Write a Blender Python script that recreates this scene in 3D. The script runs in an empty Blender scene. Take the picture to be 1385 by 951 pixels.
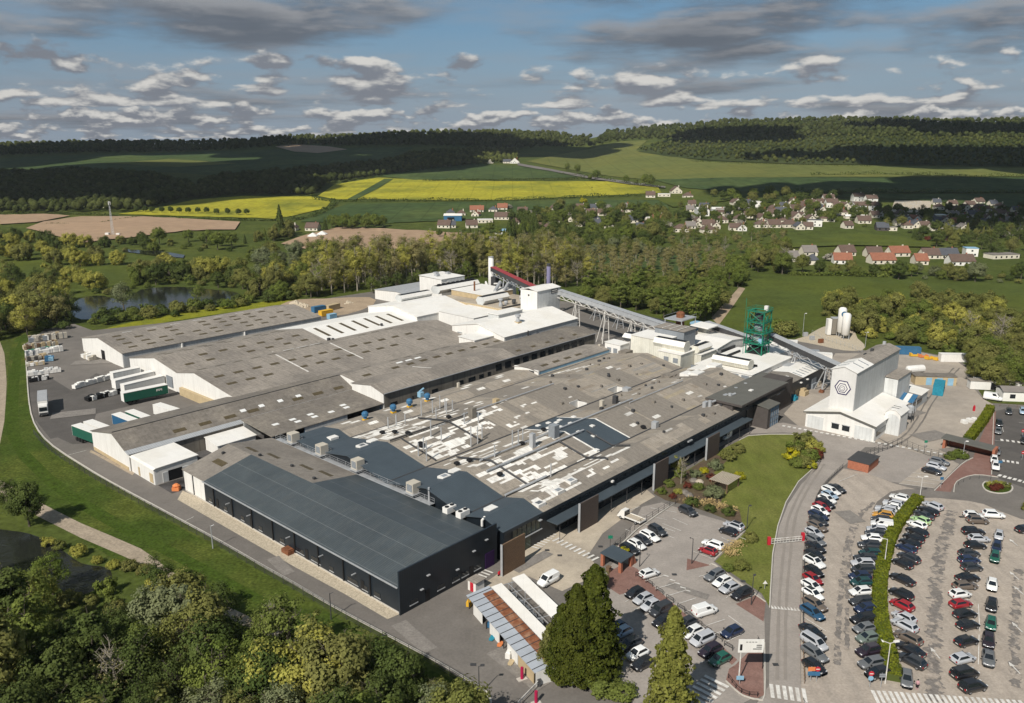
import bpy,bmesh,math,random
import numpy as np
from mathutils import Vector,Matrix
from mathutils.geometry import delaunay_2d_cdt,tessellate_polygon

random.seed(7);rng = np.random.default_rng(7)
S = bpy.context.scene
COL = S.collection
# ---------------------------------------------------------------- survey frame
FOC,HORI,AZ,CX,CY,CAMH = 1100.0,190.0,math.radians(42.0),692.5,475.5,79.0
PIT = math.atan2(CY - HORI,FOC);SP,CP = math.sin(PIT),math.cos(PIT)
UA = np.array([math.sin(AZ),math.cos(AZ)]);VA = np.array([-math.cos(AZ),math.sin(AZ)])
ROT = math.pi / 2 - AZ

def ray(x,y):
 dx,dy = x - CX,y - CY
 return dx,FOC * CP - dy * SP,-(FOC * SP + dy * CP)
def P(x,y,z=0.0):
 r = ray(x,y);t = (z - CAMH) / r[2]
 return Vector((r[0] * t,r[1] * t,z))
O0 = np.array(P(541,830.8)[:2])
def UV(x,y,z=0.0):
 p = np.array(P(x,y,z)[:2]) - O0
 return float(p @ UA),float(p @ VA)
def W(u,v,z=0.0):
 q = O0 + u * UA + v * VA
 return Vector((q[0],q[1],z))

# ---------------------------------------------------------------- terrain
SKY_PTS = [(-1500,190),(-300,191),(0,190),(130,187),(250,187),(420,180),(600,173),(720,174),(795,180),(830,173),
           (900,166),(1000,159),(1100,156),(1200,156),(1270,159),(1385,158),(1700,157),(3000,160)]
def skyline(t):
 for (a,ya),(b,yb) in zip(SKY_PTS,SKY_PTS[1:]):
  if t <= b:
   k = (t - a) / (b - a);k = max(0,min(1,k));k = k * k * (3 - 2 * k)
   return ya + (yb - ya) * k
 return SKY_PTS[-1][1]
D0,D1 = 650.0,2300.0
def terrain(x,y):
 if y <= D0: return 0.0
 t = CX + 1136.0 * x / y
 hr = CAMH + D1 * (HORI - skyline(t)) / 1136.0 - 15.0
 s = min(1.0,(y - D0) / (D1 - D0))
 w = max(0.0,min(1.0,(t - 560) / 350.0));w = w * w * (3 - 2 * w)
 e = 1.45 * (1 - w) + 1.25 * w
 h = hr * s ** e
 if y > D1: h -= (y - D1) * 0.03
 return h
def G(x,y):
 """the point of the terrain that a direction meets"""
 r = ray(x,y)
 if r[2] < 0:
  t = -CAMH / r[2]
  if r[1] * t <= D0: return Vector((r[0] * t,r[1] * t,0))
 n = math.hypot(r[0],r[1]);t = 600.0 / r[1];dt = 6.0 / r[1]
 while r[1] * t < D1:
  X,Y,Z = r[0] * t,r[1] * t,CAMH + r[2] * t
  if Z <= terrain(X,Y): break
  t += dt
 X,Y = r[0] * t,r[1] * t
 return Vector((X,Y,terrain(X,Y)))

# ---------------------------------------------------------------- mesh building
class MB:
 def __init__(s,o=(0,0,0)):
  s.v,s.f,s.m,s.o = [],[],[],o
 def pt(s,p):
  s.v.append((p[0] - s.o[0],p[1] - s.o[1],p[2] - (s.o[2] if len(s.o) > 2 else 0)));return len(s.v) - 1
 def poly(s,pts,mi=0):
  s.f.append([s.pt(p) for p in pts]);s.m.append(mi)
 def ids(s,i,mi=0):
  s.f.append(list(i));s.m.append(mi)
 def box(s,a0,a1,b0,b1,z0,z1,mi=0):
  i = [s.pt(p) for p in ((a0,b0,z0),(a1,b0,z0),(a1,b1,z0),(a0,b1,z0),(a0,b0,z1),(a1,b0,z1),(a1,b1,z1),(a0,b1,z1))]
  for q in ((0,3,2,1),(4,5,6,7),(0,1,5,4),(1,2,6,5),(2,3,7,6),(3,0,4,7)): s.ids([i[k] for k in q],mi)
  return s
 def hexa(s,pts,mi=0):
  i = [s.pt(p) for p in pts]
  for q in ((0,3,2,1),(4,5,6,7),(0,1,5,4),(1,2,6,5),(2,3,7,6),(3,0,4,7)): s.ids([i[k] for k in q],mi)
  return s
 def slab(s,pts,t,mi=0):
  """polygon given counter-clockwise from above, made t thick downwards"""
  n = len(pts)
  a = [s.pt(p) for p in pts];b = [s.pt((p[0],p[1],p[2] - t)) for p in pts]
  s.ids(a,mi);s.ids(b[::-1],mi)
  for k in range(n): s.ids((a[k],b[k],b[(k + 1) % n],a[(k + 1) % n]),mi)
  return s
 def tube(s,p,q,r,r2=None,n=6,mi=0,caps=True):
  p,q = Vector(p),Vector(q);d = (q - p)
  if d.length < 1e-6: return s
  d.normalize();r2 = r if r2 is None else r2
  x = d.orthogonal().normalized();y = d.cross(x)
  A,B = [],[]
  for k in range(n):
   c,w = math.cos(2 * math.pi * k / n),math.sin(2 * math.pi * k / n)
   A.append(s.pt(p + x * (c * r) + y * (w * r)));B.append(s.pt(q + x * (c * r2) + y * (w * r2)))
  for k in range(n): s.ids((A[k],A[(k + 1) % n],B[(k + 1) % n],B[k]),mi)
  if caps: s.ids(A[::-1],mi);s.ids(B,mi)
  return s
 def lathe(s,c,prof,n=12,mi=0):
  R = []
  for r,z in prof:
   R.append([s.pt((c[0] + r * math.cos(2 * math.pi * k / n),c[1] + r * math.sin(2 * math.pi * k / n),c[2] + z)) for k in range(n)])
  for a,b in zip(R,R[1:]):
   for k in range(n): s.ids((a[k],a[(k + 1) % n],b[(k + 1) % n],b[k]),mi)
  s.ids(R[0][::-1],mi);s.ids(R[-1],mi)
  return s
 def mesh(s,name,mats,smooth=False):
  me = bpy.data.meshes.new(name);me.from_pydata(s.v,[],s.f);me.update()
  for m in (mats if isinstance(mats,(list,tuple)) else [mats]): me.materials.append(m)
  me.polygons.foreach_set('material_index',s.m)
  if smooth: me.polygons.foreach_set('use_smooth',[True] * len(s.f))
  return me
 def build(s,name,mats,parent=None,smooth=False):
  o = bpy.data.objects.new(name,s.mesh(name,mats,smooth));COL.objects.link(o)
  if parent: o.parent = parent
  return o

def tag(o,label=None,cat=None,group=None,kind=None):
 if label: o['label'] = label
 if cat: o['category'] = cat
 if group: o['group'] = group
 if kind: o['kind'] = kind
 return o
def thing(name,label,cat,loc=(0,0,0),rot=0.0,group=None):
 o = bpy.data.objects.new(name,None);COL.objects.link(o);o.empty_display_size = 0.5
 o.location = loc;o.rotation_euler = (0,0,rot)
 return tag(o,label,cat,group)
def uthing(name,label,cat,u,v,z=0.0,group=None):
 return thing(name,label,cat,W(u,v,z),ROT,group)
def solo(mb,name,mats,label,cat,loc=(0,0,0),rot=0.0,group=None,smooth=False):
 o = mb.build(name,mats,None,smooth);o.location = loc;o.rotation_euler = (0,0,rot)
 return tag(o,label,cat,group)
def usolo(mb,name,mats,label,cat,u,v,z=0.0,group=None,smooth=False):
 return solo(mb,name,mats,label,cat,W(u,v,z),ROT,group,smooth)
def inst(name,me,parent=None,loc=(0,0,0),rot=(0,0,0),scale=None,color=None):
 o = bpy.data.objects.new(name,me);COL.objects.link(o)
 o.location = loc;o.rotation_euler = rot
 if scale: o.scale = scale
 if parent: o.parent = parent
 if color: o.color = color
 return o
def dup(root,loc,rot=0.0,scale=None,label=None,group=None,color=None):
 r = root.copy();COL.objects.link(r);r.location = loc;r.rotation_euler = (0,0,rot)
 if scale is not None: r.scale = scale
 if label: r['label'] = label
 if group: r['group'] = group
 for ch in list(root.children):
  c = ch.copy();COL.objects.link(c);c.parent = r
  if color: c.color = color
  for g in ch.children:
   d = g.copy();COL.objects.link(d);d.parent = c
   if color: d.color = color
 return r

ORD = ['','first','second','third','fourth','fifth','sixth','seventh','eighth','ninth','tenth','eleventh','twelfth','thirteenth','fourteenth',
       'fifteenth','sixteenth','seventeenth','eighteenth','nineteenth','twentieth','twenty-first','twenty-second','twenty-third','twenty-fourth','twenty-fifth','twenty-sixth','twenty-seventh']

# ---------------------------------------------------------------- materials
def nd(nt,t,**kw):
 n = nt.nodes.new(t)
 for k,v in kw.items():
  if k in n.inputs: n.inputs[k].default_value = v
  else: setattr(n,k,v)
 return n
def mixc(nt,fac,a,b,mode='MIX'):
 n = nt.nodes.new('ShaderNodeMix');n.data_type = 'RGBA';n.blend_type = mode
 for s,val in ((n.inputs[0],fac),(n.inputs[6],a),(n.inputs[7],b)):
  if hasattr(val,'is_linked') or hasattr(val,'links'): nt.links.new(val,s)
  elif isinstance(val,(int,float)): s.default_value = val
  else: s.default_value = (*val[:3],1)
 return n.outputs[2]
def base_mat(name):
 m = bpy.data.materials.new(name);m.use_nodes = True
 nt = m.node_tree
 return m,nt,nt.nodes['Principled BSDF']
def ramp(nt,sock,a,b):
 n = nd(nt,'ShaderNodeMapRange');n.inputs[1].default_value = a;n.inputs[2].default_value = b
 nt.links.new(sock,n.inputs[0]);return n.outputs[0]
def M(name,col,rough=0.8,var=0.25,scale=0.6,col2=None,sc2=0.06,amt2=0.5,lo2=0.45,hi2=0.65,spec=0.25,metal=0.0,coat=0.0,seams=None,stretch=None,bump=0.0,
      fine=None,objcol=False,attr=None,streak=None,coord='Object'):
 """base colour varied by a mid noise, a second colour in large patches, optional seams (axis, spacing, width, darkness)"""
 m,nt,b = base_mat(name);L = nt.links
 tc = nd(nt,'ShaderNodeTexCoord');co = tc.outputs[coord]
 if stretch:
  mp = nd(nt,'ShaderNodeMapping');mp.inputs['Scale'].default_value = stretch;L.new(co,mp.inputs[0]);cs = mp.outputs[0]
 else: cs = co
 n1 = nd(nt,'ShaderNodeTexNoise',Scale=scale,Detail=6.0,Roughness=0.65);L.new(cs,n1.inputs['Vector'])
 if objcol: c = nd(nt,'ShaderNodeObjectInfo').outputs['Color']
 elif attr:
  a = nd(nt,'ShaderNodeAttribute');a.attribute_name = attr;c = a.outputs['Color']
 else:
  r = nd(nt,'ShaderNodeRGB');r.outputs[0].default_value = (*col,1);c = r.outputs[0]
 if col2:
  n2 = nd(nt,'ShaderNodeTexNoise',Scale=sc2,Detail=5.0,Roughness=0.6);L.new(co,n2.inputs['Vector'])
  f = ramp(nt,n2.outputs[0],lo2,hi2)
  mu = nd(nt,'ShaderNodeMath',operation='MULTIPLY');L.new(f,mu.inputs[0]);mu.inputs[1].default_value = amt2
  c = mixc(nt,mu.outputs[0],c,col2)
 if streak:
  mp2 = nd(nt,'ShaderNodeMapping');mp2.inputs['Scale'].default_value = streak[1];L.new(co,mp2.inputs[0])
  n3 = nd(nt,'ShaderNodeTexNoise',Scale=1.0,Detail=3.0);L.new(mp2.outputs[0],n3.inputs['Vector'])
  f = ramp(nt,n3.outputs[0],0.45,0.75);mu = nd(nt,'ShaderNodeMath',operation='MULTIPLY');L.new(f,mu.inputs[0]);mu.inputs[1].default_value = streak[2]
  c = mixc(nt,mu.outputs[0],c,streak[0])
 v = nd(nt,'ShaderNodeMapRange');L.new(n1.outputs[0],v.inputs[0])
 v.inputs[1].default_value = 0.25;v.inputs[2].default_value = 0.75;v.inputs[3].default_value = 1 - var;v.inputs[4].default_value = 1 + var
 hs = nd(nt,'ShaderNodeHueSaturation');L.new(c,hs.inputs['Color']);L.new(v.outputs[0],hs.inputs['Value']);c = hs.outputs[0]
 if fine:
  n4 = nd(nt,'ShaderNodeTexNoise',Scale=fine[0],Detail=2.0);L.new(co,n4.inputs['Vector'])
  v4 = nd(nt,'ShaderNodeMapRange');L.new(n4.outputs[0],v4.inputs[0]);v4.inputs[1].default_value = .3;v4.inputs[2].default_value = .7
  v4.inputs[3].default_value = 1 - fine[1];v4.inputs[4].default_value = 1 + fine[1]
  h4 = nd(nt,'ShaderNodeHueSaturation');L.new(c,h4.inputs['Color']);L.new(v4.outputs[0],h4.inputs['Value']);c = h4.outputs[0]
 if seams:
  sx = nd(nt,'ShaderNodeSeparateXYZ');L.new(co,sx.inputs[0])
  for ax,step,wid,dk in (seams if isinstance(seams[0],(list,tuple)) else [seams]):
   dv = nd(nt,'ShaderNodeMath',operation='DIVIDE');L.new(sx.outputs[ax],dv.inputs[0]);dv.inputs[1].default_value = step
   fr = nd(nt,'ShaderNodeMath',operation='FRACT');L.new(dv.outputs[0],fr.inputs[0])
   lt = nd(nt,'ShaderNodeMath',operation='LESS_THAN');L.new(fr.outputs[0],lt.inputs[0]);lt.inputs[1].default_value = wid / step
   mu = nd(nt,'ShaderNodeMath',operation='MULTIPLY');L.new(lt.outputs[0],mu.inputs[0]);mu.inputs[1].default_value = abs(dk)
   c = mixc(nt,mu.outputs[0],c,(0.0,0.0,0.0) if dk > 0 else (1,1,1))
 L.new(c,b.inputs['Base Color'])
 b.inputs['Roughness'].default_value = rough;b.inputs['Specular IOR Level'].default_value = spec;b.inputs['Metallic'].default_value = metal
 if coat: b.inputs['Coat Weight'].default_value = coat;b.inputs['Coat Roughness'].default_value = 0.08
 if bump:
  bp = nd(nt,'ShaderNodeBump',Strength=bump,Distance=0.2);L.new(n1.outputs[0],bp.inputs['Height']);L.new(bp.outputs[0],b.inputs['Normal'])
 return m
def leafmat(name,c1,c2,c3=None,wscale=0.12,trans=0.3):
 m,nt,b = base_mat(name);L = nt.links
 nt.nodes.remove(b);out = nt.nodes['Material Output']
 geo = nd(nt,'ShaderNodeNewGeometry');oi = nd(nt,'ShaderNodeObjectInfo')
 n = nd(nt,'ShaderNodeTexNoise',Scale=wscale,Detail=3.0);L.new(geo.outputs['Position'],n.inputs['Vector'])
 f = ramp(nt,n.outputs[0],0.35,0.65)
 c = mixc(nt,f,c1,c2)
 rr = nd(nt,'ShaderNodeMath',operation='MULTIPLY');L.new(oi.outputs['Random'],rr.inputs[0]);rr.inputs[1].default_value = 0.55
 c = mixc(nt,rr.outputs[0],c,c3 or c2)
 v = nd(nt,'ShaderNodeMapRange');L.new(geo.outputs['Random Per Island'],v.inputs[0]);v.inputs[3].default_value = 0.7;v.inputs[4].default_value = 1.3
 hs = nd(nt,'ShaderNodeHueSaturation');L.new(c,hs.inputs['Color']);L.new(v.outputs[0],hs.inputs['Value'])
 d = nd(nt,'ShaderNodeBsdfDiffuse');t = nd(nt,'ShaderNodeBsdfTranslucent');x = nd(nt,'ShaderNodeMixShader');x.inputs[0].default_value = trans
 L.new(hs.outputs[0],d.inputs[0]);L.new(hs.outputs[0],t.inputs[0]);L.new(d.outputs[0],x.inputs[1]);L.new(t.outputs[0],x.inputs[2]);L.new(x.outputs[0],out.inputs[0])
 return m
def glassmat(name,col=(0.012,0.016,0.02),rough=0.06):
 m,nt,b = base_mat(name)
 b.inputs['Base Color'].default_value = (*col,1);b.inputs['Roughness'].default_value = rough;b.inputs['Specular IOR Level'].default_value = 0.6
 return m

MT = {}
MT['fibre'] = M('fibre_cement',(0.28,0.248,0.212),var=0.22,scale=0.9,col2=(0.15,0.135,0.12),sc2=0.07,amt2=0.6,fine=(6,0.12),streak=((0.14,0.125,0.105),(1.3,0.09,1),0.5),seams=[(0,1.2,0.12,0.22),(1,1.6,0.12,0.2)])
MT['fibre_dark'] = M('weathered_fibre_cement',(0.16,0.142,0.122),var=0.3,scale=0.8,col2=(0.25,0.22,0.18),sc2=0.12,amt2=0.6,fine=(5,0.15),seams=[(0,1.2,0.1,0.16),(1,1.6,0.1,0.14)])
MT['fibre_v'] = M('fibre_cement_across',(0.215,0.192,0.165),var=0.25,scale=0.8,col2=(0.14,0.125,0.11),sc2=0.1,amt2=0.6,fine=(6,0.12),seams=[(1,1.2,0.1,0.14),(0,1.6,0.1,0.12)])
MT['cells'] = M('patched_roof',(0,0,0),attr='Col',var=0.16,scale=1.1,col2=(0.2,0.17,0.14),sc2=0.13,amt2=0.22,lo2=0.5,hi2=0.7,fine=(5,0.14),streak=((0.17,0.15,0.12),(1.1,0.1,1),0.4),seams=[(0,1.513,0.12,0.2)])
MT['skylight_brown'] = M('aged_skylight',(0.085,0.066,0.036),var=0.3,scale=1.5,rough=0.5)
MT['skylight_white'] = M('translucent_sheet',(0.7,0.7,0.68),var=0.1)
MT['white_sheet'] = M('white_sheet',(0.66,0.645,0.62),var=0.07,scale=0.4,rough=0.55,col2=(0.55,0.53,0.49),sc2=0.12,amt2=0.35,seams=[(0,1.0,0.05,0.12),(1,1.0,0.05,0.12)])
MT['white_roof'] = M('white_roof',(0.72,0.7,0.66),var=0.06,scale=0.5,rough=0.6,col2=(0.62,0.58,0.5),sc2=0.1,amt2=0.4,seams=[(0,2.0,0.06,0.1)])
MT['white_wall'] = M('white_wall',(0.68,0.665,0.63),var=0.06,scale=0.4,rough=0.7,streak=((0.5,0.48,0.44),(1.2,1.2,0.08),0.4))
MT['pale_wall'] = M('pale_sheet_wall',(0.56,0.57,0.56),var=0.1,scale=0.5,rough=0.6,seams=[(0,1.0,0.08,0.18),(1,1.0,0.08,0.18)],streak=((0.35,0.34,0.32),(0.8,0.8,0.06),0.4))
MT['cream_wall'] = M('cream_sheet_wall',(0.64,0.62,0.54),var=0.1,scale=0.5,rough=0.6,seams=[(0,0.8,0.08,0.2),(1,0.8,0.08,0.2)],streak=((0.4,0.38,0.3),(0.8,0.8,0.05),0.4))
MT['tan_wall'] = M('tan_wall',(0.42,0.33,0.2),var=0.15)
MT['brown_wall'] = M('stained_concrete_wall',(0.2,0.18,0.15),var=0.2,scale=0.6,col2=(0.11,0.1,0.085),sc2=0.15,streak=((0.07,0.065,0.06),(0.8,0.8,0.05),0.6),seams=[(0,6.0,0.3,0.25)])
MT['navy'] = M('dark_cladding',(0.016,0.024,0.033),var=0.2,rough=0.45,spec=0.4,seams=[(0,0.5,0.06,0.5),(1,0.5,0.06,0.3)])
MT['slate_sheet'] = M('dark_roof_sheet',(0.062,0.075,0.082),var=0.14,scale=0.25,rough=0.5,spec=0.35,col2=(0.045,0.056,0.063),sc2=0.05,seams=[(1,0.5,0.09,0.35),(0,3.93,0.12,-0.06)],fine=(3,0.07),streak=((0.1,0.105,0.1),(0.08,1.4,1),0.35))
MT['slate_sheet_u'] = M('dark_roof_sheet_across',(0.056,0.072,0.085),var=0.14,scale=0.25,rough=0.5,spec=0.35,seams=[(0,0.5,0.07,0.22)],fine=(3,0.05))
MT['grey_roof'] = M('grey_membrane',(0.115,0.112,0.098),var=0.14,scale=0.4,rough=0.7,seams=[(0,0.8,0.06,0.25)])
MT['dark_render'] = M('dark_brown_cladding',(0.075,0.065,0.06),var=0.15,seams=[(2,0.4,0.05,0.4)])
MT['wood'] = M('weathered_timber',(0.15,0.095,0.058),var=0.25,scale=2.0,seams=[(2,0.28,0.05,0.5)],stretch=(0.4,0.4,6))
MT['wood_dark'] = M('dark_timber',(0.085,0.065,0.055),var=0.25,scale=2.0,seams=[(2,0.28,0.05,0.5)],stretch=(0.4,0.4,6))
MT['metal'] = M('galvanised_steel',(0.42,0.43,0.44),var=0.15,rough=0.45,metal=0.3)
MT['metal_dark'] = M('dark_steel',(0.05,0.05,0.052),var=0.2,rough=0.5)
MT['fascia'] = M('grey_metal_fascia',(0.36,0.37,0.38),var=0.12,rough=0.5,seams=[(0,0.6,0.15,0.3)])
MT['rust'] = M('rusted_sheet',(0.19,0.075,0.035),var=0.35,scale=1.2,col2=(0.1,0.05,0.03),sc2=0.5,seams=[(1,0.9,0.08,0.4)])
MT['zinc'] = M('zinc_sheet',(0.36,0.39,0.43),var=0.1,rough=0.5,seams=[(1,1.6,0.1,0.6)])
MT['beige_unit'] = M('beige_unit',(0.45,0.41,0.34),var=0.1)
MT['green_paint'] = M('green_paint',(0.012,0.17,0.10),var=0.2,scale=1.5,rough=0.45)
MT['blue_paint'] = M('blue_paint',(0.04,0.13,0.24),var=0.2,rough=0.45)
MT['light_blue'] = M('light_blue_paint',(0.22,0.38,0.5),var=0.15)
MT['teal'] = M('teal_tarpaulin',(0.02,0.2,0.28),var=0.25,scale=1.5)
MT['red_paint'] = M('red_paint',(0.45,0.02,0.035),var=0.15,rough=0.45)
MT['red_sheet'] = M('red_sheet',(0.28,0.045,0.05),var=0.2)
MT['yellow_paint'] = M('yellow_paint',(0.62,0.36,0.03),var=0.15)
MT['orange_plastic'] = M('orange_plastic',(0.6,0.2,0.07),var=0.1)
MT['magenta'] = M('magenta_paint',(0.36,0.012,0.06),var=0.1)
MT['black'] = M('black_plastic',(0.012,0.012,0.013),var=0.2,rough=0.5)
MT['grey_panel'] = M('grey_louvre',(0.24,0.26,0.28),var=0.1,seams=[(2,0.3,0.1,0.5)])
MT['glass'] = glassmat('window_glass')
MT['blue_glass'] = glassmat('sky_reflection_glass',(0.07,0.15,0.24),0.15)  # reflected sky painted into the panes as a blue base colour
MT['green_glass'] = glassmat('green_glass',(0.012,0.03,0.022),0.1)
MT['brick'] = M('red_brick',(0.32,0.12,0.07),var=0.2,scale=3,fine=(8,0.2))
MT['purple'] = M('purple_door',(0.028,0.007,0.055),var=0.1)
MT['white_paint'] = M('white_line_paint',(0.62,0.6,0.56),var=0.2,scale=2,col2=(0.4,0.37,0.33),sc2=0.8,amt2=0.7)
MT['asphalt'] = M('asphalt',(0.145,0.131,0.117),var=0.13,scale=0.25,col2=(0.195,0.175,0.155),sc2=0.035,amt2=0.6,fine=(2.2,0.08))
MT['asphalt_dark'] = M('fresh_asphalt',(0.088,0.08,0.073),var=0.16,scale=0.3,col2=(0.13,0.118,0.107),sc2=0.04,amt2=0.6,fine=(2.5,0.1))
MT['lot'] = M('worn_asphalt',(0.37,0.318,0.265),var=0.16,scale=0.35,col2=(0.26,0.225,0.192),sc2=0.05,amt2=0.45,lo2=.4,hi2=.7,fine=(2.5,0.12),streak=((0.22,0.195,0.168),(0.5,0.03,1),0.5))
MT['lot_grey'] = M('grey_asphalt',(0.295,0.263,0.233),var=0.12,scale=0.3,col2=(0.235,0.21,0.188),sc2=0.07,amt2=0.6,fine=(2.5,0.08))
MT['concrete'] = M('pale_concrete',(0.42,0.36,0.28),var=0.15,scale=0.35,col2=(0.25,0.215,0.175),sc2=0.08,amt2=0.6,fine=(3,0.08))
MT['concrete_yard'] = M('yard_concrete',(0.345,0.3,0.25),var=0.15,scale=0.3,col2=(0.25,0.22,0.188),sc2=0.05,amt2=0.7,fine=(2.5,0.08))
MT['tar'] = M('tar_patch',(0.17,0.153,0.138),var=0.3,scale=1.1,col2=(0.35,0.3,0.25),sc2=0.45,amt2=0.85,lo2=0.49,hi2=0.55,fine=(3,0.2))
MT['paving'] = M('red_paving',(0.19,0.105,0.085),var=0.15,scale=0.8,col2=(0.24,0.15,0.125),sc2=0.1,fine=(5,0.15))
MT['gravel'] = M('gravel',(0.42,0.36,0.27),var=0.25,scale=2.0,fine=(5,0.25))
MT['dirt'] = M('bare_earth',(0.34,0.26,0.18),var=0.2,scale=0.15,col2=(0.26,0.2,0.14),sc2=0.03,fine=(1.2,0.12))
MT['track'] = M('track_dirt',(0.33,0.27,0.2),var=0.2,scale=0.5,col2=(0.22,0.18,0.13),sc2=0.1,fine=(2,0.15))
MT['kerb'] = M('kerb_concrete',(0.46,0.43,0.38),var=0.15,scale=0.8)
MT['grass'] = M('rough_grass',(0.06,0.078,0.018),rough=0.9,spec=0.05,var=0.35,scale=0.12,col2=(0.10,0.11,0.022),sc2=0.012,amt2=0.6,fine=(0.8,0.25))
MT['bank'] = M('bank_grass',(0.046,0.07,0.012),rough=0.9,spec=0.05,var=0.35,scale=0.25,col2=(0.095,0.105,0.022),sc2=0.05,amt2=0.6,fine=(1.6,0.35))
MT['lawn'] = M('mown_lawn',(0.115,0.13,0.03),rough=0.9,spec=0.05,var=0.22,scale=0.35,col2=(0.155,0.155,0.045),sc2=0.09,amt2=0.6,fine=(2.5,0.2),stretch=(1,0.35,1))
MT['meadow'] = M('meadow',(0.066,0.085,0.02),rough=0.9,spec=0.05,var=0.25,scale=0.05,col2=(0.10,0.115,0.018),sc2=0.012,amt2=0.6,fine=(0.5,0.15))
MT['crop'] = M('young_crop',(0.048,0.074,0.026),rough=0.9,spec=0.05,var=0.2,scale=0.02,col2=(0.075,0.098,0.03),sc2=0.008,amt2=.8,fine=(0.1,0.22),seams=(0,30,1.6,0.2))
MT['crop_light'] = M('light_crop',(0.112,0.125,0.036),rough=0.9,spec=0.05,var=0.16,scale=0.012,col2=(0.155,0.15,0.038),sc2=0.007,amt2=0.7,fine=(0.08,0.12),stretch=(0.3,1.0,1),seams=(0,34,1.6,0.2))
MT['rape'] = M('rapeseed_bloom',(0.31,0.285,0.03),rough=0.9,spec=0.05,var=0.25,scale=0.03,col2=(0.15,0.165,0.026),sc2=0.014,amt2=0.9,lo2=0.46,hi2=0.66,fine=(0.2,0.18),stretch=(0.25,1.2,1),seams=(0,26,1.6,0.16))
MT['straw'] = M('dry_grass',(0.42,0.31,0.14),var=0.25,scale=2)
MT['stubble'] = M('ploughed_soil',(0.33,0.225,0.145),var=0.14,scale=0.02,col2=(0.27,0.19,0.12),sc2=0.01,fine=(0.12,0.1))
MT['bark'] = M('bark',(0.10,0.085,0.062),var=0.3,scale=3)
MT['bark_pale'] = M('pale_bark',(0.26,0.23,0.18),var=0.25,scale=3)
MT['hedge'] = leafmat('hedge_leaves',(0.12,0.15,0.014),(0.19,0.205,0.025),wscale=0.6)
MT['leaf_dark'] = leafmat('dark_leaves',(0.068,0.098,0.027),(0.120,0.150,0.042),(0.093,0.112,0.036),trans=.35)
MT['leaf_mid'] = leafmat('green_leaves',(0.123,0.167,0.035),(0.196,0.232,0.052),(0.160,0.181,0.052),trans=.4)
MT['leaf_olive'] = leafmat('olive_leaves',(0.162,0.182,0.049),(0.236,0.236,0.068),(0.216,0.203,0.074),trans=.4)
MT['leaf_yellow'] = leafmat('yellow_green_leaves',(0.35,0.34,0.075),(0.46,0.42,0.105),(0.28,0.285,0.065),trans=.4)
MT['leaf_brown'] = leafmat('spring_buds',(0.330,0.292,0.127),(0.275,0.270,0.099),(0.363,0.314,0.143),trans=.5)
MT['leaf_grey'] = leafmat('grey_willow_leaves',(0.176,0.203,0.108),(0.243,0.263,0.135),(0.189,0.203,0.101),trans=.4)
MT['leaf_conifer'] = leafmat('conifer_needles',(0.05,0.066,0.012),(0.092,0.105,0.019),(0.075,0.082,0.016),wscale=0.5)
MT['leaf_wood'] = leafmat('woodland_leaves',(0.042,0.060,0.018),(0.081,0.091,0.029),wscale=0.02)
MT['leaf_wood_light'] = leafmat('sparse_woodland_leaves',(0.055,0.075,0.021),(0.107,0.117,0.034),wscale=0.012)
MT['blossom'] = leafmat('blossom',(0.42,0.38,0.34),(0.3,0.29,0.22),wscale=0.5)
MT['leaf_bright'] = leafmat('bright_yellow_flowers',(0.5,0.42,0.02),(0.3,0.3,0.03),wscale=0.5)
MT['leaf_red'] = leafmat('red_leaves',(0.11,0.03,0.025),(0.16,0.05,0.03),wscale=0.5)
MT['house_cream'] = M('cream_render',(0.62,0.57,0.47),var=0.08)
MT['house_white'] = M('white_render',(0.72,0.7,0.65),var=0.06)
MT['tile_brown'] = M('brown_roof_tile',(0.115,0.078,0.062),var=0.2,scale=0.8)
MT['tile_red'] = M('red_roof_tile',(0.25,0.105,0.065),var=0.2,scale=0.8)
MT['tile_slate'] = M('slate_roof',(0.075,0.08,0.092),var=0.15,scale=0.8)
MT['tile_grey'] = M('grey_roof_tile',(0.19,0.17,0.155),var=0.15,scale=0.8)
MT['stone'] = M('stone',(0.4,0.38,0.35),var=0.3,scale=2)
m,nt,b = base_mat('dark_water');MT['water'] = m
b.inputs['Base Color'].default_value = (0.018,0.02,0.016,1);b.inputs['Roughness'].default_value = 0.08;b.inputs['Specular IOR Level'].default_value = 0.5
n_ = nd(nt,'ShaderNodeTexNoise',Scale=0.8,Detail=4.0);tc_ = nd(nt,'ShaderNodeTexCoord');nt.links.new(tc_.outputs['Object'],n_.inputs['Vector'])
bp_ = nd(nt,'ShaderNodeBump',Strength=0.12,Distance=0.3);nt.links.new(n_.outputs[0],bp_.inputs['Height']);nt.links.new(bp_.outputs[0],b.inputs['Normal'])
MT['paint'] = M('car_paint',(0,0,0),objcol=True,var=0.02,rough=0.32,spec=0.5,coat=0.7)
MT['tyre'] = M('tyre_rubber',(0.014,0.014,0.014),var=0.1)
MT['hub'] = M('wheel_alloy',(0.3,0.3,0.31),var=0.1,rough=0.35,metal=0.4)
MT['lamp_clear'] = M('headlamp_lens',(0.6,0.6,0.6),var=0.02,rough=0.15,spec=0.6)
MT['lamp_red'] = M('tail_lamp_lens',(0.28,0.01,0.012),var=0.02,rough=0.2,spec=0.6)
MT['any'] = M('coloured_surface',(0,0,0),objcol=True,var=0.12,scale=1.2,rough=0.6)
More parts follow.
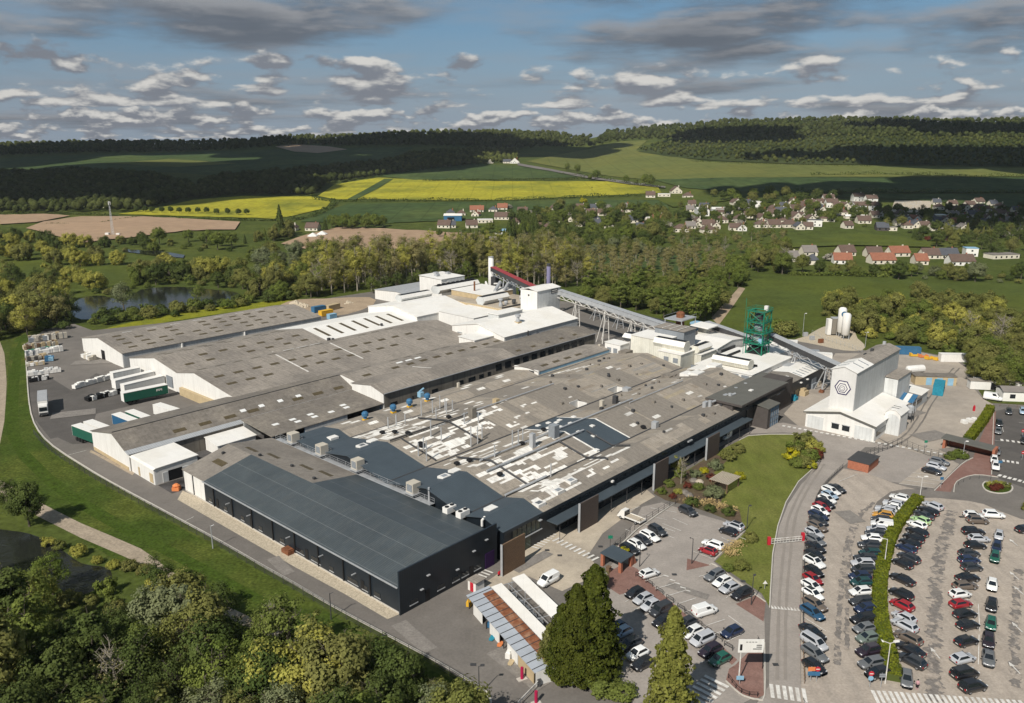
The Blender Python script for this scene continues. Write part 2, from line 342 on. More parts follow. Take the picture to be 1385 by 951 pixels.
# ================================================================ ground
def grid_mesh():
 xs = np.concatenate([np.arange(-3000,-900,60),np.arange(-900,900,30),np.arange(900,3001,60)])
 ys = np.concatenate([np.arange(-260,640,90),np.arange(640,3000,30)])
 v = [(x,y,terrain(x,y)) for y in ys for x in xs]
 n = len(xs);f = [(j * n + i,j * n + i + 1,(j + 1) * n + i + 1,(j + 1) * n + i) for j in range(len(ys) - 1) for i in range(n - 1)]
 me = bpy.data.meshes.new('ground');me.from_pydata(v,[],f);me.materials.append(MT['grass'])
 me.polygons.foreach_set('use_smooth',[True] * len(f))
 o = bpy.data.objects.new('ground',me);COL.objects.link(o);o['kind'] = 'structure'
grid_mesh()

def smooth_poly(pts,n=4,closed=True):
 """Catmull-Rom through pixel points"""
 out = [];N = len(pts)
 rngk = range(N) if closed else range(N - 1)
 for i in rngk:
  p0 = pts[(i - 1) % N] if closed or i > 0 else pts[i];p1 = pts[i];p2 = pts[(i + 1) % N]
  p3 = pts[(i + 2) % N] if closed or i + 2 < N else p2
  for k in range(n):
   t = k / n
   out.append(tuple(0.5 * (2 * b + (c - a) * t + (2 * a - 5 * b + 4 * c - d) * t * t + (3 * b - a - 3 * c + d) * t ** 3) for a,b,c,d in zip(p0,p1,p2,p3)))
 if not closed: out.append(pts[-1])
 return out
def link_sheet(name,me):
 o = bpy.data.objects.new(name,me);COL.objects.link(o);o['kind'] = 'structure';return o
ZC = [0.010];HC = [0.0]
def sheet(name,px,z,mat,smooth=0,world=None,jit=0.0):
 """flat ground sheet from a photographed outline, each a little above the one before"""
 z = ZC[0];ZC[0] += 0.0026
 if smooth: px = smooth_poly(px,smooth)
 w = world or [P(*p) for p in px]
 w = [Vector((p[0] + random.uniform(-jit,jit),p[1] + random.uniform(-jit,jit),0)) for p in w]
 tris = tessellate_polygon([w])
 me = bpy.data.meshes.new(name);fs = []
 for t in tris:
  a,b,c = (w[i] for i in t)
  fs.append(t if (b - a).cross(c - a).z > 0 else t[::-1])
 me.from_pydata([(p.x,p.y,z) for p in w],[],fs);me.materials.append(mat)
 return link_sheet(name,me)
def line_world(px,smooth=0):
 if smooth: px = smooth_poly(px,smooth,False)
 return [P(*p) for p in px]
def ribbon_mb(mb,pts,w,z,mi=0,jit=0.0):
 L,R = [],[]
 for i,p in enumerate(pts):
  a = pts[max(0,i - 1)];b = pts[min(len(pts) - 1,i + 1)]
  d = Vector((b[0] - a[0],b[1] - a[1],0)).normalized();n = Vector((-d.y,d.x,0))
  L.append(mb.pt(Vector((p[0],p[1],z)) + n * (w / 2 + random.uniform(-jit,jit))));R.append(mb.pt(Vector((p[0],p[1],z)) - n * (w / 2 + random.uniform(-jit,jit))))
 for i in range(len(pts) - 1): mb.ids((R[i],R[i + 1],L[i + 1],L[i]),mi)
def ribbon(name,px,w,z,mat,smooth=0,jit=0.0):
 z = ZC[0];ZC[0] += 0.0026
 mb = MB();ribbon_mb(mb,line_world(px,smooth),w,z,0,jit)
 o = mb.build(name,mat);o['kind'] = 'structure';return o
def kerb(name,px,w=0.25,h=0.24,smooth=0,mat='kerb'):
 pts = line_world(px,smooth);mb = MB();rows = []
 for i,p in enumerate(pts):
  a = pts[max(0,i - 1)];b = pts[min(len(pts) - 1,i + 1)]
  d = Vector((b[0] - a[0],b[1] - a[1],0)).normalized();n = Vector((-d.y,d.x,0)) * (w / 2)
  rows.append([mb.pt(q) for q in ((p.x + n.x,p.y + n.y,0),(p.x + n.x,p.y + n.y,h),(p.x - n.x,p.y - n.y,h),(p.x - n.x,p.y - n.y,0))])
 for r,s in zip(rows,rows[1:]):
  for k in range(3): mb.ids((r[k],r[k + 1],s[k + 1],s[k]))
 for r in (rows[0],rows[-1][::-1]): mb.ids(r)
 o = mb.build(name,MT[mat]);o['kind'] = 'structure';return o
def hill_sheet(name,px,mat,lift=0.6,step=14,jag=0.0,smooth=0):
 """a field draped on the terrain"""
 if smooth: px = smooth_poly(px,smooth)
 HC[0] += 0.03;lift += HC[0]
 pts = [Vector(p) for p in px];n = len(pts)
 x0,x1 = min(p.x for p in pts),max(p.x for p in pts);y0,y1 = min(p.y for p in pts),max(p.y for p in pts)
 ys = max(2.0,(y1 - y0) / 8)
 b = []
 for i in range(n):
  a,c = pts[i],pts[(i + 1) % n];k = max(1,int((c - a).length / step))
  for j in range(k): b.append(a.lerp(c,j / k))
 nb = len(b);extra = []
 y = y0 + ys / 2
 while y < y1:
  x = x0 + step / 2
  while x < x1: extra.append(Vector((x,y)));x += step
  y += ys
 r = delaunay_2d_cdt(b + extra,[],[list(range(nb))],1,1e-4)
 v = [G(p.x,p.y) + Vector((0,0,lift)) for p in r[0]]
 fs = []
 for f in r[2]:
  a,c,d = v[f[0]],v[f[1]],v[f[2]]
  fs.append(f if (c - a).cross(d - a).z > 0 else f[::-1])
 me = bpy.data.meshes.new(name);me.from_pydata(v,[],fs);me.materials.append(mat);me.polygons.foreach_set('use_smooth',[True] * len(fs))
 return link_sheet(name,me)

# ---- fields
hill_sheet('rapeseed_field',[(160,291),(215,282),(262,271),(330,266),(420,267),(449,272),(440,283),(395,293),(370,297),(240,293)],MT['rape'])
hill_sheet('rapeseed_field',[(430,266),(452,251),(490,244),(512,241),(600,245),(700,246),(820,246),(890,254),(895,262),(800,266),(700,271),(600,272),(500,270),(455,271)],MT['rape'])
hill_sheet('crop_field',[(470,271),(505,252),(520,243),(532,243),(512,256),(480,272)],MT['crop'],lift=1.0)
hill_sheet('crop_field',[(505,238),(560,230),(640,222),(715,226),(795,240),(700,243),(560,244)],MT['crop'])
hill_sheet('crop_field',[(405,301),(470,277),(600,275),(800,271),(900,272),(905,285),(840,285),(740,292),(600,300),(500,304)],MT['crop'])
hill_sheet('crop_field',[(-40,232),(-40,216),(60,212),(200,208),(330,204),(420,201),(560,200),(510,226),(330,240),(150,230)],MT['crop'])
hill_sheet('pale_field',[(372,199),(400,196),(445,199),(470,203),(430,208),(398,206)],MT['stubble'],lift=1.2)
hill_sheet('pale_field',[(145,222),(230,216),(320,222),(240,227)],MT['crop_light'],lift=1.2)
hill_sheet('hillside_field',[(712,219),(760,209),(800,202),(840,192),(876,190),(860,204),(905,212),(960,220),(1100,224),(1385,228),(1440,230),(1440,241),(1385,240),(1000,241),(900,246),(830,240),(770,230)],MT['crop_light'])
hill_sheet('crop_field',[(885,244),(1000,241),(1440,241),(1440,262),(1385,262),(1150,262),(1000,260),(930,256)],MT['crop'])
hill_sheet('crop_field',[(1040,263),(1200,264),(1440,264),(1440,285),(1385,284),(1240,272),(1150,268)],MT['crop'])
hill_sheet('meadow_field',[(890,272),(960,266),(1000,270),(940,280),(910,282)],MT['meadow'],lift=.8)
hill_sheet('ploughed_field',[(35,310),(60,301),(110,294),(180,294),(250,297),(325,302),(318,312),(250,314),(150,326),(110,330)],MT['stubble'])
hill_sheet('ploughed_field',[(0,292),(60,291),(95,293),(50,302),(0,305)],MT['stubble'])
hill_sheet('ploughed_field',[(380,331),(420,318),(460,309),(520,311),(640,318),(620,335),(430,342)],MT['stubble'])
hill_sheet('green_field',[(1062,322),(1160,318),(1250,324),(1260,336),(1150,333),(1062,337)],MT['meadow'])
sheet('green_field',[(830,335),(960,345),(990,352),(985,372),(860,362),(760,350)],0.05,MT['crop'])
sheet('green_field',[(1003,378),(1100,372),(1215,373),(1300,378),(1420,385),(1420,416),(1200,410),(1110,436),(1060,452),(972,446),(985,415)],0.05,MT['meadow'])
sheet('green_field',[(0,345),(120,340),(240,352),(330,362),(230,376),(0,385)],0.05,MT['meadow'])
sheet('farm_track',[(962,430),(985,405),(1000,388),(1008,390),(993,412),(972,440)],0.06,MT['dirt'])
hill_sheet('road',[(700,222),(760,233),(800,240),(860,249),(900,254),(900,256),(850,251),(790,242),(745,233),(700,225)],MT['asphalt'],lift=1.2)

hill_sheet('scrub_ground',[(862,206),(905,197),(1000,186),(1100,183),(1440,186),(1440,229),(1385,226),(1200,223),(1080,223),(960,218),(900,212)],M('scrub_slope',(0.04,0.052,0.018),rough=.95,spec=.03,var=.3,scale=.03,col2=(0.075,0.085,0.03),sc2=.012,fine=(.12,.2)))
# ---- verge,stream,pond,tracks beside the works
sheet('grass_bank',[(-10,600),(8,560),(14,470),(40,452),(44,470),(36,500),(42,560),(60,596),(110,638),(200,690),(300,745),(400,800),(470,845),(560,895),(650,945),(640,985),(420,900),(250,815),(120,735),(0,665),(-40,650)],0.004,MT['bank'],3)
sheet('ditch',[(6,560),(22,470),(30,470),(24,560),(40,612),(110,672),(200,722),(300,776),(390,826),(470,868),(464,876),(380,834),(290,786),(190,734),(100,684),(26,620)],0,M('ditch_growth',(0.044,0.07,0.011),rough=.95,spec=.03,var=.4,scale=.5,col2=(0.06,0.08,0.016),sc2=.12,fine=(1.8,.3)),2)
sheet('footpath',[(-60,640),(-20,640),(40,672),(110,708),(190,742),(225,768),(290,810),(345,838),(410,868),(470,880),(520,895),(560,925),(620,965),(690,1010),(640,1015),(560,960),(470,905),(390,872),(320,842),(250,800),(195,765),(110,728),(30,688),(-60,650)],0.012,MT['track'],2)
sheet('dirt_track',[(-30,470),(0,462),(8,500),(8,540),(0,600),(-30,640),(-80,600)],0.012,MT['track'],2)
sheet('stream',[(-60,705),(0,716),(40,722),(75,738),(110,762),(145,768),(150,785),(125,800),(100,806),(70,790),(30,772),(-60,772)],0.02,MT['water'],3)
sheet('pond',[(95,420),(108,404),(140,400),(170,408),(190,392),(240,388),(290,392),(320,396),(326,404),(300,411),(250,417),(200,421),(175,420),(150,428),(110,432)],0.02,MT['water'],3)
hill_sheet('river',[(165,338),(220,341),(250,346),(248,350),(205,346),(165,341)],MT['water'],lift=.05)
sheet('flower_meadow',[(120,452),(160,440),(230,425),(300,415),(400,404),(410,410),(330,420),(230,435),(150,452)],0.006,M('meadow_flowers',(0.2,0.2,0.02),rough=.9,spec=.05,var=0.3,scale=0.3,col2=(0.08,0.11,0.02),sc2=0.08,fine=(2,.25)),2)

# ---- paved ground of the works
KERB = [(33,466),(36,500),(38,530),(42,560),(52,583),(72,604),(110,629),(150,653),(200,680),(250,707),(300,734),(350,763),(400,791),(450,820),(500,847),(560,879),(600,901),(640,925),(658,938),(664,950),(660,962)]
sheet('yard',smooth_poly(KERB,2,False) + [(680,1000),(1440,1000),(1440,560),(1385,548),(1335,545),(1318,520),(1312,497),(1290,484),(1230,473),(1180,476),(1150,470),(1085,462),(990,450),(900,436),(780,410),(640,390),(520,392),(440,404),(330,424),(220,437),(125,447),(100,438),(60,446)],0.008,MT['asphalt'])
sheet('delivery_yard',[(36,502),(40,540),(46,566),(75,602),(120,600),(130,560),(245,533),(300,545),(250,500),(185,520),(130,505),(96,528),(70,512)],0.012,MT['asphalt_dark'])
sheet('bare_ground',[(380,412),(405,405),(440,404),(500,402),(505,412),(470,425),(430,428),(400,420)],0.014,MT['dirt'],2)
sheet('works_yard',[(1060,560),(1115,500),(1130,478),(1180,478),(1232,474),(1290,486),(1310,500),(1312,520),(1330,540),(1345,548),(1330,580),(1305,618),(1262,628),(1215,606),(1195,600),(1140,590),(1090,585)],0.012,MT['concrete_yard'])
sheet('gravel_pad',[(1074,460),(1090,455),(1100,449),(1114,442),(1128,441),(1146,443),(1156,449),(1160,458),(1169,466),(1166,474),(1140,474),(1112,468),(1092,464)],0.016,MT['gravel'],2)
sheet('site_road',[(1018,960),(1040,928),(1041,860),(1044,800),(1047,750),(1054,712),(1066,682),(1084,655),(1105,635),(1114,618),(1112,600),(1098,588),(1060,585),(1010,587),(990,596),(955,615),(930,632),(900,640),(905,620),(960,592),(1010,576),(1060,572),(1100,580),(1150,592),(1200,602),(1250,615),(1295,622),(1260,640),(1200,606),(1170,605),(1144,628),(1120,648),(1105,668),(1094,700),(1086,750),(1083,800),(1082,860),(1083,925),(1090,960)],0.016,MT['lot_grey'])
sheet('car_park',[(1084,960),(1083,860),(1084,800),(1088,750),(1095,702),(1106,672),(1122,652),(1141,634),(1172,640),(1212,655),(1260,668),(1290,670),(1330,660),(1440,690),(1440,990),(1084,990)],0.012,MT['lot'])
sheet('small_car_park',[(1150,633),(1176,612),(1212,604),(1258,618),(1232,655),(1205,652)],0.016,MT['lot_grey'])
sheet('small_car_park',[(1215,655),(1262,620),(1283,622),(1298,628),(1264,661)],0.02,MT['concrete_yard'])
sheet('roundabout_road',[(1205,665),(1245,662),(1290,664),(1300,648),(1330,641),(1440,660),(1440,706),(1380,702),(1330,682),(1290,676),(1240,674),(1180,690)],0.02,MT['asphalt'],2)
sheet('fresh_car_park',[(1347,556),(1362,553),(1440,555),(1440,668),(1385,660),(1341,644),(1344,600)],0.024,MT['asphalt_dark'])
sheet('red_path',[(1341,562),(1347,556),(1345,600),(1340,642),(1350,645),(1318,643),(1298,648),(1290,657),(1286,666),(1264,664),(1300,629),(1316,620),(1323,600),(1334,575)],0.028,MT['paving'])
sheet('front_yard',[(640,800),(690,765),(735,722),(800,684),(850,655),(874,662),(886,672),(868,682),(815,722),(795,752),(815,775),(760,800),(715,780),(665,796)],0.012,MT['concrete'])
sheet('staff_car_park',[(868,686),(895,680),(925,690),(1002,712),(1006,722),(965,760),(990,780),(1030,806),(1034,842),(1036,935),(990,960),(860,960),(800,860),(810,790),(830,760)],0.016,MT['lot_grey'])
sheet('gravel_strip',[(247,664),(282,679),(400,745),(480,793),(541,831),(524,838),(470,806),(400,768),(320,722),(240,676)],0.014,MT['gravel'])
sheet('gravel_strip',[(123,609),(173,634),(182,640),(178,645),(140,627),(120,614)],0.014,MT['track'])
sheet('perimeter_road',[(60,596),(110,630),(200,681),(350,764),(450,821),(560,880),(655,937),(680,965),(740,965),(690,915),(560,850),(515,836),(400,770),(300,712),(238,676),(130,616),(78,592)],0.012,MT['asphalt'])
kerb('kerb',KERB,0.35,0.3,2)
sheet('inner_yard',None,0,M('oily_asphalt',(0.075,0.07,0.068),var=.3,scale=.2,col2=(0.02,0.018,0.017),sc2=.09,amt2=.9,lo2=.5,hi2=.62),0,[W(-3,77),W(62,77),W(62,97),W(8,97),W(8,84),W(-3,84)])
# lawn and planting beds
LAWN = [(1000,596),(1012,590),(1040,588),(1070,588),(1098,592),(1110,604),(1111,618),(1100,634),(1080,652),(1063,680),(1052,712),(1045,750),(1042,800),(1041,822),(1030,803),(990,776),(967,760),(1008,720),(1004,708),(960,694),(930,684),(900,676),(884,668),(890,655),(930,636),(965,614)]
sheet('lawn',LAWN,0.02,MT['lawn'])
kerb('kerb',[(912,682),(862,717),(818,759)],0.25,0.4)
kerb('kerb',LAWN[:13] + [(1041,822)],0.2,0.22)
sheet('planting_bed',[(884,668),(895,656),(930,637),(965,614),(985,622),(965,640),(985,655),(975,680),(1000,690),(1005,712),(960,694),(930,684),(900,677)],0.026,M('planting_soil',(0.10,0.07,0.045),var=.3,scale=.8,col2=(.06,.075,.02),sc2=.2),1)
sheet('brick_island',[(929.4,756),(961,765),(928.5,772)],0.03,MT['paving'])
sheet('brick_island',[(995,817.4),(1015,809.4),(1021,805.7),(1035.5,815),(1032.7,841.4)],0.03,MT['paving'])
sheet('brick_island',[(981.7,921.5),(986,905.2),(994.7,899.8),(1027,868),(1031.5,877),(1032.6,920.4),(1033,941),(1024,945.3),(1012,943),(1000,937.7)],0.03,MT['paving'])
sheet('brick_path',[(818,792),(822,775),(845,762),(862,770),(878,788),(997,893),(990,900),(862,798),(838,805)],0.028,MT['paving'])
for px in ([(981.7,922),(1000,938.5),(1012,944),(1024,946.5),(1034,941),(1034,870)],[(1035.5,815),(1000,790),(967,765),(960,765)],[(1008,718),(967,757)],
           [(1264,664),(1300,629),(1316,620)],[(1290,666),(1294,652),(1318,643),(1350,646)],[(1344,560),(1341,642)]):
 kerb('kerb',px,0.18,0.22,3)
kerb('kerb',[(1345,655),(1334,652),(1329,657),(1334,664),(1350,668),(1366,666),(1369,659),(1358,654),(1345,655)],0.3,0.24,3)
sheet('roundabout_bed',[(1345,655.5),(1334,653),(1330,657),(1335,663),(1350,667),(1364,665),(1368,659),(1358,655)],0.05,MT['bank'],2)
# worn tar strips of the big car park
for pts,w in (([(1262,690),(1250,710),(1240,740),(1232,780),(1226,820),(1224,860),(1222,905),(1224,950)],0),([(1290,692),(1282,715),(1272,750),(1266,800),(1263,850),(1262,900),(1266,950)],2.6),([(1378,770),(1374,820),(1372,870),(1374,930)],1.6),
               ([(1168,690),(1150,720),(1142,760),(1137,800),(1134,850),(1132,900)],1.1),([(1182,680),(1160,705),(1148,760),(1146,820),(1145,880)],0.9)):
 if w: ribbon('tar_strip',smooth_poly(pts,26,False),w * .85,0.02,MT['tar'],0,w * 0.2)

for pts in ([(1196,604),(1222,590),(1238,570),(1252,545),(1275,515),(1290,498)],[(1204,606),(1230,592),(1247,571),(1261,546),(1284,514),(1298,498)],[(1172,588),(1186,592),(1204,602)]): ribbon('tyre_track',pts,.45,0,MT['asphalt'],8,.1)
for pts in ([(1115,628),(1094,660),(1076,700),(1068,760),(1063,830),(1062,920)],[(1108,624),(1086,660),(1066,704),(1058,764),(1053,830),(1051,920)]): ribbon('tyre_track',pts,.5,0,M('polished_asphalt',(0.24,0.213,0.187),var=.1),8,.06)
rp = M('repair_patch',(0.2,0.182,0.163),var=.2,scale=.6,fine=(3,.15))
for k,(px,py,a,b_,r_) in enumerate(((700,905,6,1.6,-.9),(560,862,5,1.4,-.9),(380,766,4,1.2,-.9),(1220,560,7,4,.6),(1260,590,5,3,.4),(930,800,4,1.0,-.6),(1150,700,2,3,.2),(1290,610,3,2,.3),(100,560,6,3,.4),(130,490,8,3,.2),(720,760,5,1.2,.8))):
 c = P(px,py);ca,sa = math.cos(r_),math.sin(r_);sheet('repair_patch',None,0,rp,0,[(c.x + ca * x - sa * y,c.y + sa * x + ca * y) for x,y in ((-a,-b_),(a,-b_ * .9),(a * .95,b_),(-a,b_ * 1.05))])
for k,(px,py) in enumerate(((1005,787),(740,745),(757,752),(812,740),(1049,900),(1250,700),(1120,690),(1180,800),(640,900),(520,862),(912,778),(1300,700))):
 c = P(px,py);sheet('drain_cover',None,0,MT['metal_dark'],0,[(c.x - .45,c.y - .35),(c.x + .45,c.y - .35),(c.x + .45,c.y + .35),(c.x - .45,c.y + .35)])
# ---- painted markings
ZG = ZC[0] + 0.004
mk = MB()
def mline(p,q,w=0.13): ribbon_mb(mk,[P(*p),P(*q)],w,ZG)
def zebra(pa,pb,n,half,w=0.5):
 A,B = P(*pa),P(*pb);d = (B - A);L = d.length;d.normalize();nn = Vector((-d.y,d.x,0))
 for i in range(n):
  c = A + d * (L * i / max(1,n - 1))
  for s in (0,):
   a = c - nn * half;b = c + nn * half
   ribbon_mb(mk,[a,b],w,ZG)
zebra((1044,936),(1088,942),6,1.6,0.55);zebra((1184,944),(1385,958),26,1.5,0.5)
zebra((968.7,923),(942.5,947.5),6,2.0,0.6)
zebra((752,731),(805,757),10,1.0,0.5);zebra((725,742),(747,723),8,1.0,0.35)
zebra((640,789),(661,774),6,1.0,0.4);zebra((1060,577),(1290,618),30,0.6,0.8)
zebra((1355,596),(1378,599),4,0.8,0.7);zebra((1357,624),(1376,627),4,0.8,0.6);zebra((1352,644),(1386,653),6,0.8,0.7)
for p,q in (((880,716.7),(912,729)),((896,709),(921,719)),((910,702),(930,711)),((886,711),(913,720)),((984,721),(1009,731)),((976,728),(993,737)),((938,747),(963,757)),((960,729),(976,735)),
             ((872,787),(897,780)),((886,798),(912,790)),((900,808),(926,800)),((914,819),(941,810)),((928,829),(941,824)),((953,848),(980,839)),((966,859),(976,855)),((980,870),(1005,859)),
             ((846,815),(856,810)),((858,826),(867,822)),((869,835),(878,831)),((881,844),(890,840)),((945,781),(953,779)),((957,791),(963,787)),((970,801),(976,797)),((982,810),(988,806)),((946,898),(952,896)),
             ((856,706),(880,712)),((868,697),(902,704)),((880,688),(915,694)),((836,698),(865,686)),((846,717),(870,726)),
             ((82,619),(117,610)),((250,706),(262,700)),((1216,655),(1262,661)),((1222,650),(1266,656)),((1228,645),(1270,651)),((1234,640),(1274,646)),
             ((1323,818),(1325,855)),((1324,860),(1323,900)),((1087,836),(1117,855)),((985,834),(1003,847)),((1135,652),(1160,642)),((1118,672),(1106,690)),((1095,745),(1092,790)),
             ((1344,596),(1356,598)),((1354,571),(1357,585)),((1378,572),(1385,573)),((1086,945),(1092,958))): mline(p,q)
for x,y,s in ((1265,885,1),(1371,735,1),(1378,800,1),(1372,905,1),(1372,780,1),(1376,850,1)):
 c = P(x,y);a = 0.14
 ribbon_mb(mk,[c - Vector((0,1.4,0)),c + Vector((0,0.5,0))],0.18,ZG)
 mk.poly([(c.x - .42,c.y + .5,ZG),(c.x + .42,c.y + .5,ZG),(c.x,c.y + 1.6,ZG)])
for x,y in ((897,779),(912,789),(926,799),(906,785),(920,795)):
 c = P(x,y);ribbon_mb(mk,[c,c + Vector((.9,-.5,0))],.3,ZG)
for i in range(9):
 c = P(1044 + i * 4.4,822 + i * 0.4);mk.poly([(c.x - .25,c.y - .6,ZG),(c.x + .25,c.y - .6,ZG),(c.x,c.y + .5,ZG)])
o = mk.build('road_marking',MT['white_paint']);o['kind'] = 'structure'
# ================================================================ the works
def prof_z(prof,b):
 for (b0,z0),(b1,z1) in zip(prof,prof[1:]):
  if b0 - 1e-6 <= b <= b1 + 1e-6: return z0 + (z1 - z0) * (b - b0) / (b1 - b0)
 return prof[0][1] if b < prof[0][0] else prof[-1][1]
class Hall:
 """a long building: a runs along the ridge, b across; axis 'u' or 'v' says which survey axis a is"""
 def __init__(s,name,label,cat,axis,a0,a1,prof,walls,roof,base=0.0,oh=0.3,t=0.14,roofsegs=None,group=None,wallsegs=None):
  s.ax,s.a0,s.a1,s.prof,s.base = axis,a0,a1,prof,base
  b0,b1 = prof[0][0],prof[-1][0]
  s.b0,s.b1 = b0,b1
  s.o = (s.uv(a0,b0)[0],s.uv(a0,b0)[1],base)
  s.root = uthing(name,label,cat,s.o[0],s.o[1],base,group)
  wm = walls if isinstance(walls,(list,tuple)) else [walls] * 4   # end a0,end a1,side b0,side b1
  k = 0.02
  for i,a in ((0,a0),(1,a1)):
   mb = MB(s.o);th = 0.25 if i == 0 else -0.25
   ring = [(b0 + .05,base)] + [(b1 - .05,base)] + [(min(max(b,b0 + .05),b1 - .05),z - .05) for b,z in prof[::-1]]
   A = [(*s.uv(a,b),z) for b,z in ring];B = [(*s.uv(a + th,b),z) for b,z in ring]
   mb.poly(A);mb.poly(B[::-1])
   for q in range(len(A)): mb.poly((A[q],B[q],B[(q + 1) % len(A)],A[(q + 1) % len(A)]))
   mb.build('gable_wall',MT[wm[i]],s.root)
  segs = {2: (wallsegs or {}).get(2,[(a0,a1,wm[2])]),3: (wallsegs or {}).get(3,[(a0,a1,wm[3])])}
  for i,b,z,d in ((2,b0,prof[0][1],.25),(3,b1,prof[-1][1],-.25)):
   for sa,sb,mm in segs[i]:
    mb = MB(s.o)
    mb.box(*s.rng(sa + .26 if sa == a0 else sa,sb - .26 if sb == a1 else sb,min(b,b + d),max(b,b + d)),base,z - .06)
    mb.build('side_wall',MT[mm],s.root)
  for seg in (roofsegs if roofsegs is not None else [(a0,a1,None,roof)]):
   sa,sb,which,mm = seg
   mb = MB(s.o)
   for j,((p,zp),(q,zq)) in enumerate(zip(prof,prof[1:])):
    if which is not None and j not in which: continue
    sl = (zq - zp) / (q - p)
    pp,zpp,qq,zqq = p,zp,q,zq
    if j == 0: pp,zpp = p - oh,zp - sl * oh
    if j == len(prof) - 2: qq,zqq = q + oh,zq + sl * oh
    s0 = sa - (oh if sa == a0 else 0);s1 = sb + (oh if sb == a1 else 0)
    pts = [(*s.uv(s0,pp),zpp + t),(*s.uv(s1,pp),zpp + t),(*s.uv(s1,qq),zqq + t),(*s.uv(s0,qq),zqq + t)]
    if s.ax == 'v': pts = pts[::-1]
    mb.slab(pts,t)
   mb.build('roof',MT[mm],s.root)
  s.t = t
 def uv(s,a,b): return (a,b) if s.ax == 'u' else (b,a)
 def rng(s,a0,a1,b0,b1): return (a0,a1,b0,b1) if s.ax == 'u' else (b0,b1,a0,a1)
 def z(s,b): return prof_z(s.prof,b) + s.t
 def sky(s,a,b,la,lb,mat='skylight_brown',name='skylight',h=0.05):
  """a flat light lying on the slope"""
  e = 1e-3;sl = (s.z(b + e) - s.z(b - e)) / (2 * e);zc = s.z(b)
  mb = MB(s.o);q = []
  for sa,sb in ((-1,-1),(1,-1),(1,1),(-1,1)): q.append((*s.uv(a + sa * la / 2,b + sb * lb / 2),zc + sl * sb * lb / 2 + h))
  if s.ax == 'v': q = q[::-1]
  mb.slab(q,h + .02);return mb.build(name,MT[mat],s.root)
 def part(s,name,mat,*boxes):
  mb = MB(s.o)
  for bx in boxes: mb.box(*bx)
  return mb.build(name,mat if isinstance(mat,bpy.types.Material) else MT[mat],s.root)
 def tubes(s,name,mat,*segs,n=6):
  mb = MB(s.o)
  for p,q,r in segs: mb.tube(p,q,r,n=n)
  return mb.build(name,MT[mat],s.root)
 def bits(s): return MB(s.o)
 def child(s,mb,name,mat,smooth=False): return mb.build(name,MT[mat],s.root,smooth)

# ---------------------------------------------------------------- dark clad hall
H1 = Hall('dark_hall','long charcoal clad hall with a shallow dark roof beside the perimeter road','hall','v',0,76.5,[(0,5.25),(11.8,8.0),(23.4,6.3)],['navy','white_wall','navy','navy'],'slate_sheet',oh=0.25,
          roofsegs=[(0,66.5,[0],'slate_sheet'),(66.5,76.5,[0],'fibre_v'),(0,42,[1],'slate_sheet'),(42,76.5,[1],'fibre_v')],wallsegs={2: [(0,67,'navy'),(67,76.5,'white_wall')]})
H1.part('parapet_wall','navy',(-.3,24,-.45,-.12,0,8.35))
H1.part('gutter','metal',(-.5,-.28,0,67,5.05,5.25))
H1.part('plinth','kerb',(-.12,0,0.1,76,0,.35))
for i in range(1,9): H1.part('downpipe','black',(-.22,0,i * 7.85 - .15,i * 7.85 + .15,.35,5.2))
H1.part('downpipe','metal_dark',(-.2,0,71.9,72.1,.3,5.1))
for v,w in ((6,1.6),(9.5,1.6),(13,3),(19.5,1.2),(24.5,3),(30,3),(36,1.5),(44,1.2),(51,1.2),(58,1.2),(64.6,1.4)):
 f = H1.part('window','glass',(-.06,0,v - w / 2,v + w / 2,.9,1.8));f2 = MB(H1.o);f2.box(-.1,0,v - w / 2 - .1,v + w / 2 + .1,.72,.86);f2.build('sill',MT['metal'],f)
for v in (10.2,27.5,47.5,61.5): H1.part('door','black',(-.07,0,v - .5,v + .5,.3,2.5))
for v in (12,22,33,47.5,56): H1.part('wall_lamp','metal',(-1.0,-.05,v - .12,v + .12,3.2,3.35))
for u in (2.8,9.3,13,15.4,18.6):
 f = H1.part('window','glass',(u - .85,u + .85,-.5,-.44,1.0,1.9));f2 = MB(H1.o);f2.box(u - .95,u + .95,-.56,-.44,.82,.98);f2.build('sill',MT['metal'],f)
for u in (6,17): H1.part('door','black',(u - .5,u + .5,-.52,-.44,.05,2.3))
for u,z in ((4.6,2.9),(6.2,5),(13.3,3.1),(17.6,5.1),(21,6.1)): H1.part('wall_lamp','metal',(u - .35,u + .35,-.85,-.46,z,z + .14))
H1.part('roller_door','purple',(20.7,23.2,-.53,-.45,.02,3.2))
for a,b in ((70.5,6.0),): H1.sky(a,b,4.5,1.6)
for a,b in ((63,15.5),(52,17),(46,18),(70,14)): H1.sky(a,b,4.5,1.0)
for a,b in ((64.5,12.9),(54,14.6),(44,13.6),(73.5,8.6)): H1.part('roof_vent','metal_dark',(b - .3,b + .3,a - .3,a + .3,H1.z(b) - .1,H1.z(b) + .5))
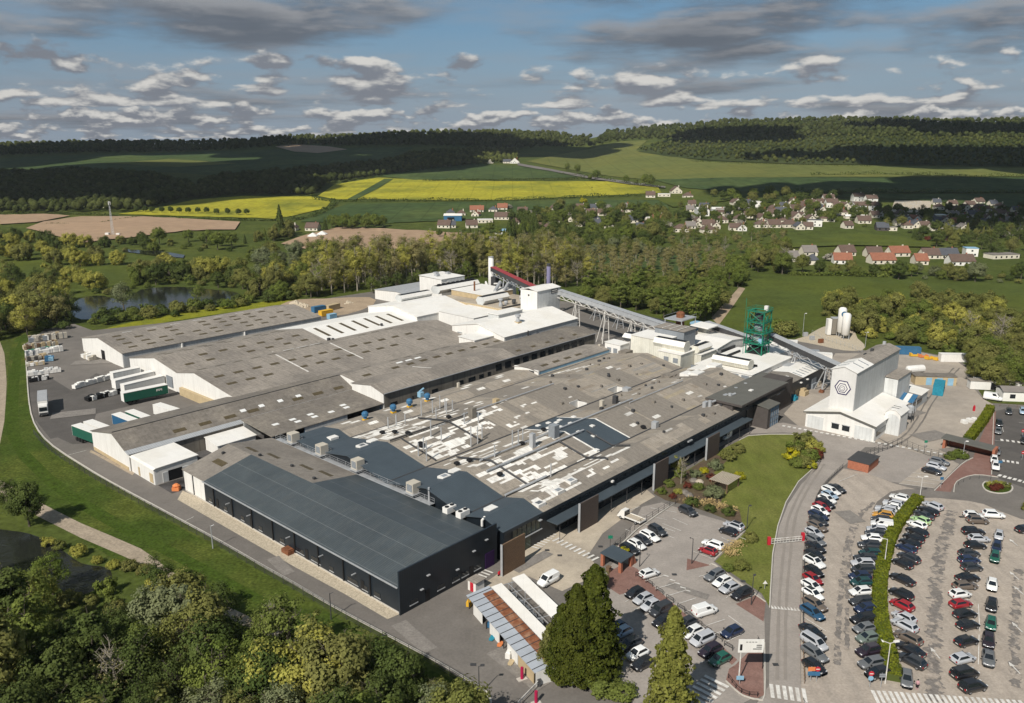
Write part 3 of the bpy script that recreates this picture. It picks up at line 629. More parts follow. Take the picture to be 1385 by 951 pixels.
# roof walkway with cooling units along the back edge
H1.part('walkway','metal',(23.5,24.9,18,75,6.35,6.45))
H1.tubes('guard_rail','metal',*[((23.6,v,6.4),(23.6,v,7.5),.035) for v in np.arange(18,75.1,3)],*[((23.6,18,z),(23.6,75,z),.03) for z in (7.0,7.5)],
         *[((24.85,v,6.4),(24.85,v,7.5),.035) for v in np.arange(18,75.1,3)],*[((24.85,18,z),(24.85,75,z),.03) for z in (7.0,7.5)])
for px,py in ((393.7,597.5),(437.8,612),(486.9,632),(568.4,661)):
 u,v = UV(px,py,7.3);u = 23.55
 c = H1.part('cooling_unit','beige_unit',(u,u + 2.2,v - 1.1,v + 1.1,7.3,9.5))
 mb = MB(H1.o);mb.box(u - .06,u,v - .8,v + .8,7.6,9.2);mb.build('grille',MT['grey_panel'],c)
 mb = MB(H1.o);mb.box(u - .6,u + 2.8,v - 1.6,v + 1.6,7.15,7.28);mb.build('platform',MT['metal'],c)
 mb = MB(H1.o)
 for p,q in (((u + 2.7,v - 1.5),(u + 2.7,v + 1.5)),((u - .5,v - 1.5),(u + 2.7,v - 1.5)),((u - .5,v + 1.5),(u + 2.7,v + 1.5))):
  for z in (7.8,8.3): mb.tube((*p,z),(*q,z),.03)
  for k in (0,.5,1): mb.tube((p[0] + (q[0] - p[0]) * k,p[1] + (q[1] - p[1]) * k,7.2),(p[0] + (q[0] - p[0]) * k,p[1] + (q[1] - p[1]) * k,8.3),.03)
 mb.build('guard_rail',MT['metal'],c)
for px,py in ((608,691),(626,697)):
 u,v = UV(px,py,6.6);c = H1.part('chiller','white_wall',(u - 1.3,u + 1.3,v - .7,v + .7,6.4,7.7))
 for k in (-.7,.7):
  mb = MB(H1.o);mb.lathe((u + k,v,7.7),[(.45,0),(.45,.12)]);mb.build('fan',MT['black'],c)
mb = H1.bits();u,v = UV(580.5,678,6.4);mb.tube((u,v,6.3),(u,v,9.5),.22,n=8);H1.child(mb,'flue_pipe','metal')
mb = H1.bits();u,v = UV(652,711,6.4);mb.tube((u,v,6.3),(u,v,7.6),.25,n=8);mb.tube((u,v,7.5),(u + .9,v + .1,7.9),.25,n=8);H1.child(mb,'flue_pipe','white_wall')
# outside steps
mb = H1.bits()
for k in range(8): mb.box(24.9 + k * .35,25.25 + k * .35,22,23.2,6.2 - k * .28,6.3 - k * .28)
H1.child(mb,'stairs','metal')

# ---------------------------------------------------------------- main production hall with patched roof
PROF = [(-1.2,6.4),(3.7,7.8),(9.1,6.4),(20.2,9.0),(33.3,6.4),(47,9.0),(61.7,6.5),(66.5,7.6),(73,6.6)]
H2 = Hall('production_hall','wide grey multi-ridged production hall with white patches all over its roof','hall','u',25.2,150,PROF,['navy','pale_wall','navy','brown_wall'],'fibre',oh=0.02,roofsegs=[])
NU = int((150 - 36.5) / 0.75);du = (150 - 36.5) / NU
rows = []
for (p,zp),(q,zq) in zip(PROF,PROF[1:]):
 n = max(2,round((q - p) / 0.62))
 for k in range(n): rows.append((p + (q - p) * k / n,p + (q - p) * (k + 1) / n))
rows[0] = (rows[0][0] - .35,rows[0][1])
NV = len(rows);colr = np.zeros((NV,NU,3));vc = np.array([(a + b) / 2 for a,b in rows]);uc = 36.5 + du * (np.arange(NU) + .5)
R2 = random.Random(11)
BASEC = np.array((0.3,0.262,0.215));colr[:] = BASEC
def paint(u0,u1,v0,v1,c):
 iu = (uc >= u0) & (uc <= u1);iv = (vc >= v0) & (vc <= v1)
 colr[np.ix_(iv,iu)] = c
TONES = [(0.34,0.3,0.25),(0.22,0.19,0.155),(0.3,0.25,0.19),(0.19,0.165,0.14),(0.27,0.245,0.215),(0.36,0.32,0.27)]
for k in range(1500):
 u = R2.uniform(36,150);v = R2.uniform(-1.5,73);L = R2.choice((1.5,3,3,6));w = R2.choice((.7,1.3,1.3,2.6))
 t = R2.choice(TONES);f = R2.uniform(.0,.5 if u > 75 else .3);paint(u,u + L,v,v + w,tuple(BASEC * (1 - f) + np.array(t) * f))
for k in range(60):
 u = R2.uniform(84,148);v = R2.uniform(0,62);L = R2.uniform(4,14);w = R2.uniform(.7,2.0);paint(u,u + L,v,v + w,R2.choice([(0.33,0.28,0.2),(0.25,0.21,0.165),(0.26,0.24,0.215)]))
for (p,zp),(q,zq) in zip(PROF,PROF[1:]):
 for k in range(26):
  u = R2.uniform(36,146);paint(u,u + R2.uniform(3,12),p if R2.random() < .5 else q - 1,(p if R2.random() < .5 else q - 1) + 1.0,(0.22,0.195,0.165))
WH = (0.84,0.81,0.75)
def wp(): k = R2.uniform(.86,1.0);return (WH[0] * k,WH[1] * k,WH[2] * k)
for k in range(185):
 u = 37.5 + abs(R2.gauss(0,1)) * 17;v = R2.uniform(.5,61)
 if u > 76: continue
 if 9.5 < v < 33 and 69 < u < 85: continue
 if 20 < v < 33 and R2.random() < .35: continue
 L = R2.choice((2.2,3,4.5,6,6,7.5));w = R2.choice((.6,.6,.9,1.2,1.2));paint(u,min(u + L,77),v,v + w,wp())
for u0,u1,v0,v1 in ((40,47,34.5,38.5),(38,50,49,52.5),(42,58,53,55),(48,66,56,58),(36.5,44,58,61),(60,71,20.5,23.5),(50,57,15,19),(44,52,10.5,14),(41,66,3.9,6.2),(40,52,.9,3),(55,61,1.2,3),(58,66,12,16),(70.2,70.9,9,33.5),(83.2,84,9,33.5),(68,72,36,37.6),(73,79,38,39.4),(80,86,42,43.5),(76,80,47,49),(64,74,44,47),(58,66,38,41.5)):
 paint(u0,u1,v0,v1,wp())
 if u1 - u0 > 3:
  for k in range(int((u1 - u0) * .8)): uu = R2.uniform(u0,u1 - 1.5);vv = R2.uniform(v0,v1 - .6);paint(uu,uu + R2.choice((1.5,2.2,3)),vv,vv + R2.choice((.6,.6,1.2)),(0.27,0.235,0.195))
for k in range(22):
 u = R2.uniform(84,140);v = R2.uniform(0,60);paint(u,u + R2.choice((1.5,2.2,3)),v,v + .9,tuple(np.array(wp()) * R2.uniform(.6,.95)))
for v in (64,67.5,70): 
 for k in range(5): u = 40 + k * 14 + R2.uniform(0,5);paint(u,u + 3,v,v + 1.3,wp())
for k in range(5): paint(112 + k * 3.2,118 + k * 3.2,58.8 - k * .9,59.4 - k * .9,wp())
paint(70.9,83.2,9.0,33.4,(-1,0,0))
holes = [(94,98,33.6,37.0),(112,117,33.6,36.6)]
for h in holes: paint(*h,(-2,0,0))
vv,ff,cc = [],[],[];dk = MB(H2.o)
for j,(va,vb) in enumerate(rows):
 za,zb = prof_z(PROF,va) + .14,prof_z(PROF,vb) + .14
 for i in range(NU):
  c = colr[j,i]
  if c[0] < 0: continue
  ua,ub = 36.5 + du * i,36.5 + du * (i + 1);k = len(vv)
  vv += [(ua - H2.o[0],va - H2.o[1],za),(ub - H2.o[0],va - H2.o[1],za),(ub - H2.o[0],vb - H2.o[1],zb),(ua - H2.o[0],vb - H2.o[1],zb)]
  ff.append((k,k + 1,k + 2,k + 3));cc.append(c)
me = bpy.data.meshes.new('roof');me.from_pydata(vv,[],ff);me.materials.append(MT['cells'])
at = me.color_attributes.new('Col','FLOAT_COLOR','CORNER');ca = np.ones((len(ff) * 4,4),dtype=np.float32);ca[:,:3] = np.repeat(np.array(cc),4,axis=0);at.data.foreach_set('color',ca.ravel())
o = bpy.data.objects.new('roof',me);COL.objects.link(o);o.parent = H2.root;o['label'] = 'weathered roof sheets with white replacement patches'
def roof_strip(u0,u1,v0,v1,mat,label=None,lift=.16,name='roof'):
 mb = MB(H2.o);cuts = sorted({v0,v1} | {p for p,z in PROF if v0 < p < v1})
 for a,b in zip(cuts,cuts[1:]):
  mb.slab([(u0,a,prof_z(PROF,a) + lift),(u1,a,prof_z(PROF,a) + lift),(u1,b,prof_z(PROF,b) + lift),(u0,b,prof_z(PROF,b) + lift)],.12)
 o = mb.build(name,MT[mat],H2.root)
 if label: o['label'] = label
roof_strip(24.6,36.5,-1.6,73,'slate_sheet_u','new dark grey roof sheets at the gable end',.2)
roof_strip(70.9,83.2,9.05,33.35,'slate_sheet_u','dark blue grey roof section in the middle of the roof',.19)
for (u0,u1,v0,v1) in holes:
 mb = MB(H2.o);mb.box(u0,u1,v0,v1,3.5,3.6);H2.child(mb,'courtyard_floor','fibre_dark')
 mb = MB(H2.o);z1 = prof_z(PROF,v1) + .2;z0 = prof_z(PROF,v0) + .2
 mb.box(u1 - .15,u1,v0,v1,3.6,z0 + .3);mb.box(u0,u1 - .16,v1 - .15,v1,3.6,z1);H2.child(mb,'courtyard_wall','white_wall')
def rz(v): return prof_z(PROF,v) + .15
for v in (9.1,33.3,61.7): H2.part('valley_gutter','metal_dark',(25,149.5,v - .22,v + .22,6.5,6.68))
# pipes laid on the roof
def roof_pipe(u0,u1,v,dz=.45,r=.22,mat='metal'):
 H2.tubes('roof_pipe',mat,((u0,v,rz(v) + dz),(u1,v,rz(v) + dz),r),*[((u,v,rz(v) - .1),(u,v,rz(v) + dz),.06) for u in np.arange(u0,u1,5)])
roof_pipe(43,104,22.5);roof_pipe(37,62,46.5,.5,.2,'metal_dark');roof_pipe(40,75,17.5,.5,.25);roof_pipe(36.5,50,8.8,.5,.25);roof_pipe(62,100,47.5,.4,.18);roof_pipe(100,128,20.6,.4,.16)
def cross_pipe(u,v0,v1,r=.25,mat='metal_dark'):
 cuts = sorted({v0,v1} | {p for p,z in PROF if v0 < p < v1});H2.tubes('roof_pipe',mat,*[((u,a,rz(a) + .45),(u,b,rz(b) + .45),r) for a,b in zip(cuts,cuts[1:])])
cross_pipe(44,9,31,.22);cross_pipe(56,35,58,.22);cross_pipe(65,3,18,.22);cross_pipe(75.5,4,17,.2);cross_pipe(40,34,46,.2)
# thin stacks,mushroom vents,cabinets
for px,py,h in ((566,616,3.2),(573,610,3.4),(577,620,4.8),(590,569,3.0),(604,562,3.6),(612,556,3.0),(583,595,4.2),(597,598,3.6),(637,600,5.2),(646,596,4.4),(652,590,3.6),(628,578,3.0),(693,609,4.2),(701,606,3.8),(707,603,3.4),(745,640,3.2),(602,553,3.4),(536,575,3.2),(548,571,2.6),(525,577,3.0),(647,575,2.8),(669,625,3.0),(570,560,4.4),(585,556,3.6),(595,548,3.8)):
 u,v = UV(px,py,7.6);z = rz(v);H2.tubes('exhaust_stack','metal',((u,v,z - .2),(u,v,z + h),.16))
for px,py in ((517,587),(534,589),(552,595),(570,606),(569,604),(607,571),(635,627),(618,630),(676,645),(706,607),(735,584),(832,541),(870,575)):
 u,v = UV(px,py,7.8);z = rz(v);mb = MB(H2.o);mb.lathe((u,v,z - .1),[(.3,0),(.3,.5),(.75,.55),(.7,.85),(.3,1.05)]);H2.child(mb,'roof_fan','black')
for px,py in ((494,566),(532,556.5),(554,549),(578,541)):
 u,v = UV(px,py,8);z = rz(v);mb = MB(H2.o);mb.lathe((u,v,z - .2),[(.5,0),(.5,1.2),(.9,1.3),(.9,2.1),(.5,2.5)]);H2.child(mb,'cyclone_fan','blue_paint')
 H2.part('fan_base','yellow_paint',(u - .7,u + .7,v - .5,v + .5,z - .1,z + .35))
u,v = UV(577,540,6);mb = MB(H2.o);mb.box(u - 1.4,u,v + 1,v + 2.4,6.5,8.0);mb.tube((u - 1,v + 2,8.0),(u + 1,v + 2.3,8.6),.3);H2.child(mb,'dust_filter','light_blue')
for px,py,s,h,mm in ((639,570,1.6,2.6,'brown_wall'),(749,598,1.9,3.0,'grey_panel'),(720,612,1.1,3.4,'metal'),(814,552,1.0,2.0,'beige_unit'),(832,548,1.2,2.2,'metal_dark'),(886,575,1.4,1.8,'metal'),(848,525,2.0,1.0,'metal'),(671,552,1.4,1.4,'tan_wall'),(620,521,.7,1.4,'beige_unit'),(811,471,.8,1.3,'beige_unit')):
 u,v = UV(px,py,7.6);z = rz(v);H2.part('plant_cabinet',mm,(u - s / 2,u + s / 2,v - s / 2,v + s / 2,z - .3,z + h))
for px,py in ((490,609),(504,601),(601,652),(615,643),(450,590),(664,687),(729,679),(755,663),(772,651)):
 u,v = UV(px,py,7.6);z = rz(v);c = H2.part('smoke_vent','white_wall',(u - 1.2,u + 1.2,v - .9,v + .9,z - .3,z + .4))
 if px in (490,601,729,755,772): mb = MB(H2.o);mb.box(u - .7,u + .7,v - .5,v + .5,z + .4,z + .46);mb.build('pane',MT['grey_panel'],c)
for px,py in ((728,571),(742,568.5),(757,566),(776,563),(742,579),(758,580),(772,575.5),(801,580),(803,589.5),(783,588),(807,603),(753,570)):
 u,v = UV(px,py,8);z = rz(v);H2.part('dome_light','white_wall',(u - .55,u + .55,v - .55,v + .55,z,z + .3))
for k in range(46):
 u = R2.uniform(88,146);v = R2.choice((2.5,13,16.5,24.5,29,38,43,51,56)) + R2.uniform(-1,1);z = rz(v);s = R2.uniform(.25,.45)
 H2.part('roof_vent','metal_dark' if R2.random() < .6 else 'fibre_dark',(u - s,u + s,v - s,v + s,z - .2,z + R2.uniform(.3,.7)))
for px,py in ((960,548),(973,537),(987,540),(995,529),(1008,523)):   # silvery plant by the entrance block
 u,v = UV(px,py,8);z = rz(min(v,12));mb = MB(H2.o);mb.tube((u,v,z - .5),(u,v,z + 1.8),.5,n=8);mb.tube((u,v,z + 1.2),(u + 2,v - .6,z + 1.4),.3,n=8);mb.box(u - .9,u + .9,v + .8,v + 1.8,z - .5,z + 1.2);H2.child(mb,'ventilation_plant','metal')
for px,py,hh in ((846,477,0),(905,508,0),(942,511,1),(966,500,1),(930,510,1)):
 u,v = UV(px,py,7.5);z = rz(v);c = MB(H2.o);c.box(u - 2.2,u + 2.2,v - 1.6,v + 1.6,z - .6,z + .7);H2.child(c,'roof_hatch','white_wall' if hh else 'fibre_dark')
# strip building with its own gable at the back
mb = MB(H2.o);mb.box(110.5,111,62.3,72.5,6.4,8.2);H2.child(mb,'gable_wall','white_wall')
H2.part('window','glass',(110.42,110.5,64,66.2,7.3,7.8))
mb = MB(H2.o)
mb.slab([(110.4,62.4,7.9),(150,62.4,7.9),(150,67.5,8.7),(110.4,67.5,8.7)],.15);mb.slab([(110.4,67.5,8.7),(150,67.5,8.7),(150,73.2,7.8),(110.4,73.2,7.8)],.15)
H2.child(mb,'roof','fibre');H2.part('clerestory','light_blue',(111,150,62.5,62.62,6.5,7.72))
for u in (117,123,129,135): mb = MB(H2.o);z = 8.35;mb.slab([(u - 1.6,64.6,8.3),(u + 1.6,64.6,8.3),(u + 1.6,65.7,8.48),(u - 1.6,65.7,8.48)],.06);H2.child(mb,'skylight','skylight_brown')
# street side: strip windows,canopy,shaded ground floor
H2.part('eave_fascia','navy',(25,150,-1.62,-1.5,5.9,6.5))
for i in range(24):
 u = 39 + i * 3.4
 if u < 119: w = H2.part('window','glass',(u,u + 2.6,-1.26,-1.2,4.9,5.7))
H2.part('canopy','slate_sheet_u',(38,124.5,-4.1,-1.25,3.95,4.12))
H2.tubes('canopy_post','metal_dark',*[((u,-3.9,0),(u,-3.9,3.95),.07) for u in np.arange(39,124,6)])
for i in range(12): H2.part('shop_window','glass',(41 + i * 6.6,45 + i * 6.6,-1.26,-1.2,.5,3.2))
H2.part('curtain_wall','green_glass',(27.5,36,-1.28,-1.2,3.3,6.0));H2.part('curtain_wall','green_glass',(27.5,33,-1.28,-1.2,.3,2.7))
H2.part('mullion','navy',*[(u,u + .12,-1.34,-1.28,3.3,6.0) for u in np.arange(27.5,36.1,1.4)]);H2.part('window_ledge','metal',(27.3,36.4,-1.5,-1.28,2.9,3.05))
H2.part('wall_lamp','metal',(35,35.8,-2.0,-1.3,5.2,5.35));H2.part('wall_lamp','white_wall',(60,60.6,-2.0,-1.3,5.4,5.8));H2.part('wall_lamp','metal',(93,95,-2.0,-1.3,5.5,5.8))
# timber screens standing along the pavement
for k,(u0,u1,h,mt_) in enumerate(((20.9,27.3,6.5,'wood'),(44.6,51,6.5,'wood_dark'),(73,79,6.6,'wood_dark'),(97.6,104,6.0,'wood_dark'))):
 r = uthing('timber_screen',('tall warm brown timber screen at the corner of the charcoal hall','tall dark timber screen beside the crossing by the flatbed truck','tall dark timber screen facing the flower garden','dark timber screen standing by the parked white van under the canopy')[k],'screen',u0,-4.6,0,'timber screens along the front')
 mb = MB((u0,-4.6));mb.box(u0,u1,-4.75,-4.45,0,h);mb.build('panel',MT[mt_],r)
 mb = MB((u0,-4.6));mb.box(u0 - .12,u0 - .002,-4.85,-4.35,0,h + .08);mb.build('edge_post',MT['metal'],r)
# entrance block
E1 = uthing('entrance_block','dark brown entrance block with a flat grey roof and glazed porch','building',119,-3)
def ep(name,mat,*bx):
 mb = MB((119,-3))
 for b_ in bx: mb.box(*b_)
 return mb.build(name,MT[mat],E1)
ep('wall','dark_render',(126,156,-1.4,6,0,8.7));ep('roof','grey_roof',(119,149,-3,8,8.75,9.05));ep('roof_edge','dark_render',(118.9,149.1,-3.12,-3.01,8.5,9.1),(118.88,118.99,-3,8,8.5,9.1))
ep('wall','dark_render',(119.3,126,-.2,6,4.3,8.7));ep('roof','grey_roof',(149.2,157,0,9,8.0,8.2));ep('roof_light','white_wall',(133,134.4,1,2,9.05,9.3))
mb = MB((119,-3));mb.slab([(129.5,-6.2,6.2),(137,-6.2,6.2),(137,-1.5,6.9),(129.5,-1.5,6.9)],.2);mb.build('porch_roof',MT['grey_roof'],E1)
ep('porch_wall','dark_render',(129.7,131.4,-5.9,-1.45,0,6.1));ep('porch_glazing','blue_glass',(131.4,136.8,-5.8,-1.45,.1,6.0))
ep('porch_frame','grey_panel',*[(131.4 + k * 1.35,131.5 + k * 1.35,-5.9,-5.8,0,6.0) for k in range(5)],*[(131.4,136.8,-5.88,-5.8,z,z + .1) for z in (1.5,3.0,4.5)])
ep('porch_wall','dark_render',(136.8,141,-3.5,-1.45,0,4.6));ep('window','blue_glass',(137.2,140.5,-3.56,-3.5,1,3.8));ep('window','blue_glass',(145,147.5,-1.47,-1.4,5.5,6.5))
# dark low wing with part-white roof
H3 = Hall('office_wing','low charcoal wing with a half white roof behind the entrance block','building','u',157.2,188,[(0.4,5.6),(5,6.5),(10.5,5.8)],['dark_render','navy','navy','pale_wall'],'fibre',roofsegs=[(157.2,168,None,'fibre_v'),(168,188,None,'white_roof')],oh=.15)
for u in (169,171.5,174,176.5,179): H3.sky(u,2.6,.5,3.2,'grey_panel')
for u in (158.5,163,171): H3.part('window','glass',(u,u + 2.4,.33,.4,1.2,2.6))
H3.part('door','grey_panel',(176,179.5,.3,.4,0,3.4));H3.part('wall_lamp','white_wall',(166,166.8,-.3,.35,4.3,4.6));H3.part('wall_lamp','white_wall',(171,171.8,-.3,.35,4.3,4.6));H3.part('roof_light','white_wall',(162,163.6,3,4,6.2,6.6))

# ---------------------------------------------------------------- warehouses
def lights(H,alist,blist,la,lb,mat,skip=0.0,seed=1):
 r = random.Random(seed)
 for b in blist:
  for a in alist:
   if r.random() >= skip: H.sky(a + r.uniform(-.2,.2),b,la,lb * 1.3,mat)
W3 = Hall('low_warehouse','low brown-roofed warehouse with a white gable beside the lorry yard','warehouse','u',-3.6,66,[(97.2,4.5),(98.8,4.9),(106,7.9),(119.4,5.2)],['white_wall','white_wall','brown_wall','white_wall'],'fibre_dark',oh=.3,
          roofsegs=[(-3.6,66,[1,2],'fibre_dark'),(-3.6,66,[0],'fascia')])
lights(W3,[4 + k * 7.2 for k in range(9)],(100.8,),3.4,.9,'skylight_brown',.15)
lights(W3,[30 + k * 6 for k in range(6)],(101.8,),1.6,.8,'skylight_white',.1);W3.tubes('ridge_line','metal_dark',((-3.6,106,8.1),(66,106,8.1),.12))
W3.part('plinth','tan_wall',(-3.75,-3.61,98,119,0,.9))
A1 = Hall('loading_bay','small white loading bay with a cream roof at the corner of the low warehouse','building','v',84.5,97.0,[(-3.4,3.9),(-3.0,4.1),(7.5,4.4)],['white_wall','white_wall','white_wall','white_wall'],'white_roof',oh=.2)
A1.part('bay_door','black',(0,3.4,84.42,84.5,.1,2.7));A1.part('door_leaf','pale_wall',(-1.4,-.1,84.38,84.5,.1,2.6));A1.part('door_leaf','pale_wall',(3.5,5,84.38,84.5,.1,2.6));A1.part('window','tan_wall',(-3.48,-3.4,85.2,87,.3,2.6));A1.part('door','tan_wall',(-3.48,-3.4,92.2,93,.2,2.4))
A2 = Hall('open_shed','open sided shed with blue posts behind the charcoal hall','shed','u',27,64,[(82.5,4.3),(97,5.4)],['pale_wall'] * 4,'fibre_dark',oh=.3)
for w_ in [c for c in A2.root.children if c.name.startswith('side_wall')][:1] + [c for c in A2.root.children if c.name.startswith('gable_wall')][:1]: bpy.data.objects.remove(w_)
A2.part('side_panel','pale_wall',(37,51,82.4,82.6,2.2,4.2));A2.part('shed_shade','black',(28,62,88,88.2,0,4.4))  # black sheet stands in for the shade inside the open shed
A2.tubes('post','blue_paint',*[((u,82.6,0),(u,82.6,4.2),.14) for u in (27.4,33,37,44,51,57,63)])
lights(A2,[32 + k * 5.5 for k in range(6)],(86.5,88.6),1.8,.9,'skylight_white',.25)
A3 = Hall('cream_canopy','cream roofed lean-to shelter in the dark inner yard','shelter','u',16,27,[(90.5,2.7),(96.9,3.5)],['white_wall'] * 4,'white_roof',oh=.2)
W2 = Hall('long_warehouse','broad grey warehouse with two ridges and white stepped gables facing the lorry yard','warehouse','u',35.2,138,[(113.5,5.9),(120.3,6.6),(139,9.0),(150.6,6.8),(166,9.0),(185.8,5.4)],['white_wall','white_wall','brown_wall','pale_wall'],'fibre',oh=.25,
          roofsegs=[(35.2,138,[0,1,2],'fibre'),(35.2,93,[3,4],'fibre'),(93,138,[3,4],'white_roof')])
lights(W2,[40 + k * 6.4 for k in range(13)],(125,132,143.5),3.2,1.1,'skylight_brown',.12,3);lights(W2,[42 + k * 7.4 for k in range(7)],(155,160.5,170,175),3.0,1.1,'skylight_brown',.15,4)
for k in range(7): W2.sky(97 + k * 6,159,1.4,10,'skylight_brown')
W2.part('dock_shelter','grey_panel',(34.9,35.18,154,158,1.0,4.6));W2.part('dock_shelter','tan_wall',(34.2,35.18,124,148,0,2.6));W2.part('roof_seam','white_paint',(70,70.6,150.6,151.2,6.9,7.0))
for a in (64,86): 
 mb = MB(W2.o);mb.slab([(a,120.3,6.8),(a + .5,120.3,6.8),(a + .5,139,9.2),(a,139,9.2)],.06);W2.child(mb,'expansion_joint','white_paint')
W2.part('roof_vent','metal_dark',(92,93,148,149,7,8.3),(94,94.6,148,149,7,7.9));W2.part('roof_vent','metal_dark',(121,121.7,153,153.8,7.2,8.3))
for a in (74,79.5,85): W2.sky(a,146.5,4.2,.6,'skylight_white')
W1 = Hall('rear_warehouse','rear grey-roofed warehouse with a white gable and long pale side wall','warehouse','u',36.2,121,[(194,5.3),(214.5,7.9),(230,5.3)],['white_wall','white_wall','pale_wall','pale_wall'],'fibre',oh=.3)
lights(W1,[42 + k * 6.8 for k in range(11)],(198.5,203,208,212),3.2,1.0,'skylight_brown',.12,5)
for k in range(7): W1.sky(48 + k * 9.5,216.5,3.6,.9,'skylight_white')
W1.part('loading_door','black',(36.08,36.18,209.5,212.5,.05,3.6));W1.part('wall_buttress','white_wall',(58,58.4,193.2,194,0,5));W1.part('wall_buttress','white_wall',(84,84.4,193.2,194,0,5));W1.part('wall_opening','black',(73,79,193.9,193.98,2.6,3.6))
# brown wall building behind the main hall
W4 = Hall('workshop_range','long stained concrete workshop with a weathered roof along the inner lane','workshop','u',64,168,[(82.2,7.4),(88,8.9),(97.2,7.6)],['white_wall','pale_wall','brown_wall','brown_wall'],'fibre',oh=.3,roofsegs=[(64,122,None,'fibre'),(122,168,None,'fibre_dark')])
W4.part('gutter','metal',(64,168,81.7,81.95,7.25,7.45))
for u,w,z in ((66.5,2.4,2),(75,2,2),(83,2.4,2.2),(95,1.6,2.5),(99,3,2.5),(104,2,2.5),(108,1.4,2.5)): W4.part('window','glass',(u,u + w,82.1,82.2,z,z + 2))
for k in range(11): W4.part('window','glass',(112 + k * 4.6,114.8 + k * 4.6,82.1,82.2,4.2,6.2))
for k in range(5): W4.sky(126 + k * 8,84.5,2.2,1.0,'skylight_brown')
mb = MB(W4.o);mb.slab([(88,88,9.1),(88.5,88,9.1),(88.5,97,7.85),(88,97,7.85)],.05);W4.child(mb,'expansion_joint','white_paint')
W5 = Hall('rear_link_roof','flat brown roofed link with stained skylights behind the workshop','building','u',66,140,[(97.4,7.3),(105,8.2),(113.3,6.2)],['white_wall','white_wall','white_wall','white_wall'],'fibre_dark',oh=.02,roofsegs=[(66,140,None,'fibre')])
lights(W5,[72 + k * 6 for k in range(11)],(100.3,108.5),3,1.1,'skylight_brown',.2,8)
for a in (88,92,96): W5.sky(a,103.2,2.6,.9,'skylight_white')
A4 = Hall('alley_shed','small grey sheet shed in the lane below the stained workshop wall','shed','u',82,90,[(74.5,3.0),(79.5,3.8)],['pale_wall'] * 4,'fascia',oh=.2)
# ================================================================ process plant behind the halls
class Block:
 def __init__(s,name,label,cat,u,v,z=0.0,group=None):
  s.o = (u,v,z);s.root = uthing(name,label,cat,u,v,z,group)
 def part(s,name,mat,*bx):
  mb = MB(s.o)
  for b_ in bx: mb.box(*b_)
  return mb.build(name,MT[mat],s.root)
 def tubes(s,name,mat,*segs,n=6):
  mb = MB(s.o)
  for p,q,r in segs: mb.tube(p,q,r,n=n)
  return mb.build(name,MT[mat],s.root)
 def slab(s,name,mat,pts,t=.15):
  mb = MB(s.o);mb.slab(pts,t);return mb.build(name,MT[mat],s.root)
 def hopper(s,u0,u1,v0,v1,z0,z1,ax,mat='pale_wall',tilt=.55):
  """ridge ventilator: wide at the shoulder, narrow at the foot, dark slot on top"""
  mb = MB(s.o);hw = ((v1 - v0) if ax == 'u' else (u1 - u0)) / 2;c = (v0 + v1) / 2 if ax == 'u' else (u0 + u1) / 2
  zs = z0 + (z1 - z0) * .55;sec = [(-hw * tilt,z0),(-hw,zs),(-hw * .55,z1),(hw * .55,z1),(hw,zs),(hw * tilt,z0)]
  a0,a1 = (u0,u1) if ax == 'u' else (v0,v1)
  f = (lambda a,b,z: (a,c + b,z)) if ax == 'u' else (lambda a,b,z: (c + b,a,z))
  A = [mb.pt(f(a0,b,z)) for b,z in sec];B = [mb.pt(f(a1,b,z)) for b,z in sec]
  mb.ids(A);mb.ids(B[::-1])
  for k in range(6): mb.ids((A[k],B[k],B[(k + 1) % 6],A[(k + 1) % 6]),1 if k in (1,3) else 0)
  o = mb.build('ridge_ventilator',[MT[mat],MT['white_roof']],s.root)
  m2 = MB(s.o);m2.hexa([f(a0 + .3,-hw * .4,z1),f(a1 - .3,-hw * .4,z1),f(a1 - .3,hw * .4,z1),f(a0 + .3,hw * .4,z1),f(a0 + .3,-hw * .4,z1 + .12),f(a1 - .3,-hw * .4,z1 + .12),f(a1 - .3,hw * .4,z1 + .12),f(a0 + .3,hw * .4,z1 + .12)])
  m2.build('vent_slot',MT['black'],o)

# white gabled melting shop
B1 = Hall('melting_shop','bright white gabled works hall beside the stained workshop roof','works building','u',134,178,[(98.5,9.2),(112,12.2),(126,9.6)],['white_wall','white_wall','pale_wall','white_wall'],'white_roof',oh=.3)
for k,(a,b) in enumerate(((134.0,122),(134.0,118),(134.0,114),(134.0,109),(134.0,105),(134.0,101))): B1.part('louvre_slot','grey_panel',(133.86,133.99,b - 1.6,b + 1.0,7.2 - .2 * k % .6,7.5 - .2 * k % .6))
B1.part('roof_monitor','pale_wall',(146,160,112.5,118,11.0,13.6));B1.part('roof_monitor','white_roof',(145.7,160.3,112.2,118.3,13.6,13.8))
mb = B1.bits();mb.lathe((150,106,10.6),[(.9,0),(.9,1.4),(.6,1.6),(.6,2.6),(1.1,2.8),(1.1,3.6)]);B1.child(mb,'exhaust_cowl','metal')
B1.part('cowl_base','tan_wall',(149,151,105,107,10.4,11.4));B1.part('wall_door','grey_panel',(152,153.2,98.4,98.5,6.5,8.4));B1.tubes('wall_duct','metal_dark',((147,98.2,6.5),(147,98.2,9.5),.25),((147,98.2,6.7),(149.5,98,6.7),.25))
B2 = Block('plant_annex','small white annex with two dark windows against the bright works hall','works building',124,104)
B2.part('wall','white_wall',(124,134,104,112,0,8.8));B2.slab('roof','white_roof',[(123.7,103.7,9.0),(134,103.7,9.0),(134,112.3,9.3),(123.7,112.3,9.3)])
for u in (126.5,130.5): B2.part('window','glass',(u,u + 1,103.9,104,7,8.3))
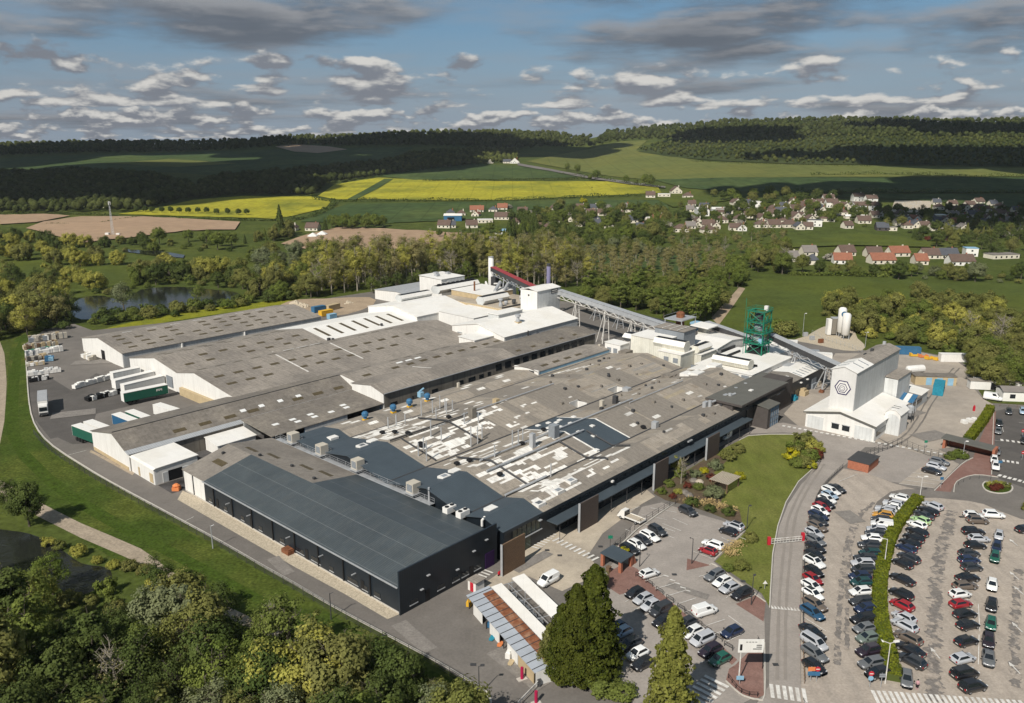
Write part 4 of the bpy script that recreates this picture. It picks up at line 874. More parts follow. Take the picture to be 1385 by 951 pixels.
# tall white sheet box
B3 = Block('sheet_tower','tall white sheet clad box tower at the foot of the long conveyor','tower',172,115)
B3.part('wall','white_wall',(172,172.15,115,124,8,19));B3.part('wall','pale_wall',(172.16,187,115,115.15,8,19));B3.part('wall','white_wall',(172.16,187,115.16,124,8,18.9))
B3.slab('roof','white_roof',[(171.7,114.7,19.1),(187.3,114.7,19.1),(187.3,119.5,20.0),(171.7,119.5,20.0)]);B3.slab('roof','white_roof',[(171.7,119.51,20.0),(187.3,119.51,20.0),(187.3,124.3,19.1),(171.7,124.3,19.1)])
B3.part('sign_panel','navy',(181,185.5,114.88,114.98,16.9,18.6));B3.part('sign_lettering','white_paint',*[(181.4 + k * .62,181.75 + k * .62,114.8,114.87,17.9,18.3) for k in range(6)],(181.4,185,114.8,114.87,17.2,17.4))
B3.part('wall_fan','black',(171.9,171.99,119.2,119.9,16.6,17.3))
# white hall with ventilators and the tall block
B4 = Hall('batch_hall','white gabled batch hall with ridge ventilators on top','works building','u',138,168,[(151,8.6),(166,11.4),(183,8.8)],['white_wall','white_wall','white_wall','white_wall'],'white_roof',oh=.2)
B4b = Block('ventilator_roof','long white ridge ventilator on the batch hall roof','ventilator',152,170,11.0);B4b.hopper(150,168,174,179,9.9,12.8,'u')
B5 = Block('furnace_house','tallest white furnace house with two vents on its roof','works building',178,178.7)
B5.part('wall','white_wall',(178,193,178.7,194,0,16));B5.part('side_panel','pale_wall',(182,193,178.5,178.69,12.5,15.8));B5.slab('roof','white_roof',[(177.7,178.4,16.2),(193.3,178.4,16.2),(193.3,194.3,16.6),(177.7,194.3,16.6)])
for u,v in ((182,186),(190,187),(186,191)): B5.part('roof_vent','metal',(u - 1,u + 1,v - 1,v + 1,16.4,17.4));
B5.hopper(170,196,171,177.5,11,14.5,'u')
for k in range(8): B5.part('vent_fin','black',(172 + k * 3,173.6 + k * 3,173.4,175.2,14.5,15.1))
B6 = Block('filter_house','tan and white filter house with ducts and round vents','works building',168,140)
B6.part('wall','white_wall',(150,168,130,150.9,0,9));B6.slab('roof','white_roof',[(149.8,129.8,9.2),(168,129.8,9.2),(168,150.9,9.4),(149.8,150.9,9.4)])
B6.part('wall','tan_wall',(168.05,196,128,170,0,10));B6.part('roof','concrete',(168,196.2,127.8,170.2,10.02,10.25));B6.part('wall','tan_wall',(176,196,150,170,10.3,12.4));B6.slab('roof','white_roof',[(175.8,149.8,12.6),(196.2,149.8,12.6),(196.2,170.2,12.8),(175.8,170.2,12.8)])
B6.hopper(168,184,141,146.5,10.3,13.6,'u')
B6.part('wall','pale_wall',(186,192,130,137,10.3,12.6));B6.part('wall_opening','metal_dark',(156,166,129.7,129.95,6.6,8.4));B6.part('white_side_panel','white_wall',(168.1,196,127.7,127.9,7,10))
for k in range(6): mb = MB(B6.o);mb.lathe((176 + k * 2.6,136 - (k % 2) * 2.2,10.3),[(.7,0),(.7,.8),(1.0,.9),(.8,1.5)]);mb.build('round_vent',MT['metal_dark' if k % 3 else 'metal'],B6.root)
mb = MB(B6.o);mb.lathe((171,134.5,10.3),[(.9,0),(.9,1.2),(.6,1.4),(.6,2.6),(1.1,2.8),(1.0,3.4)]);mb.build('exhaust_cowl',MT['metal'],B6.root)
B6.tubes('roof_duct','metal_dark',((168,131,10.6),(190,129.5,10.7),.35));B6.tubes('flue_pipe','rust',((181,160,12.5),(181,160,17),.4),n=8)
B6.tubes('roof_duct','metal',((186,152,12.8),(194,156,15.5),.8),((190,150,12.8),(196,153,15),.7),n=8)
B7 = Hall('raw_store','low grey roofed raw material store at the edge of the poplars','store','u',180,214,[(202,4.6),(214,5.8),(231,4.8)],['white_wall','pale_wall','pale_wall','pale_wall'],'fascia',oh=.3)
for k in range(4): B7.part('roof_seam','metal_dark',(186 + k * 6,186.2 + k * 6,202,203,4.9,5.0))
B8 = Block('chimney_stack','slender white chimney above the furnace house','chimney',211,178)
mb = MB(B8.o);mb.lathe((211,178,0),[(1.5,0),(1.4,12),(1.3,23.0)],14);mb.build('shaft',MT['white_wall'],B8.root,True)
mb = MB(B8.o);mb.lathe((211,178,23.0),[(1.36,0),(1.36,.5),(1.0,.5),(1.0,.1)],14);mb.build('rim',MT['metal'],B8.root)
B9 = Block('chimney_stack','thin violet grey chimney behind the white box tower','chimney',206,137)
mb = MB(B9.o);mb.lathe((206,137,0),[(1.0,0),(.9,23.5)],12);mb.build('shaft',M('violet_grey_steel',(0.16,0.15,0.24),var=.1),B9.root,True)
mb = MB(B9.o);mb.lathe((206,137,23.5),[(.97,0),(.97,1.1),(.7,1.1)],12);mb.build('rim',MT['metal_dark'],B9.root)
# jumble of ducts around the chimneys
BA = Block('duct_cluster','tangle of grey pipes and filters beside the white chimney','pipework',200,160)
Rb = random.Random(3)
for k in range(14):
 u,v = Rb.uniform(197,214),Rb.uniform(138,178);z = Rb.uniform(5,13);mb = MB(BA.o)
 mb.tube((u,v,0),(u,v,z),.5,n=8);mb.tube((u,v,z),(u + Rb.uniform(-4,4),v + Rb.uniform(-6,6),z + Rb.uniform(-2,1)),.45,n=8);mb.build('duct',MT[Rb.choice(['metal','metal_dark','white_wall'])],BA.root)
for k in range(8):
 u,v = Rb.uniform(198,214),Rb.uniform(140,176);BA.part('filter_box',Rb.choice(['white_wall','metal','pale_wall','metal_dark']),(u,u + 3,v,v + 3,0,Rb.uniform(8,14)))
# red covered conveyor
def gallery(name,label,cat,p,q,w,h,mats,trestles,legs='white_paint',truss=True,group=None):
 """inclined conveyor gallery from p to q (u, v, z of its underside) on raking trestles"""
 p,q = Vector(p),Vector(q);G_ = Block(name,label,cat,p.x,p.y,0,group)
 d = (q - p);n = Vector((-d.y,d.x,0)).normalized() * (w / 2);up = Vector((0,0,h))
 mb = MB(G_.o);mb.hexa([p - n,q - n,q + n,p + n,p - n + up,q - n + up,q + n + up,p + n + up]);mb.build('casing',MT[mats[0]],G_.root)
 mb = MB(G_.o);r_ = Vector((0,0,.15));e = n * 1.15;mb.hexa([p - e + up,q - e + up,q + e + up,p + e + up,p - e + up + r_,q - e + up + r_,q + e + up + r_,p + e + up + r_]);mb.build('roof',MT[mats[1]],G_.root)
 if truss:
  mb = MB(G_.o);L = d.length;k = max(4,int(L / 5))
  for s in (-1,1):
   for i in range(k):
    a = p + d * (i / k) + n * s;b_ = p + d * ((i + 1) / k) + n * s;m_ = (a + b_) / 2 - Vector((0,0,1.3))
    mb.tube(a,m_,.14,n=4);mb.tube(m_,b_,.14,n=4)
    if i: mb.tube(pm,m_,.12,n=4)
    pm = m_
  mb.build('truss',MT[legs],G_.root)
 for t in trestles:
  c = p + d * t;mb = MB(G_.o);s = n.normalized()
  for k in (-1,1):
   top = c + s * (w * .3 * k);mb.tube((top.x,top.y,top.z),(top.x + s.x * k * 1.1,top.y + s.y * k * 1.1,0),.22,n=5)
   b2 = c + d.normalized() * -4.0;mb.tube((top.x,top.y,top.z),(b2.x + s.x * k * 1.4,b2.y + s.y * k * 1.4,0),.2,n=5)
  for z in (.35,.65): mb.tube((c.x - s.x * 1.0,c.y - s.y * 1.0,c.z * z),(c.x + s.x * 1.0,c.y + s.y * 1.0,c.z * z),.12,n=4)
  mb.build('trestle',MT[legs],G_.root)
 return G_
gallery('conveyor','dark red covered conveyor climbing to the white box tower','conveyor',(206,172,17.6),(184,124.4,15.6),2.6,2.0,('metal_dark','red_sheet'),(.3,.7),'metal')
gallery('conveyor','long grey conveyor bridge on raking white trestles above the meadow','conveyor',(187,117,16.0),(176,52,11.0),2.6,1.9,('metal','fascia'),(.2,.46,.68),'white_paint')
gallery('conveyor','low dark pipe conveyor running beneath the long grey conveyor bridge','conveyor',(222,133,5.2),(192,62,8.0),2.4,1.8,('metal_dark','metal_dark'),(.25,.5,.75),'metal',False)
gallery('conveyor','pale covered conveyor between the rusty roofed block and the green tower','conveyor',(199,52,9.5),(193,27,7.2),2.4,1.8,('metal_dark','fascia'),(.4,.8),'metal')
gallery('conveyor','grey covered conveyor rising from the green tower to the logo tower','conveyor',(190,22,11.0),(170,-16,8.0),2.6,1.8,('metal_dark','fascia'),(.35,.7),'metal')

# ---------------------------------------------------------------- glass works cluster
F1 = Block('cream_plant_house','cream sheet clad plant house with louvres and white ventilators at the roof end','works building',150,36)
def fb(u0,u1,v0,v1,z0,z1,wall='cream_wall',roof='white_roof',slope=.2):
 F1.part('wall',wall,(u0,u1,v0,v1,z0,z1));F1.slab('roof',roof,[(u0 - .2,v0 - .2,z1 + .2),(u1 + .2,v0 - .2,z1 + .2),(u1 + .2,v1 + .2,z1 + .2 + slope),(u0 - .2,v1 + .2,z1 + .2 + slope)])
fb(149.5,155,58,64.5,0,9.9,'white_wall');fb(155.2,166,44.5,57.5,0,12.6);fb(152,161,35.5,44.3,0,9.9,'cream_wall');fb(161.2,172,33,44.3,0,8.6)
for u0,v in ((149.4,60),(149.4,62.6)): F1.part('louvre','grey_panel',(u0 - .05,u0 + .05,v - .8,v + .8,7,8.6))
for v in (37.4,41): F1.part('louvre','grey_panel',(151.88,151.98,v - .9,v + .9,7,8.6))
F1.hopper(157,163.5,58.5,62.5,9.5,12.2,'v');F1.hopper(154.5,159,36,48,10,13.6,'v','cream_wall');F1.hopper(161,170,33.5,37.5,9.0,11.4,'u','cream_wall')
F2 = Block('rusty_roof_block','blue grey block house with a weathered flat roof among white roofs','works building',164,41.5)
F2.part('wall','grey_panel',(164,172,41.6,53.4,8,14.6));F2.slab('roof','fibre',[(163.7,41.3,14.9),(172.3,41.3,14.9),(172.3,53.7,15.1),(163.7,53.7,15.1)])
for v in (44,47,50): F2.part('roof_beam','white_paint',(163.8,172.2,v,v + .25,15.05,15.2))
F3 = Hall('white_roofed_hall','white roofed hall between the rusty block and the green tower','works building','v',33.6,47,[(173.5,8.4),(184,9.6),(197,8.2)],['white_wall','white_wall','white_wall','white_wall'],'white_roof',oh=.2)
F3.part('lean_to','metal_dark',(176,186,33.0,33.5,6.5,7.6))
F4 = Block('green_tower_base','flat white roofed building carrying the green steel tower','works building',154,11)
F4.part('wall','white_wall',(154,184,11,31,0,7.3));F4.slab('roof','white_roof',[(153.8,10.8,7.5),(184.2,10.8,7.5),(184.2,31.2,7.55),(153.8,31.2,7.55)])
F4.part('wall','white_wall',(184.3,200,18,32,0,6));F4.slab('roof','white_roof',[(184.3,17.8,6.2),(200.2,17.8,6.2),(200.2,32.2,6.2),(184.3,32.2,6.2)])
for v in (13.2,16.8): F4.part('louvre','grey_panel',(153.86,153.99,v - 1.3,v + 1.3,5.2,6.9))
F4.part('louvre','grey_panel',(153.86,153.99,30,32.6,5.4,7));
for k in range(7): F4.part('wall_slot','grey_panel',(153.86,153.99,19.6 + k * 1.3,20.3 + k * 1.3,5.6,6.8))
for k in range(5): F4.part('wall_vent','grey_panel',(158 + k * 5,158.8 + k * 5,10.88,10.98,4.6,6.0))
F4.hopper(157,161.5,14,27,7.8,10.6,'v','cream_wall');F4.part('roof_trough','black',(166,178,27,27.5,7.6,8.3),(163.5,164,14,27,7.6,8.2));F4.part('duct_tank','metal',(176,181,8.4,10.9,4.6,6.2))
F5 = Block('roof_lantern','low white hipped roof lantern beside the flat white building','works building',146,24)
mb = MB(F5.o);mb.slab([(145,20,7.9),(152,20,7.9),(152,24.5,8.7),(145,24.5,8.7)],.15);mb.slab([(145,24.5,8.7),(152,24.5,8.7),(152,29,7.9),(145,29,7.9)],.15);mb.build('roof',MT['white_roof'],F5.root);F5.part('wall','white_wall',(145.3,151.8,20.3,28.7,6.5,7.75))
# lattice plant frame on the skyline of the cluster
F6 = Block('plant_gantry','open grey steel frame with rust red tank by the conveyor foot','gantry',182,55)
F6.tubes('column','metal',*[((u,v,0),(u,v,14.5),.2) for u in (180,190) for v in (52,59)]);F6.part('platform','metal',(179.7,190.3,51.7,59.3,14.4,14.7),(179.7,190.3,51.7,59.3,10,10.2))
mb = MB(F6.o);mb.lathe((185,55.5,10.2),[(1.6,0),(1.6,6.2),(.8,6.8)],10);mb.build('tank',MT['rust'],F6.root);F6.tubes('guard_rail','metal',*[((179.7,v,15.7),(190.3,v,15.7),.06) for v in (51.8,59.2)])
F7 = Block('pipe_rack','blue grey pipe rack next to the grey steel frame','pipework',166,62);F7.part('tank','light_blue',(195,199,54,57,8,11));F7.tubes('support','metal',*[((u,v,0),(u,v,8),.15) for u in (195,199) for v in (54,57)])
for k in range(9): u = 162 + Rb.uniform(0,12);v = 60 + Rb.uniform(0,7);F7.tubes('pipe','metal',((u,v,0),(u,v,9 + Rb.uniform(0,3)),.2),((u,v,9),(u + 4,v + Rb.uniform(-3,3),9.4),.2))
F8 = Block('canopy_hut','white capped pylon hut at the start of the pale conveyor','hut',190,48);F8.part('shaft','cream_wall',(189,192,47,50,0,11.5));F8.slab('roof','white_roof',[(186.5,44.5,11.8),(194.5,44.5,11.8),(194.5,52,12.1),(186.5,52,12.1)],.35)
# ---------------------------------------------------------------- green tower
T1 = Block('steel_tower','bright green openwork steel tower with platforms and a whip aerial','tower',180,22,7.5)
u0,u1,v0,v1 = 178,183.6,19.4,25.2
T1.tubes('column','green_paint',*[((u,v,7.5),(u,v,22.6),.22) for u in (u0,u1) for v in (v0,v1)],*[(((u0 + u1) / 2,v,7.5),((u0 + u1) / 2,v,21),.16) for v in (v0,v1)])
for z in (11.2,15.0,18.6,22.4):
 e = .7 if z < 16 else .3
 T1.part('platform','green_paint',(u0 - e,u1 + e,v0 - e,v0 + .6,z,z + .2),(u0 - e,u1 + e,v1 - .6,v1 + e,z,z + .2),(u0 - e,u0 + .6,v0 + .61,v1 - .61,z,z + .2),(u1 - .6,u1 + e,v0 + .61,v1 - .61,z,z + .2))
 T1.tubes('guard_rail','green_paint',*[((a,b,z + h),(c,d,z + h),.07) for h in (.6,1.2) for a,b,c,d in ((u0 - e,v0 - e,u1 + e,v0 - e),(u1 + e,v0 - e,u1 + e,v1 + e),(u1 + e,v1 + e,u0 - e,v1 + e),(u0 - e,v1 + e,u0 - e,v0 - e))],
             *[((a,b,z),(a,b,z + 1.2),.07) for a in np.linspace(u0 - e,u1 + e,4) for b in (v0 - e,v1 + e)])
br = []
for za,zb in ((7.5,11.2),(11.2,15),(15,18.6),(18.6,22.4)):
 for v in (v0,v1): br += [((u0,v,za),(u1,v,zb),.1),((u1,v,za),(u0,v,zb),.1)]
 for u in (u0,u1): br += [((u,v0,za),(u,v1,zb),.1),((u,v1,za),(u,v0,zb),.1)]
T1.tubes('bracing','green_paint',*br)
for z,mt_,r in ((7.6,'black',2.2),(11.5,'metal',1.8),(15.3,'grey_panel',1.7),(18.9,'metal_dark',1.6)):
 mb = MB(T1.o);mb.lathe((180.5,22,z),[(r * .6,0),(r,.6),(r,2.4),(r * .5,3.2)],10);mb.build('vessel',MT[mt_],T1.root)
T1.part('gearbox','light_blue',(178.2,180,19.6,21,11.5,13.2));T1.part('gearbox','white_wall',(181.5,182.6,20,21.2,22.7,24.2));T1.tubes('aerial','green_paint',((176.6,25.5,7.5),(176.6,25.5,27),.08));T1.part('dark_skirt','black',(178.4,183.2,19.8,24.8,7.6,9.4))

# ---------------------------------------------------------------- logo tower building
H7 = Hall('tower_annex','white gabled hall with two roller doors wrapped round the logo tower','works building','u',139.5,166,[(-31.8,4.7),(-22.4,6.7),(-12.8,4.7)],['white_wall','white_wall','white_wall','white_wall'],'white_roof',oh=.5)
mb = H7.bits();mb.hexa([(138.9,-32.4,4.2),(139.05,-32.4,4.2),(139.05,-22.4,6.35),(138.9,-22.4,6.35),(138.9,-32.4,4.55),(139.05,-32.4,4.55),(139.05,-22.4,6.7),(138.9,-22.4,6.7)]);mb.hexa([(138.9,-22.4,6.35),(139.05,-22.4,6.35),(139.05,-12.2,4.2),(138.9,-12.2,4.2),(138.9,-22.4,6.7),(139.05,-22.4,6.7),(139.05,-12.2,4.55),(138.9,-12.2,4.55)]);H7.child(mb,'barge_board','grey_roof')
H7.part('roller_door','pale_wall',(139.36,139.48,-17.9,-13.4,.05,3.7));H7.part('roller_door','pale_wall',(139.36,139.48,-31.2,-26.6,.05,3.7))
for v in (-22.3,-25.2): f = H7.part('window','glass',(139.4,139.48,v,v + 2.0,1.4,2.9));mb = MB(H7.o);mb.box(139.34,139.4,v - .15,v + 2.15,2.9,3.05);mb.build('sill',MT['metal'],f)
H7.part('side_windows','glass',(141,152,-31.88,-31.8,1.2,2.6))
for c in H7.root.children:
 if c.name.startswith('side_windows'): c.name = 'strip_window'
T2 = Hall('logo_tower','tall white sheet tower with a nested hexagon emblem on its end wall','tower','u',142.5,178.5,[(-24.6,17.4),(-21.2,18.6),(-17.8,17.4)],['white_sheet','white_sheet','pale_wall','pale_wall'],'fibre',oh=.25,roofsegs=[(142.5,155,None,'white_roof'),(155,178.5,None,'fibre')])
for a in (146,150): T2.sky(a,-19.6,.5,3,'grey_panel');T2.sky(a + 2,-22.9,.5,3,'grey_panel')
T2.part('roof_vent','metal_dark',(165,166,-21,-20.2,18.4,19.3));T2.part('roof_vent','metal_dark',(160,161.6,-20.4,-20,18.4,18.7));T2.part('roof_vent','metal',(176.5,177.3,-20.8,-20,18.3,19.4))
def hexring(r0,r1,mat,x):
 mb = MB(T2.o);n = 6;cz,cv = 12.6 - (2.3 - r0) * .16,-21.2 + (2.3 - r0) * .1
 A = [(x,cv + r0 * math.cos(math.pi * k / 3),cz + r0 * math.sin(math.pi * k / 3) * 1.0) for k in range(6)]
 if r1 is None: mb.poly(A);mb.poly([(x + .04,p[1],p[2]) for p in A][::-1])
 else:
  B = [(x,cv + r1 * math.cos(math.pi * k / 3),cz + r1 * math.sin(math.pi * k / 3)) for k in range(6)]
  for k in range(6): mb.poly((A[k],A[(k + 1) % 6],B[(k + 1) % 6],B[k]))
 return mb.build('emblem',MT[mat],T2.root)
MT['ink'] = M('emblem_ink',(0.03,0.02,0.09),var=.05)
for r0,r1,mt_,x in ((2.3,None,'white_wall',142.42),(2.3,1.98,'ink',142.39),(1.5,1.27,'ink',142.385),(.9,.74,'ink',142.38),(.45,.36,'ink',142.375)): hexring(r0,r1,mt_,x)
F9 = Block('silo_block','plain white side block standing against the logo tower','works building',167,-28)
F9.part('wall','pale_wall',(167,179,-28.4,-24.7,0,10.8));F9.slab('roof','fibre',[(166.8,-28.6,11.1),(179.2,-28.6,11.1),(179.2,-24.7,11.4),(166.8,-24.7,11.4)],.2)
H8 = Hall('low_wing','low grey roofed wing with a window strip behind the logo tower','works building','u',166.3,188,[(-31.6,3.6),(-24.8,4.3)],['white_wall','white_wall','pale_wall','white_wall'],'fibre',oh=.3,roofsegs=[(166.3,180,None,'fibre'),(180,188,None,'white_roof')])
H8.part('window_strip','glass',(168,182,-31.7,-31.6,1.4,2.6))
u0,v0 = UV(1193.7,585.6);u1,v1 = UV(1216,589.2);u2,v2 = UV(1226.9,583.4)
B12 = Hall('vaulted_shed','small white shed with an arched front standing by the roller doors','shed','u',u0,u0 + max(7.0,u2 - u1),[(v1,6.1),((v0 + v1) / 2 - .8,7.2),((v0 + v1) / 2 + .8,7.2),(v0,6.1)],['white_wall'] * 4,'white_roof',oh=.2)
mb = B12.bits();vm = (v0 + v1) / 2
arc = [(vm + 2.0 * math.cos(a),4.0 + 2.0 * math.sin(a)) for a in np.linspace(0,math.pi,9)]
mb.poly([(u0 - .06,vm - 2.0,.05)] + [(u0 - .06,b,z) for b,z in arc[::-1]] + [(u0 - .06,vm + 2.0,.05)]);B12.child(mb,'arched_door','pale_wall')
for k in (-.9,.9): B12.part('roof_seam','metal_dark',(u0 + 2.5 + k,u0 + 2.8 + k,vm - 1,vm + 1,7.35,7.4))
B13 = Block('dust_unit','grey dust extraction unit at the side of the vaulted shed','machine',*UV(1232,572));uu,vv_ = UV(1232,572)
B13.tubes('frame','metal_dark',*[((uu + a,vv_ + b,0),(uu + a,vv_ + b,3.6),.1) for a in (0,2) for b in (0,1.6)]);mb = MB(B13.o);mb.lathe((uu + 1,vv_ + .8,1.6),[(.3,0),(1.0,1.2),(1.0,3.0),(.4,3.4)],10);mb.build('cyclone',MT['metal'],B13.root)
B14 = Block('blue_hopper_roof','blue and white striped canopy behind the vaulted shed','canopy',*UV(1223,560));uu,vv_ = UV(1223,560)
for k,mt_ in enumerate(('blue_paint','white_wall','blue_paint')): B14.slab('canopy_sheet',mt_,[(uu,vv_ + k * 1.5 - 2,3.9),(uu + 4.5,vv_ + k * 1.5 - 2,5.3),(uu + 4.5,vv_ + k * 1.5 - .55,5.3),(uu,vv_ + k * 1.5 - .55,3.9)])
B14.tubes('post','metal',*[((uu + a,vv_ + b,0),(uu + a,vv_ + b,4 if a < 2 else 5.2),.1) for a in (.2,4.3) for b in (-1.8,2.2)])

# ---------------------------------------------------------------- silos and tanks on the gravel pad
for px,py,h,lab in ((1142.5,458.5,11.0,'plain white upright silo on the gravel pad'),(1136.5,455,12.4,'taller white silo with a blue roundel behind the plain one')):
 c = P(px,py);r = thing('silo',lab,'silo',c,0,'silos on the gravel pad');mb = MB()
 mb.lathe((0,0,1.3),[(.4,0),(1.65,.7),(1.65,h - 2.2),(1.1,h - 1.5),(.2,h - 1.3)],16);mb.build('body',MT['white_wall'],r,True)
 for k in range(4): a = math.pi / 4 + k * math.pi / 2;mb = MB();mb.tube((1.6 * math.cos(a),1.6 * math.sin(a),0),(1.6 * math.cos(a),1.6 * math.sin(a),2.2),.14);mb.build('leg',MT['metal'],r)
 if h > 12:
  mb = MB();n = 14;cc_ = []
  mb.poly([(1.15 * math.cos(2 * math.pi * k / n) * 1,-1.68,h - 2.6 + 1.15 * math.sin(2 * math.pi * k / n)) for k in range(n)]);mb.build('roundel',MT['blue_paint'],r)
  mb = MB();mb.poly([(.55 * math.cos(2 * math.pi * k / n),-1.71,h - 2.6 + .55 * math.sin(2 * math.pi * k / n)) for k in range(n)]);mb.build('roundel',MT['white_wall'],r)
c = P(1128,453);r = thing('evaporator','dark finned evaporator bank beside the silos','machine',c);mb = MB();mb.box(-1.6,1.6,-1.4,1.4,.6,7.2);mb.build('fin_bank',MT['brown_wall'],r);mb = MB();mb.box(-1.7,1.7,-1.5,1.5,7.2,7.5);mb.build('cap',MT['metal'],r);mb = MB();mb.box(-3.4,-1.8,-1.2,1.2,.3,6.9);mb.build('side_tank',MT['white_wall'],r)
for k,(px,py) in enumerate(((1098,460),(1110,464),(1089,455))):
 c = P(px,py);mb = MB();mb.box(-1.0,1.0,-.5,.5,0,1.7);mb.box(-.6,.6,-.62,-.5,.3,1.4);solo(mb,'control_cabinet',MT['metal' if k != 1 else 'rust'],('grey control cabinet on the gravel pad near the lamp mast','rusty control cabinet in the middle of the gravel pad','grey control cabinet at the meadow edge of the gravel pad')[k],'cabinet',c,.3)
c = P(1237,509);r = thing('storage_tank','white horizontal tank on a black frame in the back yard','tank',c,.25);mb = MB();mb.tube((-3,0,2.6),(3,0,2.6),1.35,n=14);mb.tube((-3.5,0,2.6),(-3,0,2.6),.7,1.35,n=14);mb.tube((3,0,2.6),(3.5,0,2.6),1.35,.7,n=14);mb.build('drum',MT['white_wall'],r)
for x in (-2,2): mb = MB();mb.box(x - .6,x + .6,-1.2,1.2,0,1.4);mb.build('saddle',MT['black'],r)
mb = MB();mb.box(-4.4,-3.6,-.8,.8,0,2.2);mb.build('pump',MT['green_paint'],r)
c = P(1262,519);r = thing('brick_store','small brown flat roofed store with three light blue doors','hut',c,-.12);mb = MB();mb.box(-6.5,6.5,-2,2,0,3.0);mb.build('wall',MT['tan_wall'],r);mb = MB();mb.box(-6.8,6.8,-2.2,2.2,3.0,3.2);mb.build('roof',MT['fibre_dark'],r)
for x in (-2.2,1.2,4.6): mb = MB();mb.box(x - .9,x + .9,-2.1,-2.0,.1,2.6);mb.build('door',MT['light_blue'],r)
def container(px,py,mat,label,L=6.1,w=2.4,h=2.6,rot=ROT,group=None,name='container',cat='container',top=None):
 c = P(px,py);r = thing(name,label,cat,c,rot,group)
 mb = MB();mb.box(-L / 2,L / 2,-w / 2,w / 2,.12,h);mb.build('box',MT[mat],r)
 mb = MB()
 for k in range(int(L / .5)): mb.box(-L / 2 + .2 + k * .5,-L / 2 + .38 + k * .5,-w / 2 - .05,w / 2 + .05,.3,h - .15)
 mb.build('corrugation',MT[mat],r)
 mb = MB();mb.box(-L / 2 - .03,L / 2 + .03,-w / 2 - .07,w / 2 + .07,h,h + .1);mb.build('lid',MT[top or mat],r)
 return r
container(1269,531,'teal','teal tarpaulin covered skip in the back yard',8.5,3,3.2,ROT + .2,None,'covered_skip','skip')
container(1225,479,'blue_paint','blue steel container at the thicket edge behind the logo tower',10,2.6,2.8,-.15);container(1291,489,'white_wall','cream container by the thicket at the back yard corner',11,2.6,2.9,-.08)
container(1058,470,'white_wall','white portable cabin beside the green tower conveyor',11,3,3,-.35,None,'portable_cabin','cabin');container(1109,489,'white_wall','white swap body parked behind the logo tower',8,3,3.2,-.3);container(1090,483,'grey_panel','grey swap body parked beside the white one',9,2.6,2.8,-.3)
container(431,422,'blue_paint','blue container on the bare earth behind the warehouses',6.5,2.6,2.8,ROT);container(441,427,'yellow_paint','yellow container on the bare earth behind the warehouses',6.5,2.6,2.6,ROT);container(449,431,'light_blue','light blue half container next to the yellow one',4,2.4,2.2,ROT);container(450,419,'tan_wall','ochre container behind the blue and yellow ones',8,2.6,2.6,ROT + .2)
for k,(px,py) in enumerate(((1237,482),(1249,483.5),(1257,486),(1268,487))):
 c = P(px,py);mb = MB();mb.box(-1.8,1.8,-.8,.8,.2,.6);mb.box(-1.8,-1.2,-.8,.8,.6,1.3);mb.box(1.2,1.5,-.7,.7,.6,1.0);solo(mb,'trailer_frame',MT['yellow_paint' if k != 1 else 'orange_plastic'],'yellow %s trailer frame at the thicket edge' % ('first','small orange','third','longest')[k],'trailer',c,.2 * k,'trailer frames at the thicket edge')
for k,(px,py,s) in enumerate(((402,412,5),(412,415,3.4),(470,410,2.6))):
 mb = MB();Rh = random.Random(k);
 for j in range(14): a,q = Rh.uniform(0,6.28),Rh.uniform(0,s);z = (s - q) * .45;mb.lathe((math.cos(a) * q,math.sin(a) * q,0),[(s * .3,0),(s * .26,z * .6),(s * .08,z + .3)],6)
 solo(mb,'rubble_heap',MT['gravel'],('largest pale rubble heap on the bare earth','middle sized rubble heap beside the largest one','small pale rubble heap near the containers')[k],'rubble heap',P(px,py),k)
# cabins by the thicket on the east side
c = P(1345,527);r = thing('site_cabin','long pale site cabin with an open dark door under the trees','cabin',c,-.18);mb = MB();mb.box(-8,8,-1.5,1.5,.2,3);mb.build('wall',MT['white_wall'],r);mb = MB();mb.box(-8.2,8.2,-1.7,1.7,3,3.2);mb.build('roof',MT['fibre'],r);mb = MB();mb.box(-1.8,1.2,-1.56,-1.5,.3,2.7);mb.build('door',MT['black'],r)
c = P(1378,540);r = thing('site_office','white site office with a grey roof at the car park corner','cabin',c,-.12);mb = MB();mb.box(-6,8,-2.6,2.6,0,3.2);mb.build('wall',MT['house_white'],r);mb = MB();mb.slab([(-6.3,-2.9,3.2),(8.3,-2.9,3.2),(8.3,0,4.3),(-6.3,0,4.3)],.15);mb.slab([(-6.3,0,4.3),(8.3,0,4.3),(8.3,2.9,3.2),(-6.3,2.9,3.2)],.15);mb.build('roof',MT['tile_grey'],r);mb = MB();mb.box(-4,-2.4,-2.68,-2.6,1,2.3);mb.build('window',MT['glass'],r)
container(1326,523,'white_wall','small white box cabin beside a yellow digger',4.4,2.4,2.8,-.18,None,'portable_cabin','cabin')
c = P(1318,521);r = thing('mini_digger','small yellow digger half hidden by bushes','digger',c);mb = MB();mb.box(-.9,.9,-.8,.8,0,.7);mb.build('track',MT['black'],r);mb = MB();mb.box(-.8,.8,-.7,.7,.7,2.2);mb.build('body',MT['yellow_paint'],r);mb = MB();mb.tube((.5,-.6,1.6),(1.6,-1.5,2.8),.16);mb.tube((1.6,-1.5,2.8),(2.2,-2.2,1.0),.14);mb.build('boom',MT['yellow_paint'],r)
for k,(px,py) in enumerate(((1304,573),(1311,571),(1318,570))): c = P(px,py);mb = MB();mb.box(-.6,.6,-.8,.8,.1,1.0);mb.box(-.5,.5,-.7,.7,1.0,1.15);solo(mb,'wrapped_pallet',MT['white_wall'],'white wrapped pallet beside the clipped hedge, %s of three' % ORD[k + 1],'pallet',c,.3,'white pallets by the hedge')
